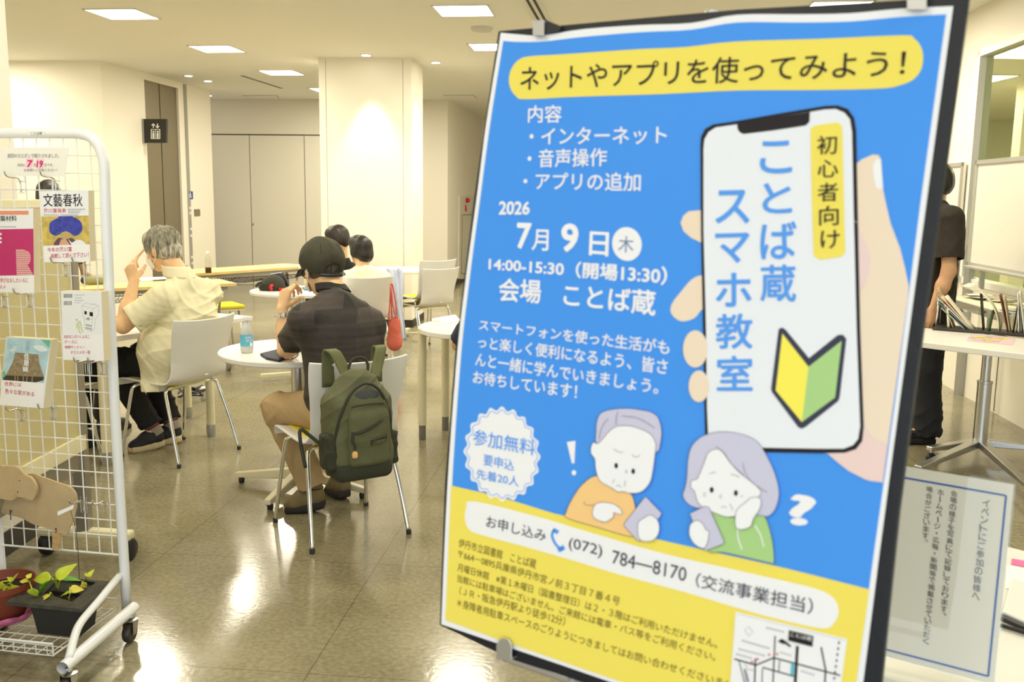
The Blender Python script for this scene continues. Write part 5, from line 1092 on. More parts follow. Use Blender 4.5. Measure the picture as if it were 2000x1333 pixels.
for b_, t_, wd, m, tl_ in (((8, 1155), (2, 1138), .016, 0, .2), ((16, 1152), (38, 1146), .012, 0, .3), ((10, 1150), (22, 1158), .014, 0, .5), ((24, 1136), (14, 1128), .010, 0, .1), ((24, 1136), (34, 1120), .006, 0, .1), ((-6, 1150), (-20, 1140), .016, 0, .2), ((30, 1148), (36, 1158), .010, 2, .4)):
    leaf(P3(*b_, pc2.y), P3(*t_, pc2.y-.01), wd, mleafs[m], pot, .3, tl_, pc2+Vector((random.uniform(-.04, .04), random.uniform(-.03, .03), .10)))
# ------------------------------------------------------------------ rolling fabric partition behind the rack
mfab = mat('partition_fabric', S(202, 190, 142), .9, bump=.25, bscale=300, var=.06, vscale=200); mcream = mat('partition_cream', S(232, 224, 186), .4); mprof = mat('profile_gray', (.36, .34, .29), .35, metal=.7)
par = thing('rolling_partition', 'tall beige fabric partition on black casters behind the wire rack', 'partition', (-1.75, 3.3, 0))
p1 = gp(165, 1036, .115); x1, y1 = p1.x, p1.y; pdv = Vector((-.02, -1, 0)).normalized(); pnv = Vector((1, -.02, 0)); Lp = 1.55
def pbox(name, a, b, z0, z1, d, m):
    A = Vector((x1, y1, 0))+pdv*a; B = Vector((x1, y1, 0))+pdv*b; mb = MB(); mb.prism([A+pnv*d/2+Vector((0, 0, z0)), B+pnv*d/2+Vector((0, 0, z0)), B+pnv*d/2+Vector((0, 0, z1)), A+pnv*d/2+Vector((0, 0, z1))], -pnv*d); return mb.build(name, m, par, bevel=.002)
pbox('fabric_panel', .02, Lp, .52, 1.425, .030, mfab); pbox('top_rail', -.01, Lp, 1.425, 1.455, .045, mcream); pbox('bottom_rail', -.01, Lp, .455, .52, .05, mcream); pbox('kick_rail', 0, Lp, .38, .45, .03, mprof); pbox('post', -.025, .02, .11, 1.44, .05, mprof)
A = gp(78, 1036, .10); B = gp(258, 1048, .10); dd_ = (B-A).normalized(); nf = Vector((dd_.y, -dd_.x, 0))
MB().prism([A-nf*.028+Vector((0, 0, -.018)), B-nf*.028+Vector((0, 0, -.018)), B-nf*.028+Vector((0, 0, .022)), A-nf*.028+Vector((0, 0, .022))], nf*.056).build('foot', mcream, par, bevel=.012)
for q in (A+dd_*.03, B-dd_*.02): MB().lathe(Vector((q.x, q.y, .045))-dd_*.02, [(.01, 0), (.038, 0), (.045, .008), (.045, .034), (.038, .042), (.01, .042)], 26, axis=dd_).build('caster', mblack, par, smooth=True, auto=50)
pbox('post', Lp-.01, Lp+.035, .11, 1.44, .05, mprof)
sh2 = pdv*(Lp+.01); MB().prism([A+sh2-nf*.028+Vector((0, 0, -.018)), B+sh2-nf*.028+Vector((0, 0, -.018)), B+sh2-nf*.028+Vector((0, 0, .022)), A+sh2-nf*.028+Vector((0, 0, .022))], nf*.056).build('foot', mcream, par, bevel=.012)
for q in (A+sh2+dd_*.03, B+sh2-dd_*.02): MB().lathe(Vector((q.x, q.y, .045))-dd_*.02, [(.01, 0), (.038, 0), (.045, .008), (.045, .034), (.038, .042), (.01, .042)], 26, axis=dd_).build('caster', mblack, par, smooth=True, auto=50)
# ------------------------------------------------------------------ shell chairs
mshell = mat('chair_shell_white', (.74, .73, .69), .38, bump=.01, bscale=300); mpad = mat('seat_pad_yellow', S(222, 206, 40), .75, bump=.1, bscale=350); mfootcap = mat('foot_cap', (.03, .03, .03), .6)
PROF = [(.235, .405, .405), (.222, .432, .425), (.15, .440, .44), (.05, .436, .44), (-.06, .430, .435), (-.135, .436, .425), (-.180, .462, .415), (-.205, .510, .405), (-.222, .570, .41), (-.238, .640, .425), (-.254, .710, .445), (-.270, .775, .455), (-.276, .800, .452)]
def shell_grid(off=0.0):
    P = cat_rom([Vector(p) for p in PROF], 4, False); G = []
    for i, p in enumerate(P):
        a = P[max(i-1, 0)]; b = P[min(i+1, len(P)-1)]; ty, tz = b.x-a.x, b.y-a.y; l = math.hypot(ty, tz); n = Vector((0, tz/l, -ty/l)); back = min(1, max(0, (p.y-.44)/.12)) if p.x < -.1 else 0; row = []
        for j in range(17):
            q = (j-8)/8; cv = (.045*back+.016*(1-back))*abs(q)**2.2
            row.append(Vector((p.z/2*q*(1-.02*back*(abs(q) > .99)), p.x, p.y)) + n*(cv+off))
        G.append(row)
    return G
def make_chair(pad=True):
    t = thing('shell_chair', 'white shell chair', 'chair', group='white shell chairs with chrome legs')
    o = MB().grid(shell_grid()).build('shell', mshell, t, smooth=True, world=False); sd_ = o.modifiers.new('thickness', 'SOLIDIFY'); sd_.thickness = .011; sd_.offset = 0
    bv = o.modifiers.new('edge', 'BEVEL'); bv.width = .003; bv.segments = 2; bv.angle_limit = math.radians(50)
    G = shell_grid(.008); G = [[p for p in r[2:-2]] for r in G[4:21]]; G = [[Vector((p.x*(1-.10*max(0, (i-12)/4)**2-.08*max(0, (2-i)/2)**2), p.y, p.z)) for p in r] for i, r in enumerate(G)]
    if pad:
        o = MB().grid(G).build('seat_pad', mpad, t, smooth=True, world=False); sd_ = o.modifiers.new('thickness', 'SOLIDIFY'); sd_.thickness = .018; sd_.offset = 1
        bv = o.modifiers.new('edge', 'BEVEL'); bv.width = .006; bv.segments = 3; bv.angle_limit = math.radians(50)
    for sx in (-1, 1):
        for fr in (1, -1):
            xt, yt = .165*sx, (.13 if fr > 0 else -.10); xb, yb = .225*sx, (.215 if fr > 0 else -.235)
            pth = [Vector((.10*sx, yt, .418)), Vector((xt-.01*sx, yt, .417)), Vector((xt+.018*sx, yt+.012*fr, .405)), Vector((xt+.028*sx, yt+.022*fr, .375)), Vector((xb*.6+xt*.4+.01*sx, yb*.6+yt*.4, .2)), Vector((xb, yb, .006))]
            lg = MB().tube(cat_rom(pth, 5, False), .0095, 12).build('leg', mchrome, t, smooth=True, world=False)
            MB().tube([Vector((xb, yb, .02)), Vector((xb+.001*sx, yb, 0))], .0115, 12).build('foot_cap', mfootcap, lg, world=False)
    MB().box((0, .13, .416), (.22, .018, .012)).box((0, -.10, .416), (.22, .018, .012)).box((0, .015, .414), (.018, .24, .010)).build('under_frame', mchrome, t, world=False)
    MB().box((.03, -.197, .478), (.03, .003, .012), Matrix.Rotation(math.radians(-25), 3, 'X')).build('maker_plate', mgray, t, world=False)
    return t
_chair0 = None
def put_chair(x, y, rz, label, z=0, group='white shell chairs with chrome legs'):
    global _chair0
    if _chair0 is None: c = _chair0 = make_chair()
    else: c = copy_tree(_chair0)
    c.location = (x, y, z); c.rotation_euler = (0, 0, rz); tag(c, label, 'chair', group); return c
def rz_of(fx, fy): return math.atan2(-fx, fy)     # chair forward is +y
chair_cap = put_chair(-.765, 4.10, rz_of(-.55, .835), 'white shell chair with the olive backpack hung on it, under the man in the cap')
chair_gray = put_chair(-1.905, 5.30, rz_of(-.88, .47), 'white shell chair under the grey-haired man in the cream shirt')
chair_b = put_chair(-1.31, 8.12, rz_of(-.40, .92), 'white shell chair under the woman in cream with the red tote on its corner')
chair_d = put_chair(-.84, 9.12, rz_of(-.70, .71), 'lower white shell chair of the stacked pair beside the pillar')
chair_e = put_chair(-.87, 9.15, rz_of(-.70, .71), 'upper white shell chair stacked on another beside the pillar', z=.075)
sl_ = thing('yellow_stool', 'low stool with a yellow cushion seen between the two beech tables', 'stool', (-2.72, 8.75, 0)); sc0 = Vector((-2.72, 8.75, 0)); RZ = Matrix.Rotation(.6, 3, 'Z')
MB().box(sc0+Vector((0, 0, .445)), (.36, .36, .035), RZ).build('cushion', mpad, sl_, bevel=.012); MB().box(sc0+Vector((0, 0, .42)), (.35, .35, .014), RZ).build('seat_board', mshell, sl_)
for sx, sy in ((1, 1), (1, -1), (-1, 1), (-1, -1)): MB().tube([sc0+RZ @ Vector((.13*sx, .13*sy, .415)), sc0+RZ @ Vector((.17*sx, .17*sy, 0))], .010, 10).build('leg', mchrome, sl_, smooth=True)
chair_g = put_chair(-2.545, 4.97, rz_of(.42, .91), 'white shell chair of the person in black trousers behind the partition')
# ------------------------------------------------------------------ tables
mwood = mat('table_beech', S(226, 200, 140), .4, var=.06, vscale=6); medge = mat('table_edge', S(214, 188, 128), .45); mivory = mat('leg_ivory', S(222, 214, 180), .4); mnet = mat('net_black', (.03, .03, .025), .6)
def disc(name, c, r, th, m, parent, n=56): return MB().lathe(c, [(r-.006, -th), (r, -th+.006), (r, -.005), (r-.004, 0), (.001, 0)], n, cap=True).build(name, m, parent, smooth=True, auto=35)
# round table of the man in the cap
rt = thing('round_table', 'round white pedestal table in front of the man in the cap', 'table', (-1.07, 4.66, 0), group='round white tables')
TC = Vector((-1.065, 4.655, 0)); disc('top', TC+Vector((0, 0, .72)), .385, .028, mtop, rt)
MB().lathe(TC+Vector((0, 0, .10)), [(.036, 0), (.036, .585), (.10, .588), (.10, .592)], 24).build('column', msteel, rt, smooth=True, auto=40)
for px, py in ((462, 943), (522, 1000), (694, 922), (718, 976)):
    q = gp(px, py); e_ = Vector((q.x, q.y, .045)); c_ = TC+Vector((0, 0, .085)); d = (e_-c_); n = Vector((d.y, -d.x, 0)).normalized(); mb = MB()
    mb.add([c_-n*.025+Vector((0, 0, -.03)), c_+n*.025+Vector((0, 0, -.03)), c_+n*.025+Vector((0, 0, .03)), c_-n*.025+Vector((0, 0, .03)), e_-n*.017+Vector((0, 0, -.014)), e_+n*.017+Vector((0, 0, -.014)), e_+n*.017+Vector((0, 0, .012)), e_-n*.017+Vector((0, 0, .012))], [(3, 2, 1, 0), (4, 5, 6, 7), (0, 1, 5, 4), (1, 2, 6, 5), (2, 3, 7, 6), (3, 0, 4, 7)])
    ft_ = mb.build('foot', mivory, rt, bevel=.005); MB().lathe(Vector((q.x, q.y, 0))-d.normalized()*.03, [(.014, 0), (.016, .02), (.010, .034)], 12).build('glide', mblack, ft_)
# round table of the women
rt2 = thing('round_table', 'round white pedestal table of the two women, with a dark cap on it', 'table', (-1.60, 7.55, 0), group='round white tables')
T2 = Vector((-1.70, 7.58, 0)); disc('top', T2+Vector((0, 0, .72)), .40, .028, mtop, rt2); MB().lathe(T2+Vector((0, 0, .06)), [(.036, 0), (.036, .625)], 20).build('column', msteel, rt2, smooth=True, auto=40)
for k in range(4):
    a = .5+k*math.pi/2; d = Vector((math.cos(a), math.sin(a), 0)); MB().box(T2+d*.17+Vector((0, 0, .045)), (.34, .045, .03), Matrix.Rotation(a, 3, 'Z')).build('foot', mivory, rt2, bevel=.004)
# round table beside the pillar
rt3 = thing('round_table', 'round white table at the foot of the white pillar, behind the stacked chairs', 'table', (-1.3, 9.9, 0), group='round white tables')
T3 = Vector((-1.20, 9.90, 0)); disc('top', T3+Vector((0, 0, .72)), .36, .028, mtop, rt3); MB().lathe(T3+Vector((0, 0, .06)), [(.036, 0), (.036, .625)], 20).build('column', msteel, rt3, smooth=True, auto=40)
for k in range(4):
    a = -.25+k*math.pi/2; d = Vector((math.cos(a), math.sin(a), 0)); f_ = MB().box(T3+d*.15+Vector((0, 0, .045)), (.30, .045, .03), Matrix.Rotation(a, 3, 'Z')).build('foot', mivory, rt3, bevel=.004); MB().lathe(T3+d*.28, [(.016, 0), (.018, .03)], 12).build('glide', mblack, f_)
# four-legged round-ended table by the poster
rt4 = thing('oval_table', 'white round-ended table with ivory tube legs half hidden by the poster', 'table', (-.2, 5.75, 0))
T4 = Vector((.02, 5.62, .715)); ov = []
for a in np.linspace(-math.pi*.5, -math.pi*1.5, 28): ov.append(T4+Vector((-.28+.30*math.cos(a), .36*math.sin(a), 0)))
ov += [T4+Vector((.7, .36, 0)), T4+Vector((.7, -.36, 0))]
MB().prism(ov, (0, 0, -.03)).build('top', mtop, rt4, bevel=.005)
for q in (gp(825, 858), Vector((-.42, 5.92, 0)), Vector((.55, 5.36, 0)), Vector((.55, 5.88, 0))):
    lg = MB().tube([Vector((q.x, q.y, .685)), Vector((q.x, q.y, .09))], .026, 20).build('leg', mivory, rt4, smooth=True, auto=50); MB().lathe(Vector((q.x, q.y, 0)), [(.020, 0), (.022, .006), (.022, .09)], 16).build('adjuster_foot', mat('adjuster_gray', (.20, .19, .15), .5), lg, smooth=True, auto=40)
tag(MB().prism([gp(x, y, .7165) for x, y in ((843, 623), (889, 615), (900, 627), (850, 636))], (0, 0, .0008)).build('paper_sheet', slip), 'white paper sheet lying on the round-ended table by the poster', 'paper')
tag(MB().prism([gp(x, y, .7175) for x, y in ((846, 627), (860, 626.5), (861, 630), (847, 630.5))], (0, 0, .0012)).build('card_tag', mat('card_sage', S(176, 182, 140), .6)), 'small sage green card on the round-ended table by the poster', 'card')
# table of the grey-haired man
mt = thing('meeting_table', 'white rectangular table with ivory tube legs where the grey-haired man leans', 'table', (-2.2, 5.5, 0))
a_ = gp(226, 663, .70); b_ = gp(413, 600, .70); ad = Vector((.47, .883, 0)); an = Vector((-.883, .47, 0)); A = Vector((a_.x, a_.y, .715))-ad*.12; Bq = A+ad*1.16
MB().prism([A, Bq, Bq+an*.60, A+an*.60], (0, 0, -.03)).build('top', mtop, mt, bevel=.004)
lgp = [gp(413, 852), A+ad*.06+an*.54, Bq-ad*.06+an*.54, A+ad*.08+an*.07]
for q in lgp:
    lg = MB().tube([Vector((q.x, q.y, .685)), Vector((q.x, q.y, .07))], .026, 20).build('leg', mivory, mt, smooth=True, auto=50); MB().lathe(Vector((q.x, q.y, 0)), [(.024, 0), (.029, .03), (.028, .075)], 16).build('adjuster_foot', mgray, lg, smooth=True, auto=40)
# two long beech tables with net shelves
def net_table(label, A, B, depth, zt, group='long beech tables with net shelves', casters=None):
    A, B = Vector((A.x, A.y, zt)), Vector((B.x, B.y, zt)); d = (B-A).normalized(); n = Vector((-d.y, d.x, 0)); L = (B-A).length
    if n.y < 0: n = -n
    t = thing('folding_table', label, 'table', (A+B)/2-Vector((0, 0, zt)), group=group)
    MB().prism([A, B, B+n*depth, A+n*depth], (0, 0, -.028)).build('top', [mwood], t, bevel=.003)
    MB().prism([A+n*.05+d*.06+Vector((0, 0, -.029)), B+n*.05-d*.06+Vector((0, 0, -.029)), B+n*.09-d*.06+Vector((0, 0, -.029)), A+n*.09+d*.06+Vector((0, 0, -.029))], (0, 0, -.03)).build('front_beam', mgray, t)
    nb = MB(); N = int(L/.035); M = 9
    def npnt(u, v): return A+d*(.1+u*(L-.2))+n*(.06+v*(depth-.12))+Vector((0, 0, -.07-.055*math.sin(math.pi*v)-.03*abs(math.sin(5.3*u*L+2*v))*math.sin(math.pi*min(1, v*1.6+.2))))
    for i in range(N):
        for s_ in (1, -1):
            pts = [npnt(min(1, max(0, (i+s_*k*.6)/N)), k/M) for k in range(M+1)]; nb.tube(pts, .0016, 4, cap=False)
    for v in (0, 1): nb.tube([npnt(0, v), npnt(1, v)], .004, 6)
    nb.build('shelf_net', mnet, t)
    for e, s_ in ((A, 1), (B, -1)):
        o = e+d*.10*s_+n*depth*.5; 
        MB().tube([o+n*.10+Vector((0, 0, -.03)), o+n*.04+Vector((0, 0, -.30)), o-n*.02+Vector((0, 0, -.62))], .016, 12).tube([o-n*.12+Vector((0, 0, -.03)), o-n*.02+Vector((0, 0, -.34))], .011, 10).build('leg', mgray, t, smooth=True)
        MB().box(o+n*.0+Vector((0, 0, -.045)), (.06, .10, .035)).build('hinge', mblack, t)
        ft_ = MB().tube([Vector((o.x, o.y, .105))-n*depth*.55, Vector((o.x, o.y, .12)), Vector((o.x, o.y, .105))+n*depth*.5], .017, 10).build('foot', mivory, t, smooth=True)
        for s2 in (-.55, .5):
            w_ = Vector((o.x, o.y, .05))+n*depth*s2; MB().lathe(w_-d*.02, [(.012, 0), (.040, 0), (.050, .008), (.050, .032), (.040, .04), (.012, .04)], 22, axis=d).lathe(w_-d*.021, [(.0, 0), (.034, 0), (.034, .042), (.0, .042)], 18, axis=d).build('caster', mat('caster_gray', (.30, .29, .26), .4), ft_, smooth=True, auto=40)
    return t
tA, tB = gp(150, 566, .735), gp(462, 553, .735)
nt2 = net_table('beech table with a hanging net shelf right behind the grey-haired man', tA, tB, .45, .735)
nt3 = net_table('farther beech table with a net shelf running towards the pillar', gp(372, 535, .735), gp(612, 519, .735), .45, .735)
# things on those tables
def fl(x, y, z, pts=None): return gp(x, y, z)
tag(MB().prism([gp(x, y, .7365) for x, y in ((268, 543), (318, 541), (330, 545), (276, 549))], (0, 0, .001)).build('paper_sheet', slip), 'white papers lying on the beech table behind the raised hand', 'paper')
c0_ = gp(190, 548, .736); gb = thing('green_cloth_case', 'long sage green soft case on the left end of the beech table', 'case', c0_)
e0, e1 = gp(162, 548, .775), gp(216, 545, .775)
MB().tube([e0, e0*.7+e1*.3, e1], [.032, .038, .038], 14).build('case', mat('case_sage', S(150, 152, 112), .8, bump=.2), gb, smooth=True)
MB().lathe(e0, [(.0, -.02), (.022, -.01), (.026, .006)], 14, axis=(e1-e0)).build('cap', mblack, gb, smooth=True)
def bottle(name, label, c, h_, r, mats, lab=None, fill=None):
    t = thing(name, label, 'bottle', c); pr_ = [(r*.88, 0), (r, .012), (r, h_*.56), (r*.94, h_*.62), (r*.62, h_*.76), (r*.40, h_*.84), (r*.38, h_*.89)]
    MB().lathe(c+Vector((0, 0, .001)), pr_, 28).build('body', mats[0], t, smooth=True, auto=50)
    MB().lathe(c+Vector((0, 0, h_*.885)), [(r*.46, 0), (r*.46, h_*.10), (r*.40, h_*.115)], 22).build('cap', mats[1], t, smooth=True, auto=40)
    return t
cw = gp(482.5, 689, .72); iw_ = bottle('water_bottle', 'small clear bottle with a sky blue label on the round table', cw, .178, .0305, [mat('bottle_milky', (.78, .80, .76), .15, trans=.35, ior=1.33), mwhite])
MB().lathe(cw+Vector((0, 0, .034)), [(.0312, 0), (.0312, .056)], 28, cap=False).build('label', mat('label_blue', S(96, 184, 214), .4), iw_, smooth=True)
mb = MB(); vx = (EYE-cw); vx.z = 0; vx.normalize(); rx_ = Vector((-vx.y, vx.x, 0))
def cyl(u, z): return cw+vx*.0316*math.cos(u)+rx_*.0316*math.sin(u)+Vector((0, 0, z))
for txt, z0, z1, u0, u1 in (('ION', .071, .083, -.15, .75), ('WATER', .056, .068, -.15, .95)):
    g, f_ = glyphs(txt, .012); mb.add([cyl(u0+(u1-u0)*p[0], z0+(z1-z0)*p[1]) for p in g], f_)
mb.lathe(cyl(.55, .044), [(.010, 0), (.010, .0004)], 16, axis=vx); mb.build('label_lettering', iw, iw_)
ct_ = gp(407, 534, .736); tb_ = bottle('tea_bottle', 'clear bottle with a little dark tea standing on the beech table', ct_, .205, .031, [thin_glass('bottle_clear', (.93, .93, .88)), mwhite])
MB().lathe(ct_+Vector((0, 0, .003)), [(.0285, 0), (.0285, .052)], 22).build('tea', mat('tea', (.08, .025, .010), .1), tb_, smooth=True, auto=40)
# pouch and paper on the round table
pcz = .7208; mnavy = mat('navy_cloth', S(34, 36, 58), .6, bump=.2, bscale=120)
pch = thing('folded_pouch', 'dark navy folded pouch lying on the round table', 'pouch', gp(545, 698, pcz))
MB().prism([gp(x, y, pcz) for x, y in ((508, 695), (548, 685), (585, 690), (566, 700), (545, 708), (520, 703))], (0, 0, .012)).build('pouch', mnavy, pch, bevel=.004)
MB().prism([gp(x, y, pcz+.0125) for x, y in ((540, 690), (560, 688), (572, 694), (552, 700))], (0, 0, .004)).build('flap', mat('navy_light', S(62, 66, 92), .5), pch, bevel=.0015)
MB().tube(cat_rom([gp(x, y, pcz+.017) for x, y in ((560, 697), (574, 690), (582, 695), (570, 702))], 5, False), .003, 8).build('cord', mblack, pch, smooth=True)
tag(MB().prism([gp(x, y, .7206) for x, y in ((516, 682), (560, 676), (600, 684), (560, 693))], (0, 0, .0008)).build('paper_sheet', slip), 'printed paper on the round table under the forearm of the man in the cap', 'paper')
# things on the women's table
z2 = .7206
cp_ = gp(531, 567, z2); hat = thing('baseball_cap', 'dark grey baseball cap lying on the women\'s round table', 'cap', cp_); mcap = mat('cap_charcoal', S(58, 58, 46), .85, bump=.2, bscale=200)
v = Vol([('e', (cp_.x+.01, cp_.y+.02, z2+.035), (.095, .095, .085), None, .02), ('e', (cp_.x-.05, cp_.y, z2+.03), (.055, .075, .045), None, .03)], .005); v.half((0, 0, z2+.001), (0, 0, -1)); v.mesh('crown', mcap, hat)
MB().tube(cat_rom([at(x, y, cp_.y-.095) for x, y in ((500, 560), (505, 554), (511, 553), (515, 557))], 4, False), .010, 10).build('back_opening', mblack, hat, smooth=True)
vz_ = thing('navy_sun_visor', 'navy sun visor leaning behind the dark cap on the round table', 'visor', gp(552, 566, z2)); Yv = cp_.y+.08
G = [[at(x0+(x1-x0)*t, y0+(y1-y0)*t, Yv+.10*math.sin(math.pi*t)+dz_) for t in np.linspace(0, 1, 12)] for (x0, y0, x1, y1, dz_) in ((528, 537, 554, 533, .0), (528, 541, 559, 545, -.02), (534, 556, 562, 552, -.05), (545, 565, 566, 560, -.06))]
o = MB().grid(G).build('brim', mat('visor_navy', S(52, 54, 66), .7), vz_, smooth=True); sd_ = o.modifiers.new('thick', 'SOLIDIFY'); sd_.thickness = .004
MB().tube(cat_rom([g + Vector((0, -.004, .004)) for g in G[0][::3]], 4, False), .003, 6).build('trim', iw, vz_)
rs_ = tag(MB().tube(cat_rom([gp(x, y, z2+.012+dz) for x, y, dz in ((530, 566, 0), (529, 560, .03), (536, 556, .03), (541, 561, .01), (548, 566, 0), (560, 566, 0))], 5, False), .012, 10).build('red_strap', mat('strap_red', S(200, 24, 48), .6), None, smooth=True), 'bright red strap looped on the table beside the dark cap', 'strap')
tag(MB().prism([gp(x, y, z2) for x, y in ((590, 564), (625, 562), (632, 566), (596, 568))], (0, 0, .012)).build('folded_leaflet', mat('leaflet_blue', S(110, 124, 150), .6)), 'grey blue leaflet lying on the women\'s table behind the raised fist', 'leaflet')
vs2 = thing('patterned_bag', 'speckled gauzy bag with a pale flower standing on the women\'s table', 'bag', gp(608, 560, z2)); vb = gp(606, 560, z2+.0)
v = Vol([('c', (vb.x, vb.y, z2+.03), (vb.x-.005, vb.y, z2+.12), .055, .036, .03)], .006); v.half((0, 0, z2+.001), (0, 0, -1)); v.disp(folds(.004, 50, 40, 40)); v.mesh('bag', mat('bag_speckle', S(196, 184, 140), .7, var=.5, vscale=90), vs2)
fc = at(592, 524, vb.y)
for k in range(7):
    a = k*.9; c_ = fc+Vector((.018*math.cos(a), .008*math.sin(a*1.7), .018*math.sin(a))); MB().lathe(c_, [(.001, 0), (.014, .004), (.017, .012), (.010, .018), (.001, .019)], 10, axis=(math.cos(a), -.6, math.sin(a))).build('petal', ink('petal_cream', S(250, 240, 206)), vs2, smooth=True)
# floor cable and white adaptor under the grey-haired man's table
cb_ = gp(378, 780); t = thing('power_cable', 'coil of black power cable on the floor behind the grey-haired man', 'cable', cb_)
mb = MB(); r4 = random.Random(2); pts = [cb_+Vector((.09*math.cos(a*1.0)*(1+.3*math.sin(a*.37))+.03*math.sin(2.3*a), .10*math.sin(a)*(1+.25*math.cos(a*.53)), .012+.045*abs(math.sin(a*.31))+.03*abs(math.sin(a*1.3)))) for a in np.linspace(0, 34, 170)]
mb.tube(pts, .006, 6); mb.build('coil', mblack, t, smooth=True)
ad_ = gp(404, 780); MB().lathe(ad_, [(.04, 0), (.05, .02), (.05, .07), (.04, .09)], 18).build('adaptor', mwhite, t, smooth=True, auto=40)
# shirt over the chair back, red tote
msh = mat('shirt_blue', S(206, 214, 236), .8, bump=.15, bscale=90, var=.08, vscale=14)
drp = thing('draped_shirt', 'pale blue shirt draped over a chair back beside the woman in cream', 'shirt', at(770, 590, 8.35)); G = []
for t_ in np.linspace(0, 1, 26):
    y_ = 523+142*t_; xl = 752+14*t_+2*math.sin(9*t_); xr_ = 784+8*t_+2*math.sin(7*t_+1); G.append([at(xl+(xr_-xl)*s_, y_, 8.66-.03*math.sin(3.14*t_)+.02*math.sin(11*s_+4*t_)+.012*math.sin(19*s_-3*t_)) for s_ in np.linspace(0, 1, 16)])
back = [[p+Vector((0, .07, 0))-Vector((0, 0, .0)) for p in r] for r in G[:12]][::-1]
o = MB().grid(back+G).build('cloth', msh, drp, smooth=True); sd_ = o.modifiers.new('thick', 'SOLIDIFY'); sd_.thickness = .004
tot = thing('red_tote_bag', 'small coral red tote bag hanging from the chair corner of the woman in cream', 'bag', at(771, 655, 7.72)); mtote = mat('tote_coral', S(206, 104, 90), .85, bump=.3, bscale=220, var=.08, vscale=20)
Yt = 7.84
def tp3(x, y, dy=0): return at(x, y, Yt+dy)
a0 = tp3(770, 614); a1 = tp3(771, 676)
v = Vol([('e', tuple(tp3(770, 668)), (.055, .045, .075), None, .02), ('c', tuple(tp3(769.5, 622)), tuple(tp3(771, 670)), .046, .062, .03), ('e', tuple(tp3(772, 640)), (.044, .040, .08), None, .02)], .005); v.half(tuple(tp3(768, 619)), vn(np.array([.35, 0, 1]))); v.disp(folds(.0035, 40, 30, 34)); v.cut(('c', tuple(tp3(768, 606)), tuple(tp3(769, 632)), .040, .040, 0)); v.mesh('bag', mtote, tot)
for s_, dy in ((-1, -.02), (1, .02)):
    MB().tube(cat_rom([tp3(762+3*s_, 626, dy), tp3(763+1.5*s_, 590, dy), tp3(763, 562, dy*.5), tp3(764+1.5*s_, 555, 0), tp3(767+2*s_, 570, dy), tp3(771+3*s_, 600, dy), tp3(773, 622, dy)], 5, False), .0065, 8).build('strap', mtote, tot, smooth=True)
# ------------------------------------------------------------------ olive backpack on the chair back
mol = mat('backpack_olive', S(92, 94, 64), .72, bump=.2, bscale=260, var=.14, vscale=9); mol2 = mat('backpack_dark', S(50, 52, 38), .75, bump=.2, bscale=260); mstrap = mat('strap_olive', S(98, 101, 64), .75, bump=.15, bscale=300)
mzip = mat('zip_dark', (.03, .032, .022), .6)
bpk = thing('backpack', 'olive green backpack hanging on the chair of the man in the cap', 'backpack', at(695, 830, 3.75))
fwd = np.array([-.55, .835, 0]); lat = np.array([.835, .55, 0]); R_ = np.stack([lat, fwd, [0, 0, 1]], 1)
Yb = 3.70; bc_ = at(700, 824, Yb); bcn = np.array(bc_); zt_b, zb_b = at(700, 725, Yb).z, at(700, 935, Yb).z
def bl_(x, y, z): return tuple(bcn+lat*x-fwd*y+np.array([0, 0, z]))      # y: towards the viewer
hz_ = (zt_b-zb_b)/2; Rl = R_.tolist()
v = Vol([('b', bl_(0, -.02, -.03), (.080, .035, .105), Rl, .055, .01), ('e', bl_(0, -.015, .10), (.105, .070, .115), Rl, .05), ('b', bl_(.01, -.02, -.145), (.085, .035, .03), Rl, .045, .03)], .004, pad=.05)
v.disp(folds(.0035, 24, 18, 26, 1.2)); v.mesh('main_compartment', mol, bpk)
v = Vol([('b', bl_(.012, .055, -.055), (.060, .010, .085), Rl, .028, .01), ('e', bl_(.012, .052, .045), (.080, .034, .075), Rl, .03)], .004, pad=.04); v.disp(folds(.003, 30, 26, 34, .4)); v.mesh('front_pocket', mol, bpk)
v = Vol([('b', bl_(.0, .0, -.185), (.090, .045, .008), Rl, .034, .01)], .004); v.mesh('bottom_panel', mol2, bpk)
v = Vol([('b', bl_(-.118, .0, -.105), (.012, .032, .055), Rl, .022, .01)], .004); v.disp(folds(.004, 60, 50, 40)); v.mesh('side_pocket', mol2, bpk)
v = Vol([('b', bl_(.128, .0, -.115), (.010, .030, .05), Rl, .02, .01)], .004); v.disp(folds(.004, 60, 50, 40, 2)); v.mesh('side_pocket', mol2, bpk)
def arc(pts, r, nm, m, par=bpk): return MB().tube(cat_rom([Vector(bl_(*p)) for p in pts], 6, False), r, 8).build(nm, m, par, smooth=True)
arc([(-.122, .045, -.06), (-.105, .062, .04), (-.06, .072, .135), (.0, .072, .168), (.06, .070, .135), (.108, .060, .04), (.120, .045, -.06)], .006, 'main_zip', mzip)
v = Vol([('e', bl_(.008, .060, .115), (.055, .012, .030), Rl, .01)], .004); v.mesh('mesh_panel', mat('mesh_gray', (.07, .075, .07), .8), bpk)
arc([(-.068, .088, -.022), (-.03, .096, -.020), (.03, .096, .002), (.085, .082, .030)], .0055, 'pocket_zip', mzip)
arc([(-.066, .086, .082), (.0, .092, .088), (.075, .080, .082)], .003, 'seam', mol2)
pz = arc([(-.066, .094, -.024), (-.070, .098, -.055), (-.058, .098, -.07), (-.062, .098, -.085)], .005, 'zip_cord', mzip)
MB().lathe(bl_(-.060, .098, -.118), [(.010, 0), (.012, .004), (.012, .018), (.007, .026)], 14).build('charm', mat('charm_peach', S(226, 180, 120), .5), pz, smooth=True)
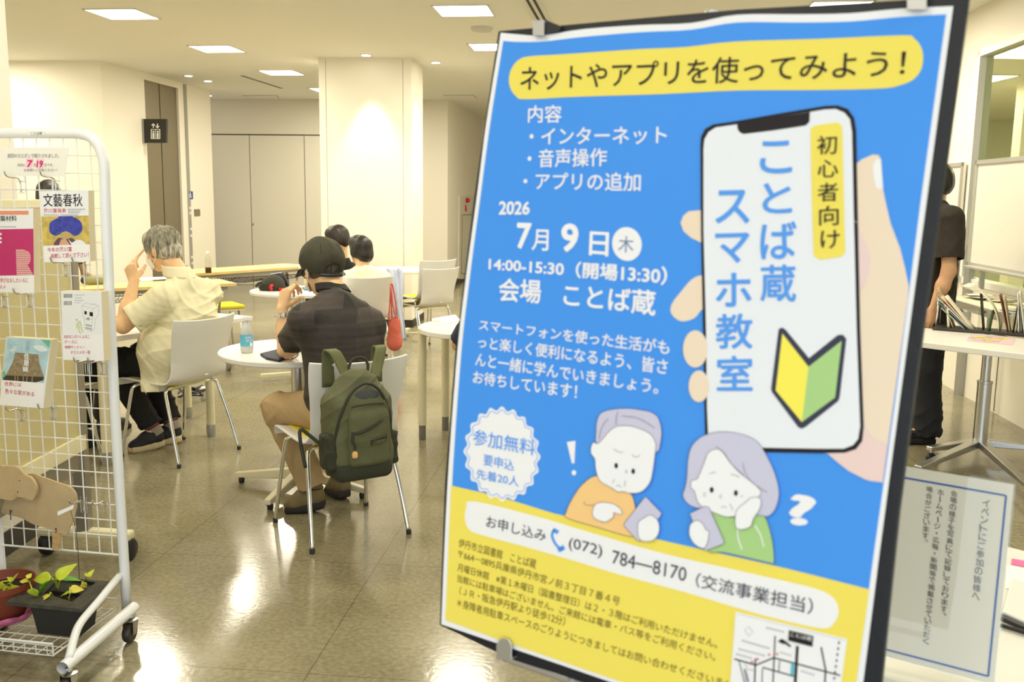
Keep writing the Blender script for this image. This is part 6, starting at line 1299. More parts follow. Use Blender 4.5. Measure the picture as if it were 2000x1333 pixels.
mb = MB(); lc = np.array(bl_(.045, .0945, -.062)); ux = vn(lat*1+fwd*.05); uz = np.array([.0, .0, 1.]);
def lg_(x, z, o=0): return Vector(lc+ux*x+uz*(z+x*.12)-fwd*(.0015+o))
mb.prism([lg_(-.036, -.011), lg_(-.031, .013), lg_(.036, .013), lg_(.031, -.011)], Vector(-fwd*.002)); 
lgo = mb.build('logo_patch', mat('patch_dark', S(34, 36, 24), .6), bpk)
mb = MB(); mb.tube([lg_(-.033, -.009, .0026), lg_(-.029, .011, .0026), lg_(.033, .011, .0026), lg_(.029, -.009, .0026)], .0008, 5, closed=True); letter(mb, 'Coleman', [lg_(-.025, .006, .003), lg_(.027, .006, .003), lg_(.025, -.005, .003), lg_(-.027, -.005, .003)], 0, .01); mb.build('logo_lettering', mat('patch_line', S(130, 128, 90), .6), lgo)
def band(pts, wd, nm, m, th=.006):
    P = [Vector(bl_(*p)) for p in pts]; P = cat_rom(P, 5, False); G = [[p-Vector(lat)*wd/2*(1-2*j/4) for j in range(5)] for p in P]; o = MB().grid(G).build(nm, m, bpk, smooth=True); s_ = o.modifiers.new('thick', 'SOLIDIFY'); s_.thickness = th; s_.offset = 0; return o
band([(-.02, -.03, .165), (-.035, -.065, .215), (-.052, -.090, .262), (-.060, -.110, .275), (-.062, -.150, .262), (-.062, -.158, .12)], .050, 'shoulder_strap', mstrap)
band([(.085, -.03, .165), (.118, -.065, .215), (.142, -.090, .262), (.152, -.110, .275), (.155, -.150, .262), (.155, -.158, .12)], .050, 'shoulder_strap', mstrap)
arc([(-.02, -.02, .175), (-.025, -.03, .22), (.0, -.035, .25), (.04, -.035, .25), (.058, -.03, .22), (.045, -.02, .175)], .006, 'grab_handle', mol2)
arc([(-.13, -.03, -.10), (-.19, -.06, -.04), (-.215, -.07, -.02), (-.222, -.06, -.06), (-.21, -.04, -.17)], .0075, 'waist_strap', mzip)
arc([(.13, -.03, -.10), (.15, -.05, -.16), (.148, -.05, -.22)], .0075, 'waist_strap', mzip)
# ------------------------------------------------------------------ right-hand side: height-adjustable table with leaflets
zr_ = .752
pt_ = thing('pedestal_table', 'white table on a silver telescopic column holding leaflet racks at the right edge', 'table', (2.6, 5.3, 0))
A = gp(1790, 667, zr_); Bq = gp(2000, 692, zr_); d = (Bq-A).normalized(); n = Vector((-d.y, d.x, 0)); A2 = A-d*.25; B2 = Bq+d*.75
MB().prism([A2, B2, B2+n*.58, A2+n*.58], (0, 0, -.032)).build('top', mtop, pt_, bevel=.004)
cb0 = gp(1914, 893); ctr = Vector((cb0.x, cb0.y+.02, 0))
MB().lathe(ctr+Vector((0, 0, .07)), [(.040, 0), (.040, .37), (.043, .372), (.043, .385)], 28).build('outer_column', msteel, pt_, smooth=True, auto=40)
MB().lathe(ctr+Vector((0, 0, .44)), [(.027, 0), (.027, .275)], 24).build('inner_column', msteel, pt_, smooth=True, auto=40)
MB().box(ctr+Vector((0, 0, .712)), (.20, .08, .016)).build('bracket', mblack, pt_)
for px, py in ((1812, 905), (1790, 945), (2010, 985), (2040, 905)):
    q = gp(px, py); e_ = Vector((q.x, q.y, .085)); c_ = ctr+Vector((0, 0, .085)); dd = e_-c_; nn_ = Vector((dd.y, -dd.x, 0)).normalized(); mb = MB()
    mb.add([c_-nn_*.028+Vector((0, 0, -.022)), c_+nn_*.028+Vector((0, 0, -.022)), c_+nn_*.028+Vector((0, 0, .022)), c_-nn_*.028+Vector((0, 0, .022)), e_-nn_*.02+Vector((0, 0, -.012)), e_+nn_*.02+Vector((0, 0, -.012)), e_+nn_*.02+Vector((0, 0, .012)), e_-nn_*.02+Vector((0, 0, .012))], [(3, 2, 1, 0), (4, 5, 6, 7), (0, 1, 5, 4), (1, 2, 6, 5), (2, 3, 7, 6), (3, 0, 4, 7)])
    ft_ = mb.build('foot', msteel, pt_, bevel=.004); w_ = e_-dd.normalized()*.02; MB().lathe(Vector((w_.x, w_.y, .030))-nn_*.013, [(.010, 0), (.026, 0), (.030, .006), (.030, .020), (.026, .026), (.010, .026)], 20, axis=nn_).build('caster', mblack, ft_, smooth=True, auto=40); MB().tube([Vector((w_.x, w_.y, .06)), Vector((w_.x, w_.y, .085))], .008, 8).build('stem', msteel, ft_)
# leaflet rack: dark tray, chrome end frame, clear dividers
lr = thing('leaflet_rack', 'dark low tray rack with clear dividers full of leaflets on the white pedestal table', 'leaflet rack', gp(1900, 650, zr_))
a0, a1 = gp(1821, 645, zr_+.001), gp(2000, 659, zr_+.001); dl = (a1-a0).normalized(); nl = Vector((-dl.y, dl.x, 0)); a1 = a1+dl*.35
MB().prism([a0, a1, a1+nl*.17, a0+nl*.17], (0, 0, .016)).build('tray', mat('tray_dark', (.045, .036, .028), .5), lr, bevel=.002)
mb = MB(); z_ = Vector((0, 0, 1)); f0 = a0+dl*.015+z_*.016
mb.tube([f0+nl*.02, f0+nl*.03+z_*.195, f0+nl*.14+z_*.195, f0+nl*.15], .004, 8); mb.tube([f0+nl*.05, f0+nl*.06+z_*.19], .003, 6); mb.build('end_frame', mchrome, lr, smooth=True)
mclr = thin_glass('divider_clear', (.90, .92, .88))
Lr = (Vector(a1)-Vector(a0)).length
def lat_p(px): return ((gp(px, 652, zr_+.017)-a0).dot(dl))
for px in (1902, 1948, 1975): 
    s_ = lat_p(px); b_ = a0+dl*s_+z_*.017; MB().prism([b_+nl*.01, b_+nl*.16, b_+nl*.16+z_*.12, b_+nl*.01+z_*.12], dl*.002).build('divider', mclr, lr)
mb = MB(); mb.prism([a0+dl*.08+nl*.165+z_*.10, a1+nl*.165+z_*.10, a1+nl*.165+z_*.115, a0+dl*.08+nl*.165+z_*.115], nl*.01); mb.build('back_rail', mchrome, lr)
def leaflet(label, base_px, lean, h_, w_, m, th=.002, off=.02, bend=0., group='leaflets standing in the rack'):
    s_ = lat_p(base_px); b_ = a0+dl*s_+z_*.018+nl*off; G = []
    for i in range(9):
        t = i/8; ang = lean+bend*t; 
        if i == 0: p = b_.copy(); row0 = p
        else: p = p+(dl*math.sin(lean+bend*(t-.06))+z_*math.cos(lean+bend*(t-.06)))*h_/8
        G.append([p+nl*w_*k/3 for k in range(4)])
    o = MB().grid(G).build('leaflet', m, None, smooth=True); s2 = o.modifiers.new('thick', 'SOLIDIFY'); s2.thickness = th; return tag(o, label, 'leaflet', group)
mL = {k: mat('leaflet_'+k, c, .55) for k, c in dict(cream=S(244, 238, 212), white=S(236, 236, 232), peach=S(236, 212, 186), teal=S(120, 150, 146), gray=S(176, 178, 166), dark=S(60, 54, 44), green=S(66, 98, 44), maroon=S(120, 66, 54), tan=S(196, 178, 140), blue=S(150, 164, 196)).items()}
for lb, px, lean, h_, m, th, bend in (('short upright cream leaflet at the chrome end frame of the rack', 1840, -.12, .11, 'cream', .010, 0), ('thin dark-edged leaflet leaning left against the chrome frame', 1849, -.42, .18, 'tan', .003, 0),
     ('cream leaflet leaning left, uppermost of the fanned batch', 1893, -.75, .21, 'cream', .004, .05), ('peach leaflet leaning left in the fanned batch', 1890, -.80, .23, 'peach', .003, .03), ('white leaflet leaning left in the fanned batch', 1887, -.84, .22, 'white', .003, 0), ('teal grey leaflet leaning left in the fanned batch', 1884, -.88, .21, 'teal', .003, 0), ('grey leaflet lowest of the fanned batch', 1874, -.86, .15, 'gray', .006, 0),
     ('tall dark thin booklet standing alone with a curled cream top', 1914, -.14, .15, 'dark', .004, 0), ('narrow dark green leaflet standing alone in the clear bay', 1927, .10, .11, 'green', .008, 0), ('long cream leaflet bent over to the left above the clear divider', 1948, -.03, .30, 'cream', .004, -1.05),
     ('maroon edged booklet leaning left in the right bay', 1967, -.27, .155, 'maroon', .005, 0), ('tan booklet leaning left behind the maroon one', 1971, -.22, .15, 'tan', .005, 0), ('dark booklet upright in the right bay', 1977, .08, .14, 'dark', .004, 0), ('tan booklet upright beside the dark one', 1983, .03, .15, 'tan', .006, 0), ('white booklet leaning in the right bay near the frame edge', 1990, -.10, .16, 'white', .005, 0), ('pale blue booklet leaning at the right frame edge', 1996, -.14, .165, 'blue', .004, 0), ('cream booklet last at the right frame edge', 2001, -.18, .17, 'cream', .004, 0)):
    leaflet(lb, px, lean, h_*(1.0 if bend < -.5 or h_ < .115 else (1.15 if lean < -.6 else 1.38)), .11, mL[m], th, .03, bend)
tag(MB().prism([at(x, y, gp(1910, 652, zr_).y+.03) for x, y in ((1891, 562), (1906, 556), (1916, 567), (1900, 568))], (0, .08, .002)).build('leaflet', mL['cream']), 'small cream leaflet lying across the top of the dark booklet', 'leaflet', 'leaflets standing in the rack')
fy = thing('colorful_flyer', 'pink and yellow flyer lying flat at the front edge of the white pedestal table', 'flyer', gp(1935, 662, zr_))
fq = [gp(x, y, zr_+.0006) for x, y in ((1896, 655), (1984, 660), (1978, 675), (1887, 666))]; fy_m = mat('flyer_print', S(224, 196, 206), .5)
MB().prism(fq, (0, 0, .0008)).build('sheet', fy_m, fy)
mb = MB(); r5 = random.Random(9)
for i in range(16):
    u, v_ = r5.random()*.8, r5.random()*.75; du, dv = .16, .22; P_ = lambda u, v: fq[0]*(1-u)*(1-v)+fq[1]*u*(1-v)+fq[2]*u*v+fq[3]*(1-u)*v+Vector((0, 0, .0012+i*.00008)); mb.face([P_(u, v_), P_(u+du, v_+.04), P_(u+du*.9, v_+dv), P_(u-.02, v_+dv*.9)], i % 3)
mb.build('print_patches', [ink('flyer_yellow', S(236, 226, 70)), ink('flyer_pink', S(222, 180, 200)), ink('flyer_lilac', S(200, 186, 206))], fy)
# counter behind it with spread papers
ctn = thing('side_counter', 'low pale counter with a steel rail along the right wall under the whiteboard', 'counter', (3.2, 7.0, 0))
q0, q1 = gp(1874, 609, .86), gp(2012, 613, .86)
P0 = Vector((ra.x, ra.y, 0))+rd*(rs(1878, 765)-.2); 
c0v = ra+rd*(-.65)+rn*.06; c1v = ra+rd*(-1.75)+rn*.06
MB().prism([Vector((p.x, p.y, .80)) for p in (c0v, c1v, c1v+rn*.34, c0v+rn*.34)], (0, 0, .03)).build('top', mat('counter_cream', S(226, 220, 190), .5), ctn, bevel=.003)
MB().prism([Vector((p.x, p.y, .775)) for p in (c0v+rn*.34, c1v+rn*.34, c1v+rn*.352, c0v+rn*.352)], (0, 0, .05)).build('rail', msteel, ctn)
for q in (c0v+rn*.03, c1v+rn*.03): MB().tube([Vector((q.x, q.y, .80)), Vector((q.x, q.y, 0))], .014, 10).build('leg', mgray, ctn)
r6 = random.Random(4)
for i in range(14):
    t = r6.random(); q = c0v+(c1v-c0v)*(.05+.9*t)+rn*(.06+.22*r6.random()); a = r6.uniform(0, 3); R6 = Matrix.Rotation(a, 3, 'Z')
    o = MB().box((q.x, q.y, .832+i*.0022), (.15, .105, .0018), R6).build('ticket_card', mL[r6.choice(('cream', 'tan', 'gray', 'white'))]); tag(o, 'small paper card in the loose spread on the counter under the whiteboard', 'card', 'paper cards spread on the counter')
# whiteboards
mwb = mat('whiteboard', (.84, .82, .74), .25); malu = mat('aluminium_frame', (.55, .54, .49), .4, metal=.5)
def whiteboard(label, tl_, tr_, br_, bl2, off, fw=.03):
    t = thing('whiteboard', label, 'whiteboard', rpt(*tl_, off)); q = [rpt(*p, off) for p in (tl_, tr_, br_, bl2)]
    sA = [(p-ra).dot(rd) for p in q]; s0_, s1_ = (sA[0]+sA[3])/2, (sA[1]+sA[2])/2; z1_, z0_ = q[0].z, q[3].z
    def P_(s_, z): p = ra+rd*s_+rn*off; return Vector((p.x, p.y, z))
    MB().prism([P_(s0_, z0_), P_(s1_, z0_), P_(s1_, z1_), P_(s0_, z1_)], -rn*.02).build('panel', mwb, t)
    for a, b, c_, d_ in ((s0_, s1_, z1_-fw, z1_), (s0_, s1_, z0_, z0_+fw), (s0_, s0_-fw, z0_, z1_), (s1_, s1_+fw, z0_, z1_)): MB().prism([P_(a, c_), P_(b, c_), P_(b, d_), P_(a, d_)], rn*.012).build('frame', malu, t)
    return t, P_, s0_, s1_, z0_
w1 = whiteboard('large cream-lit whiteboard on the glass wall at the right edge', (1906, 314), (2075, 283), (2075, 552), (1893, 520), .16)
mb = MB(); P_, s0_, s1_, z0_ = w1[1:]
MB().prism([P_(s0_-.1, z0_-.005), P_(s1_, z0_-.005), P_(s1_, z0_+.012), P_(s0_-.1, z0_+.012)], rn*.07).build('pen_tray', malu, w1[0], bevel=.003)
for s_ in (s0_-.25, s0_-1.0): MB().prism([P_(s_, zs+.02), P_(s_+.03, zs+.02), P_(s_+.03, z0_), P_(s_, z0_)], -rn*.03).build('support', malu, w1[0])
w2 = whiteboard('narrow whiteboard edge behind the standing man', (1842, 321), (1873, 316), (1873, 560), (1842, 552), .035)
# ------------------------------------------------------------------ people
def skin(name, c):
    m = mat(name, c, .5, spec=.35, var=.06, vscale=25, bump=.04, bscale=300); m.node_tree.nodes['Principled BSDF'].inputs['Subsurface Weight'].default_value = .12
    m.node_tree.nodes['Principled BSDF'].inputs['Subsurface Radius'].default_value = (.02, .008, .004); return m
def streak(name, c1, c2, rough=.5, scale=(90, 90, 12)):
    m = bpy.data.materials.new(name); m.use_nodes = True; nt = m.node_tree; b = nt.nodes['Principled BSDF']; L = nt.links.new
    tc = nt.nodes.new('ShaderNodeTexCoord'); mp = nt.nodes.new('ShaderNodeMapping'); mp.inputs['Scale'].default_value = scale; n = nt.nodes.new('ShaderNodeTexNoise'); n.inputs['Scale'].default_value = 1; n.inputs['Detail'].default_value = 4
    L(tc.outputs['Object'], mp.inputs['Vector']); L(mp.outputs['Vector'], n.inputs['Vector']); r = nt.nodes.new('ShaderNodeValToRGB'); r.color_ramp.elements[0].position = .35; r.color_ramp.elements[1].position = .65
    r.color_ramp.elements[0].color = (*c1, 1); r.color_ramp.elements[1].color = (*c2, 1); L(n.outputs['Fac'], r.inputs['Fac']); L(r.outputs['Color'], b.inputs['Base Color']); b.inputs['Roughness'].default_value = rough
    bp = nt.nodes.new('ShaderNodeBump'); bp.inputs['Strength'].default_value = .5; bp.inputs['Distance'].default_value = .006; L(n.outputs['Fac'], bp.inputs['Height']); L(bp.outputs['Normal'], b.inputs['Normal']); return m
sk1 = skin('skin_warm', S(226, 186, 142)); sk2 = skin('skin_light', S(230, 192, 150)); sk3 = skin('skin_tan', S(206, 160, 122))
hgray = streak('hair_gray', S(118, 112, 96), S(206, 202, 182), .5); hblack = streak('hair_black', S(16, 14, 12), S(40, 34, 27), .4); hdark = streak('hair_dark', S(24, 18, 14), S(54, 42, 32), .42)
mshirt = mat('shirt_cream', S(224, 218, 184), .85, bump=.12, bscale=180, var=.04, vscale=9); mtrb = mat('trousers_black', S(26, 25, 24), .85, bump=.1, bscale=220); mchino = mat('chino_tan', S(176, 150, 108), .8, bump=.1, bscale=260, var=.05, vscale=8)
mmask = mat('mask_white', S(238, 236, 226), .8)
def hairwave(amp, f1=60, f2=22):
    return lambda X, Y, Z: amp*(np.sin(f1*X+1.5*np.sin(f2*Z))*np.sin(f1*Y+1.2*np.sin(f2*X))+.6*np.sin(1.7*f1*X+f2*Z)*np.cos(1.5*f1*Y-f2*X))
def strands(c, R, material, root, n, seed, zmin, crown=(0, -.05, .12), rad=(.089, .107, .101), ctr=(0, -.012, .030), ymax=.2, L=.05, sc=1.0, rr=.0011, lift=.004, name='hair_strands'):
    """short locks combed from the crown over the scalp ellipsoid"""
    r_ = random.Random(seed); mb = MB(); cr = Vector(crown); c = Vector([float(x) for x in c]); Rm = Matrix(R.tolist())
    while n > 0:
        v = Vector((r_.gauss(0, 1), r_.gauss(0, 1), r_.gauss(0, 1))).normalized(); p = Vector((ctr[i]+v[i]*rad[i] for i in range(3)))
        if p.z < zmin(p) or p.y > ymax: continue
        n -= 1; pts = []; q = p.copy(); dirn = (p-cr); dirn = (dirn-v*dirn.dot(v)).normalized() if dirn.length > 1e-4 else Vector((0, 0, -1)); dirn = (dirn+Vector((r_.gauss(0, .18), r_.gauss(0, .18), r_.gauss(0, .18)))).normalized()
        for k in range(5):
            e_ = Vector(((q[i]-ctr[i])/rad[i] for i in range(3))); e_.normalize(); s_ = Vector((ctr[i]+e_[i]*(rad[i]+lift*math.sin(k/4*2.2)) for i in range(3))); pts.append(c+Rm @ (s_*sc)); q = s_+dirn*L/4
        mb.tube(pts, [rr*sc*(1.3-.25*k) for k in range(5)], 4, cap=False)
    o = mb.build(name, material, root, smooth=True); o['kind'] = 'stuff'; return o
def mask(c, R, root, hook=True):
    c = np.array(c); r, f, u = R[:, 0], R[:, 1], R[:, 2]; G = []
    for i in range(9):
        z = .0-.095*i/8+.0; row = []
        for j in range(15):
            a = (j-7)/7*1.25; rx, ry = .070-.006*abs(i-4)/4, .100+.018*math.sin(math.pi*min(1, (i+1)/8)) ; row.append(Vector(c+r*rx*math.sin(a)+f*(.008+ry*math.cos(a))+u*(z-.004+.012*math.cos(a))))
        G.append(row)
    o = MB().grid(G).build('face_mask', mmask, root, smooth=True); s_ = o.modifiers.new('thick', 'SOLIDIFY'); s_.thickness = .0025
    for sx in (-1, 1) if hook else ():
        ear = c+r*.083*sx-f*.012+u*.020
        MB().tube(cat_rom([Vector(c+r*.067*sx+f*.046+u*.0), Vector(c+r*.078*sx+f*.015+u*.022), Vector(c+r*.088*sx-f*.012+u*.026), Vector(c+r*.090*sx-f*.026+u*.002), Vector(c+r*.085*sx-f*.020-u*.035), Vector(c+r*.074*sx+f*.02-u*.065), Vector(c+r*.064*sx+f*.045-u*.085)], 5, False), .0016, 6).build('ear_loop', mmask, o)
    return o
def A_(x, y, Y): return V3(at(x, y, Y))
# ---- man with grey hair, cream shirt, leaning on his elbow
J = dict(pelvis=np.array([-1.885, 5.315, .55]), chest=A_(368, 640, 5.30), neck=A_(352, 541, 5.30), head=A_(318, 487, 5.36), shL=A_(318, 583, 5.14), shR=A_(405, 573, 5.46), elL=A_(240, 637, 5.06), wrL=A_(262, 551, 5.16),
    elR=A_(330, 640, 5.72), wrR=A_(262, 640, 5.62), hipL=np.array([-1.935, 5.225, .53]), hipR=np.array([-1.86, 5.385, .53]), knL=np.array([-2.31, 5.36, .52]), knR=np.array([-2.22, 5.62, .52]),
    anL=A_(302, 846, 5.40), anR=A_(337, 832, 5.52), toeL=V3(gp(252, 884)), toeR=V3(gp(300, 868)))
J['anL'][2] = .105; J['anR'][2] = .105
hf, hu = np.array([-.86, .36, -.32]), np.array([-.25, .12, 1])
tip = A_(281, 488, 5.30); d_ = vn(A_(256, 528, 5.17)-J['wrL']); camd = vn(J['wrL']-np.array([0, 0, 1.49]))
sideL = vn(np.array([.8, .35, .1]))
H1 = hand(J['wrL'], d_, -camd*.75+np.array([-.35, 0, 0]), sideL, [(-.05, .1, .1), (.9, 1.2, .7), (1.1, 1.3, .7), (1.2, 1.3, .8)], (.9, .5, .3), 1.0)
ix = J['wrL']+d_*.088+sideL*.022; m1_ = ix*.5+tip*.5+np.array([-.008, -.008, .004])
H1 = [p for i, p in enumerate(H1) if i not in (4, 5, 6)]+[('c', tuple(ix), tuple(m1_), .0098, .0088, .003), ('c', tuple(m1_), tuple(tip), .0088, .0070, .003)]
root, HR, TR = person('person', 'grey-haired person in a cream shirt and mask, finger on temple, elbow on the table', J, sk1, hf, hu, .005, hands={'L': H1}, belly=.005)
fo = folds(.009, 20, 17, 22, .5, .25)
shirt(J, 'cream_shirt', mshirt, root, .024, .80, 1.0, .005, .005, fo, sl_r=.078, drop=.006)
tl0 = A_(312, 700, 5.18); v = Vol([('k', tuple(J['pelvis']+np.array([-.03, -.01, .16])), tuple(A_(300, 782, 5.18)), .145, .115, .03), ('e', tuple(J['pelvis']+np.array([-.025, -.045, .06])), (.195, .215, .20), None, .05)], .005); v.cut(('c', tuple(A_(300, 760, 5.25)), tuple(A_(300, 840, 5.25)), .11, .15, 0)); v.disp(folds(.006, 26, 22, 9, 1.0)); v.half((0, 0, .40), (0, 0, -1)); v.half(tuple(J['pelvis']+np.array([-.13, 0, 0])), vn(np.array([-1, .25, -.25]))); v.mesh('shirt_tail', mshirt, root)
cl = J['neck']; up_ = vn(J['head']-J['neck']*.9999); ca_ = vn(np.array([-.45, .15, 1])); G = []
for i in range(6):
    G.append([Vector(cl+ca_*(.0+.070*i/5)+(TR[:, 0]*math.cos(a)*(.092-.014*i/5)+TR[:, 1]*math.sin(a)*(.088-.014*i/5))) for a in np.linspace(math.pi*.62, math.pi*2.38, 30)])
o = MB().grid(G).build('collar', mshirt, root, smooth=True); s_ = o.modifiers.new('thick', 'SOLIDIFY'); s_.thickness = .006
trousers(J, mtrb, root, .006, folds(.006, 20, 18, 24, 2), .080, .066)
msk_ = mat('sock_striped', S(150, 140, 130), .9); msho = mat('sneaker_black', S(36, 36, 40), .7, bump=.15, bscale=200); msol = mat('sole_cream', S(206, 190, 152), .6); mred2 = mat('sock_red', S(110, 36, 40), .9)
for s_ in 'LR':
    ax = vn(J['kn'+s_]-J['an'+s_]); a = J['an'+s_]+ax*.0; mb = MB(); mb.tube([Vector(a-ax*.03), Vector(a+ax*.075)], .043, 18); so = mb.build('sock', msk_, root, smooth=True, auto=60)
    for q in (.02, .045): MB().tube([Vector(a+ax*q), Vector(a+ax*(q+.010))], .0438, 18).build('stripe', mred2 if q < .03 else mblack, so, smooth=True, auto=60)
    shoe(J['an'+s_], J['toe'+s_], (msho, msol), root, high=-.01, h=.004)
hair_cap(J['head'], HR, hgray, root, 1.0, prims=[('e', (0, -.055, -.035), (.070, .058, .058), .03), ('e', (0, .045, .075), (.068, .048, .045), .03)], cuts=[((0, .115, -.030), (.10, .085, .082)), ((.088, .018, -.040), (.030, .042, .055)), ((-.088, .018, -.040), (.030, .042, .055)), ((0, -.02, -.150), (.12, .12, .072))], disp=hairwave(.0022))
strands(J['head'], HR, hgray, root, 1500, 3, lambda p: .03 if p.y > .02 else -.045-.0*p.y, L=.055, lift=.006)
mask(J['head'], HR, root)
# ---- man in the dark cap
J = dict(pelvis=np.array([-.735, 4.165, .56]), chest=A_(668, 668, 4.20), neck=A_(650, 566, 4.25), head=A_(631, 527, 4.33), shL=A_(594, 626, 4.08), shR=A_(722, 634, 4.26), elL=A_(560, 684, 4.36), wrL=A_(551, 605, 4.40),
    elR=A_(700, 690, 4.55), wrR=A_(598, 682, 4.60), hipL=np.array([-.81, 4.11, .54]), hipR=np.array([-.65, 4.22, .54]), knL=A_(545, 800, 4.30), knR=A_(655, 812, 4.58), anL=A_(612, 950, 4.31), anR=A_(666, 938, 4.50), toeL=V3(gp(556, 1000)), toeR=V3(gp(648, 960)))
J['anL'][2] = .115; J['anR'][2] = .115
hf, hu = np.array([-.54, .79, -.20]), np.array([-.12, .17, 1])
d_ = vn(A_(561, 556, 4.43)-J['wrL']); H2 = hand(J['wrL'], d_, vn(np.array([-.55, -.75, .1])), vn(np.array([.75, -.35, .2])), [(.75, 1.15, .6), (.85, 1.2, .7), (.95, 1.25, .7), (1.05, 1.25, .8)], (1.2, .6, .5), 1.02)
d2 = vn(np.array([-.9, .1, -.1])); H3 = hand(J['wrR'], d2, np.array([0, -.2, 1]), np.array([-.2, -1, 0]), [(.35, .5, .3)]*4, (.5, .3, .2))
root, HR, TR = person('person', 'person in a dark cap and black patterned polo, seen from behind at a round table', J, sk1, hf, hu, .005, hands={'L': H2, 'R': H3}, wd=1.04)
def polo_mat():
    m = bpy.data.materials.new('polo_dark_patchwork'); m.use_nodes = True; nt = m.node_tree; b = nt.nodes['Principled BSDF']; L = nt.links.new
    tc = nt.nodes.new('ShaderNodeTexCoord'); sx = nt.nodes.new('ShaderNodeSeparateXYZ'); cx = nt.nodes.new('ShaderNodeCombineXYZ'); L(tc.outputs['Object'], sx.inputs[0]); L(sx.outputs[0], cx.inputs[0]); L(sx.outputs[2], cx.inputs[1])
    r = nt.nodes.new('ShaderNodeTexBrick'); r.inputs['Scale'].default_value = 1; r.inputs['Mortar Size'].default_value = 0; r.inputs['Brick Width'].default_value = .17; r.inputs['Row Height'].default_value = .062; r.offset = .37; r.inputs['Color1'].default_value = (*S(30, 27, 23), 1); r.inputs['Color2'].default_value = (*S(64, 55, 50), 1); r.inputs['Mortar'].default_value = (*S(50, 44, 40), 1)
    L(cx.outputs[0], r.inputs['Vector'])
    mp2 = nt.nodes.new('ShaderNodeMapping'); mp2.inputs['Scale'].default_value = (3, 3, 60); n = nt.nodes.new('ShaderNodeTexNoise'); n.inputs['Scale'].default_value = 1; L(tc.outputs['Object'], mp2.inputs['Vector']); L(mp2.outputs['Vector'], n.inputs['Vector'])
    mx = nt.nodes.new('ShaderNodeMix'); mx.data_type = 'RGBA'; mx.blend_type = 'OVERLAY'; mx.inputs['Factor'].default_value = .7; L(r.outputs['Color'], mx.inputs[6]); L(n.outputs['Fac'], mx.inputs[7]); L(mx.outputs[2], b.inputs['Base Color']); b.inputs['Roughness'].default_value = .7; return m
mpolo = polo_mat()
shirt(J, 'polo_shirt', mpolo, root, .018, .66, 1.06, 0, .005, folds(.005, 15, 13, 24, 1.9, .2), sl_r=.062, drop=.006)
G = []; cl = J['neck']; ca_ = vn(J['head']-J['neck'])
for i in range(6): G.append([Vector(cl+ca_*(-.012+.045*i/5)+(TR[:, 0]*math.cos(a)*(.080-.010*i/5)+TR[:, 1]*math.sin(a)*(.078-.010*i/5))) for a in np.linspace(math.pi*.62, math.pi*2.38, 30)])
o = MB().grid(G).build('collar', mat('collar_black', S(24, 22, 20), .8), root, smooth=True); s_ = o.modifiers.new('thick', 'SOLIDIFY'); s_.thickness = .006
tr_ = trousers(J, mchino, root, .006, folds(.006, 20, 18, 24, 3), .078, .070, end=.97)
pk0 = A_(530, 792, 4.19); MB().prism([at(533, 789, 4.22), at(570, 790, 4.20), at(569, 795, 4.195), at(533, 794, 4.215)], (0, -.004, .004)).build('knee_pocket_zip', mat('zip_brown', S(92, 68, 44), .6), root)
mboot = mat('boot_olive', S(112, 98, 62), .75, bump=.15, bscale=180, var=.08, vscale=20); mbs = mat('boot_sole', S(40, 36, 32), .7)
for s_ in 'LR': shoe(J['an'+s_], J['toe'+s_], (mboot, mbs), root, high=.05, h=.004, heel=.06, wid=.048); MB().tube(cat_rom([Vector(J['an'+s_]+np.array([.045*math.cos(a), .045*math.sin(a), .005])) for a in np.linspace(0, 6.28, 10)], 2), .003, 5).build('boot_lace', mbs, root)
hr_, hfw, hup = HR[:, 0], HR[:, 1], HR[:, 2]; hc = J['head']; g_ = lambda x, y, z: hc+hr_*x+hfw*y+hup*z
hair_cap(hc, HR, streak('hair_short_gray', S(52, 46, 38), S(96, 86, 70), .6), root, .97, cuts=[((0, .10, -.02), (.12, .105, .15)), ((0, 0, -.135), (.14, .14, .085))], disp=hairwave(.001), name='short_hair')
mcp = mat('cap_olive_black', S(62, 61, 46), .85, bump=.25, bscale=220, var=.25, vscale=12)
v = Vol([('e', tuple(g_(0, -.010, .035)), (.102, .122, .100), HR.tolist(), .02), ('e', tuple(g_(0, .01, .080)), (.088, .098, .066), HR.tolist(), .04)], .004); v.half(tuple(g_(0, .09, .02)), vn(-hup+hfw*.30)); v.cut(('e', tuple(g_(0, -.125, -.030)), (.048, .045, .038), HR.tolist(), 0)); v.disp(folds(.007, 24, 22, 18, .3, .1)); cap_ = v.mesh('cap', mcp, root)
for a_ in (0, 1.05, 2.1): MB().tube([Vector(g_(.1035*math.sin(t)*math.cos(a_)*.985, -.010+.124*math.sin(t)*math.sin(a_)*.985, .036+.104*math.cos(t))) for t in np.linspace(-1.35, 1.35, 25)], .0011, 5).build('cap_seam', mat('seam_dark', S(34, 33, 25), .9), cap_)
MB().lathe(g_(0, .0, .140), [(.010, -.004), (.010, .003), (.004, .007)], 14, axis=hup).build('cap_button', mcp, cap_, smooth=True)
G = [[Vector(g_((.092+.012*t)*math.sin(a)*(1-.10*t), .060+.055*math.cos(a)*1.0+t*.085*max(0, math.cos(a))**.5, .030-.028*t-.018*math.sin(a)**2)) for a in np.linspace(-1.45, 1.45, 17)] for t in np.linspace(0, 1, 6)]
o = MB().grid(G).build('cap_brim', mcp, cap_, smooth=True); s_ = o.modifiers.new('thick', 'SOLIDIFY'); s_.thickness = .004
MB().tube(cat_rom([Vector(g_(.098*math.sin(a), -.008-.112*math.cos(a), -.008-.034*math.cos(a))) for a in np.linspace(-.62, .62, 9)], 3, False), .0075, 8).build('cap_strap', mblack, cap_, smooth=True)
MB().box(g_(.045, -.114, -.036), (.010, .006, .018), Matrix(HR.tolist())).build('cap_buckle', mchrome, cap_)
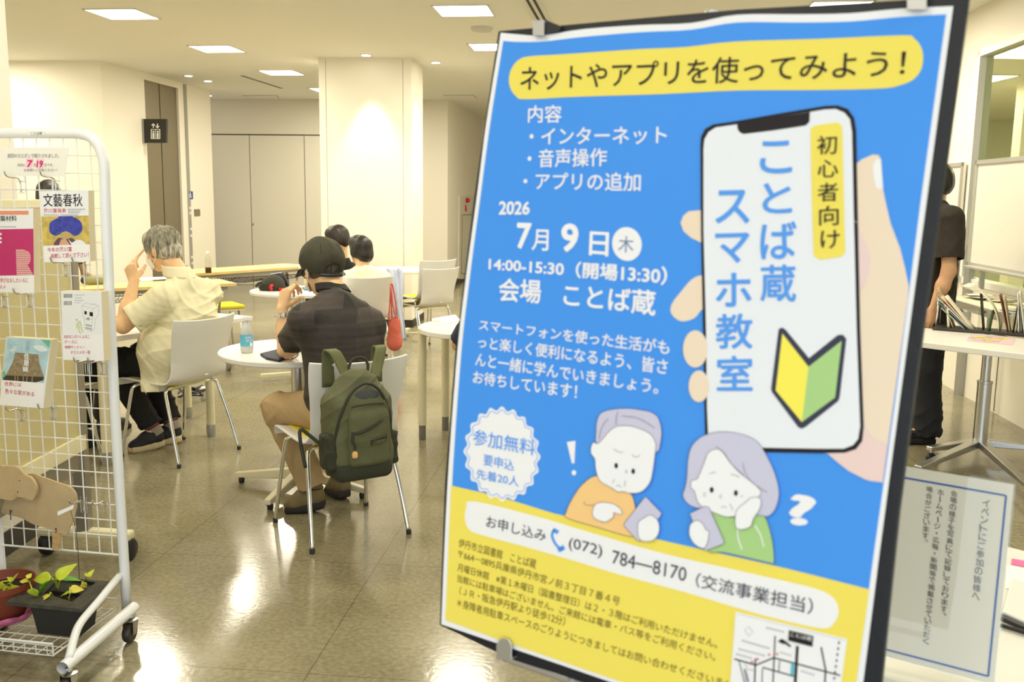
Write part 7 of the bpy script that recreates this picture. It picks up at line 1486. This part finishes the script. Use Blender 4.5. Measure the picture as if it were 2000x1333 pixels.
mask(hc, HR, root)
gl = MB()
for sx in (-1, 1): gl.tube([Vector(g_(.080*sx, -.01, .012)), Vector(g_(.076*sx, .07, .010)), Vector(g_(.066*sx, .096, .006))], .0028, 6); gl.tube([Vector(g_(.036*sx+.028*math.cos(a), .104-.010*abs(math.cos(a)), -.004+.022*math.sin(a))) for a in np.linspace(0, 6.28, 18, False)], .0028, 6, closed=True)
gl.build('glasses', mblack, root)
wa = vn(J['wrL']-J['elL']); wc = J['wrL']-wa*.030; mb = MB(); wu = vn(np.cross(wa, [0, 1, 0])); wv = np.cross(wa, wu)
wt = mb.tube([Vector(wc-wa*.011), Vector(wc+wa*.011)], .0325, 20, cap=False).build('wristwatch', mchrome, root, smooth=True, auto=50); s_ = wt.modifiers.new('thick', 'SOLIDIFY'); s_.thickness = .003
for k in range(10):
    a = k*.628; MB().box(wc+(wu*math.cos(a)+wv*math.sin(a))*.0345, (.016, .004, .019), Matrix(np.stack([-wu*math.sin(a)+wv*math.cos(a), wu*math.cos(a)+wv*math.sin(a), wa], 1).tolist())).build('link', mchrome, wt, bevel=.001)
# ---- woman in cream, seen from behind
J = dict(pelvis=np.array([-1.32, 8.10, .54]), chest=A_(712, 575, 8.05), neck=A_(708, 522, 8.02), head=A_(704, 489, 8.05), shL=A_(676, 545, 7.93), shR=A_(748, 545, 8.10), elL=A_(660, 590, 8.2), wrL=A_(660, 580, 8.42), elR=A_(755, 600, 8.2), wrR=A_(700, 585, 8.45),
    hipL=np.array([-1.40, 8.08, .53]), hipR=np.array([-1.24, 8.16, .53]), knL=np.array([-1.60, 8.40, .50]), knR=np.array([-1.44, 8.47, .50]), anL=np.array([-1.56, 8.28, .10]), anR=np.array([-1.40, 8.34, .10]), toeL=np.array([-1.66, 8.40, .03]), toeR=np.array([-1.50, 8.48, .03]))
hf, hu = np.array([-.80, .55, -.12]), np.array([-.05, .05, 1])
root, HR, TR = person('person', 'person with short black hair in a cream top, back turned, beyond the capped person', J, sk2, hf, hu, .006, wd=.94, hscale=.97)
mtop_c = mat('knit_cream', S(244, 236, 206), .85, bump=.1, bscale=200)
shirt(J, 'cream_top', mtop_c, root, .016, 1.4, .94, 0, .006, folds(.004, 18, 16, 22, 1), sl_r=.064); trousers(J, mtrb, root, .008)
for s_ in 'LR': shoe(J['an'+s_], J['toe'+s_], (msho, mbs), root)
hair_cap(J['head'], HR, hblack, root, .99, prims=[('e', (0, -.050, -.045), (.080, .064, .070), .03), ('e', (0, .04, .08), (.074, .06, .05), .03), ('e', (.062, .005, -.01), (.030, .05, .055), .02), ('e', (-.062, .005, -.01), (.030, .05, .055), .02)], cuts=[((0, .118, -.035), (.085, .072, .088)), ((0, 0, -.175), (.14, .14, .065))], disp=hairwave(.0015, 80))
mask(J['head'], HR, root, False)
# ---- woman in black, face turned left
J = dict(pelvis=np.array([-1.43, 8.93, .55]), chest=A_(672, 560, 8.95), neck=A_(668, 503, 8.92), head=A_(660, 466, 8.86), shL=A_(648, 530, 8.78), shR=A_(692, 530, 9.06), elL=A_(630, 580, 8.80), wrL=A_(608, 572, 8.75), elR=A_(680, 585, 9.2), wrR=A_(650, 575, 9.2),
    hipL=np.array([-1.48, 8.86, .54]), hipR=np.array([-1.46, 9.02, .54]), knL=np.array([-1.88, 8.90, .50]), knR=np.array([-1.84, 9.08, .50]), anL=np.array([-1.85, 8.88, .10]), anR=np.array([-1.80, 9.06, .10]), toeL=np.array([-2.0, 8.90, .03]), toeR=np.array([-1.98, 9.08, .03]))
hf, hu = np.array([-.93, -.10, -.32]), np.array([-.25, 0, 1])
root, HR, TR = person('person', 'person with dark hair and mask in black, face turned left, beyond the capped person', J, sk2, hf, hu, .006, wd=.93, hscale=.97)
shirt(J, 'black_top', mat('top_black', S(28, 26, 28), .85), root, .016, 1.4, .93, 0, .007, folds(.004, 18, 16, 22, 1), sl_r=.064); trousers(J, mtrb, root, .008)
for s_ in 'LR': shoe(J['an'+s_], J['toe'+s_], (msho, mbs), root)
hair_cap(J['head'], HR, hdark, root, .99, prims=[('e', (0, -.045, -.030), (.080, .062, .070), .03), ('e', (0, .030, .070), (.078, .072, .050), .04), ('e', (.060, .010, .0), (.032, .056, .058), .03), ('e', (-.060, .010, .0), (.032, .056, .058), .03)], cuts=[((0, .125, -.045), (.095, .075, .085)), ((0, 0, -.170), (.14, .14, .07))], disp=hairwave(.0018, 70))
mask(J['head'], HR, root, False)
put_chair(-1.37, 8.93, rz_of(-.98, .12), 'white shell chair with a pale blue shirt thrown over its back, mostly hidden behind others')
# ---- standing man in a dark T-shirt behind the poster
X0 = 2.55; Y0 = 5.84
J = dict(pelvis=np.array([X0+.02, Y0+.02, .93]), chest=np.array([X0+.03, Y0+.02, 1.24]), neck=np.array([X0+.02, Y0+.02, 1.47]), head=np.array([X0+.005, Y0+.01, 1.60]), shL=np.array([X0+.04, Y0-.17, 1.385]), shR=np.array([X0+.04, Y0+.20, 1.385]), elL=A_(1853, 530, Y0-.24), wrL=A_(1824, 602, Y0-.26), elR=np.array([X0+.03, Y0+.27, 1.10]), wrR=np.array([X0-.12, Y0+.24, .90]),
    hipL=np.array([X0+.02, Y0-.08, .90]), hipR=np.array([X0+.02, Y0+.11, .90]), knL=np.array([X0+.01, Y0-.10, .49]), knR=np.array([X0-.03, Y0+.13, .49]), anL=np.array([X0+.035, Y0-.10, .10]), anR=np.array([X0-.0, Y0+.14, .10]), toeL=np.array([X0-.15, Y0-.12, .02]), toeR=np.array([X0-.19, Y0+.16, .02]))
hf, hu = np.array([-.98, .15, -.1]), np.array([0, 0, 1])
dh = vn(J['wrL']-J['elL']); H4 = hand(J['wrL'], dh, np.array([-.2, -1, 0]), np.array([-1, .2, -.2]), [(.25, .4, .3)]*4, (.4, .3, .2))
root, HR, TR = person('person', 'standing person in a dark brown T-shirt and black trousers, half hidden by the poster', J, sk3, hf, hu, .006, hands={'L': H4})
mtee = mat('tee_brown', S(46, 38, 30), .85, bump=.1, bscale=200)
shirt(J, 'dark_tshirt', mtee, root, .020, .78, 1.0, .01, .006, folds(.006, 12, 11, 16, .7), sl_r=.080, drop=.006); tn = vn(J['neck']-J['chest'])
v = Vol([('k', tuple(J['chest']+np.array([0, 0, -.05])), tuple(J['pelvis']+np.array([0, 0, -.08])), .155, .165, .03)], .006); v.disp(folds(.008, 14, 12, 14, 2)); v.mesh('tshirt_hem', mtee, root)
MB().tube(cat_rom([Vector(J['neck']+np.array([.070*math.cos(a), .066*math.sin(a), .004+.012*math.cos(a)])) for a in np.linspace(0, 6.28, 14, False)], 3), .006, 6, closed=True).build('neck_ribbing', mat('rib_tan', S(120, 104, 78), .8), root)
trousers(J, mat('trousers_charcoal', S(36, 37, 40), .85, bump=.1, bscale=220), root, .007, folds(.008, 14, 12, 13, 1), .086, .088, end=1.12)
for s_ in 'LR': shoe(J['an'+s_], J['toe'+s_], (mat('shoe_black', S(20, 20, 20), .5), mbs), root, wid=.05)
hair_cap(J['head'], HR, hblack, root, 1.0, prims=[('e', (0, -.050, -.020), (.076, .060, .060), .03)], cuts=[((0, .115, -.045), (.105, .085, .095)), ((0, 0, -.150), (.14, .14, .075)), ((.088, .02, -.035), (.03, .04, .05)), ((-.088, .02, -.035), (.03, .04, .05))], disp=hairwave(.0016, 80))
# ---- woman far behind the partition: only the crown of her head shows
X0, Y0 = -3.93, 8.1
J = dict(pelvis=np.array([X0, Y0, .86]), chest=np.array([X0, Y0, 1.14]), neck=np.array([X0, Y0, 1.33]), head=np.array([X0, Y0, 1.452]), shL=np.array([X0-.16, Y0, 1.27]), shR=np.array([X0+.16, Y0, 1.27]), elL=np.array([X0-.22, Y0, 1.0]), wrL=np.array([X0-.2, Y0+.12, .80]), elR=np.array([X0+.22, Y0, 1.0]), wrR=np.array([X0+.2, Y0+.12, .80]),
    hipL=np.array([X0-.08, Y0, .84]), hipR=np.array([X0+.08, Y0, .84]), knL=np.array([X0-.09, Y0, .46]), knR=np.array([X0+.09, Y0, .46]), anL=np.array([X0-.09, Y0, .10]), anR=np.array([X0+.09, Y0, .10]), toeL=np.array([X0-.1, Y0+.18, .02]), toeR=np.array([X0+.1, Y0+.18, .02]))
root, HR, TR = person('person', 'person with black hair whose crown just shows over the partition top rail', J, sk2, np.array([.2, .98, 0]), np.array([0, 0, 1.]), .009, wd=.92)
shirt(J, 'dark_blouse', mat('blouse_gray', S(90, 88, 92), .85), root, .016, 1.6, .92, 0, .009, sl_r=.064); trousers(J, mtrb, root, .009)
for s_ in 'LR': shoe(J['an'+s_], J['toe'+s_], (msho, mbs), root, h=.007)
hair_cap(J['head'], HR, hblack, root, 1.0, prims=[('e', (0, -.045, -.04), (.085, .07, .09), .03), ('e', (.06, .01, -.02), (.035, .06, .08), .02), ('e', (-.06, .01, -.02), (.035, .06, .08), .02)], cuts=[((0, .12, -.045), (.085, .08, .095))], disp=hairwave(.002, 60))
# ---- person in black trousers seated behind the partition
X0, Y0 = -2.56, 4.96; f2 = np.array([.42, .91, 0]); r2_ = np.array([.91, -.42, 0]); b2 = np.array([X0, Y0, 0])
q_ = lambda x, y, z: b2+r2_*x+f2*y+np.array([0, 0, z])
J = dict(pelvis=q_(0, -.04, .56), chest=q_(0, .0, .82), neck=q_(0, .03, 1.03), head=q_(0, .07, 1.15), shL=q_(-.17, .01, .97), shR=q_(.17, .01, .97), elL=q_(-.22, .12, .76), wrL=q_(-.12, .30, .77), elR=q_(.20, .14, .78), wrR=q_(.08, .32, .78), hipL=q_(-.09, -.02, .53), hipR=q_(.08, -.02, .53), knL=q_(-.12, .42, .52), knR=q_(.10, .44, .52), anL=q_(-.12, .38, .10), anR=V3(gp(206, 846))+np.array([0, 0, .10]), toeL=q_(-.12, .56, .02), toeR=V3(gp(206, 846))+f2*.18)
root, HR, TR = person('person', 'person in black trousers seated behind the partition, only a leg showing through the mesh', J, sk2, f2, np.array([0, 0, 1.]), .008)
shirt(J, 'gray_shirt', mat('shirt_gray', S(120, 118, 112), .85), root, .018, .8, 1, 0, .009, sl_r=.070); trousers(J, mtrb, root, .007)
for s_ in 'LR': shoe(J['an'+s_], J['toe'+s_], (msho, mbs), root, h=.006)
hair_cap(J['head'], HR, hdark, root, 1.0, cuts=[((0, .115, -.045), (.105, .085, .095)), ((0, 0, -.150), (.14, .14, .075))])
# ---- person in navy behind the poster board: a sleeve shows at its left edge
X0, Y0 = .09, 5.02; f2 = vn(np.array([-.25, .97, 0])); r2_ = np.array([f2[1], -f2[0], 0]); b2 = np.array([X0, Y0, 0])
el_ = A_(897, 672, 5.16)
J = dict(pelvis=q_(0, -.04, .56), chest=q_(0, .03, .84), neck=q_(0, .08, 1.05), head=q_(0, .12, 1.17), shL=q_(-.17, .05, .98), shR=q_(.17, .05, .98), elL=el_, wrL=el_+np.array([.10, .20, .02]), elR=q_(.22, .12, .76), wrR=q_(.1, .33, .76), hipL=q_(-.09, -.02, .53), hipR=q_(.08, -.02, .53), knL=q_(-.10, .42, .52), knR=q_(.10, .44, .52), anL=q_(-.08, .38, .10), anR=q_(.1, .38, .10), toeL=q_(-.08, .56, .02), toeR=q_(.1, .56, .02))
root, HR, TR = person('person', 'person hidden behind the poster board, a navy sleeve showing at its left edge', J, sk3, f2, np.array([0, 0, 1.]), .008)
shirt(J, 'navy_shirt', mat('shirt_navy', S(40, 44, 66), .85), root, .018, .96, 1, 0, .007, folds(.004, 18, 16, 22, 1), sl_r=.070); trousers(J, mtrb, root, .009)
for s_ in 'LR': shoe(J['an'+s_], J['toe'+s_], (msho, mbs), root, h=.007)
hair_cap(J['head'], HR, hdark, root, 1.0, cuts=[((0, .115, -.045), (.105, .085, .095)), ((0, 0, -.150), (.14, .14, .075))])
put_chair(X0+.03, Y0-.02, rz_of(f2[0], f2[1]), 'white shell chair of the person hidden behind the poster board')
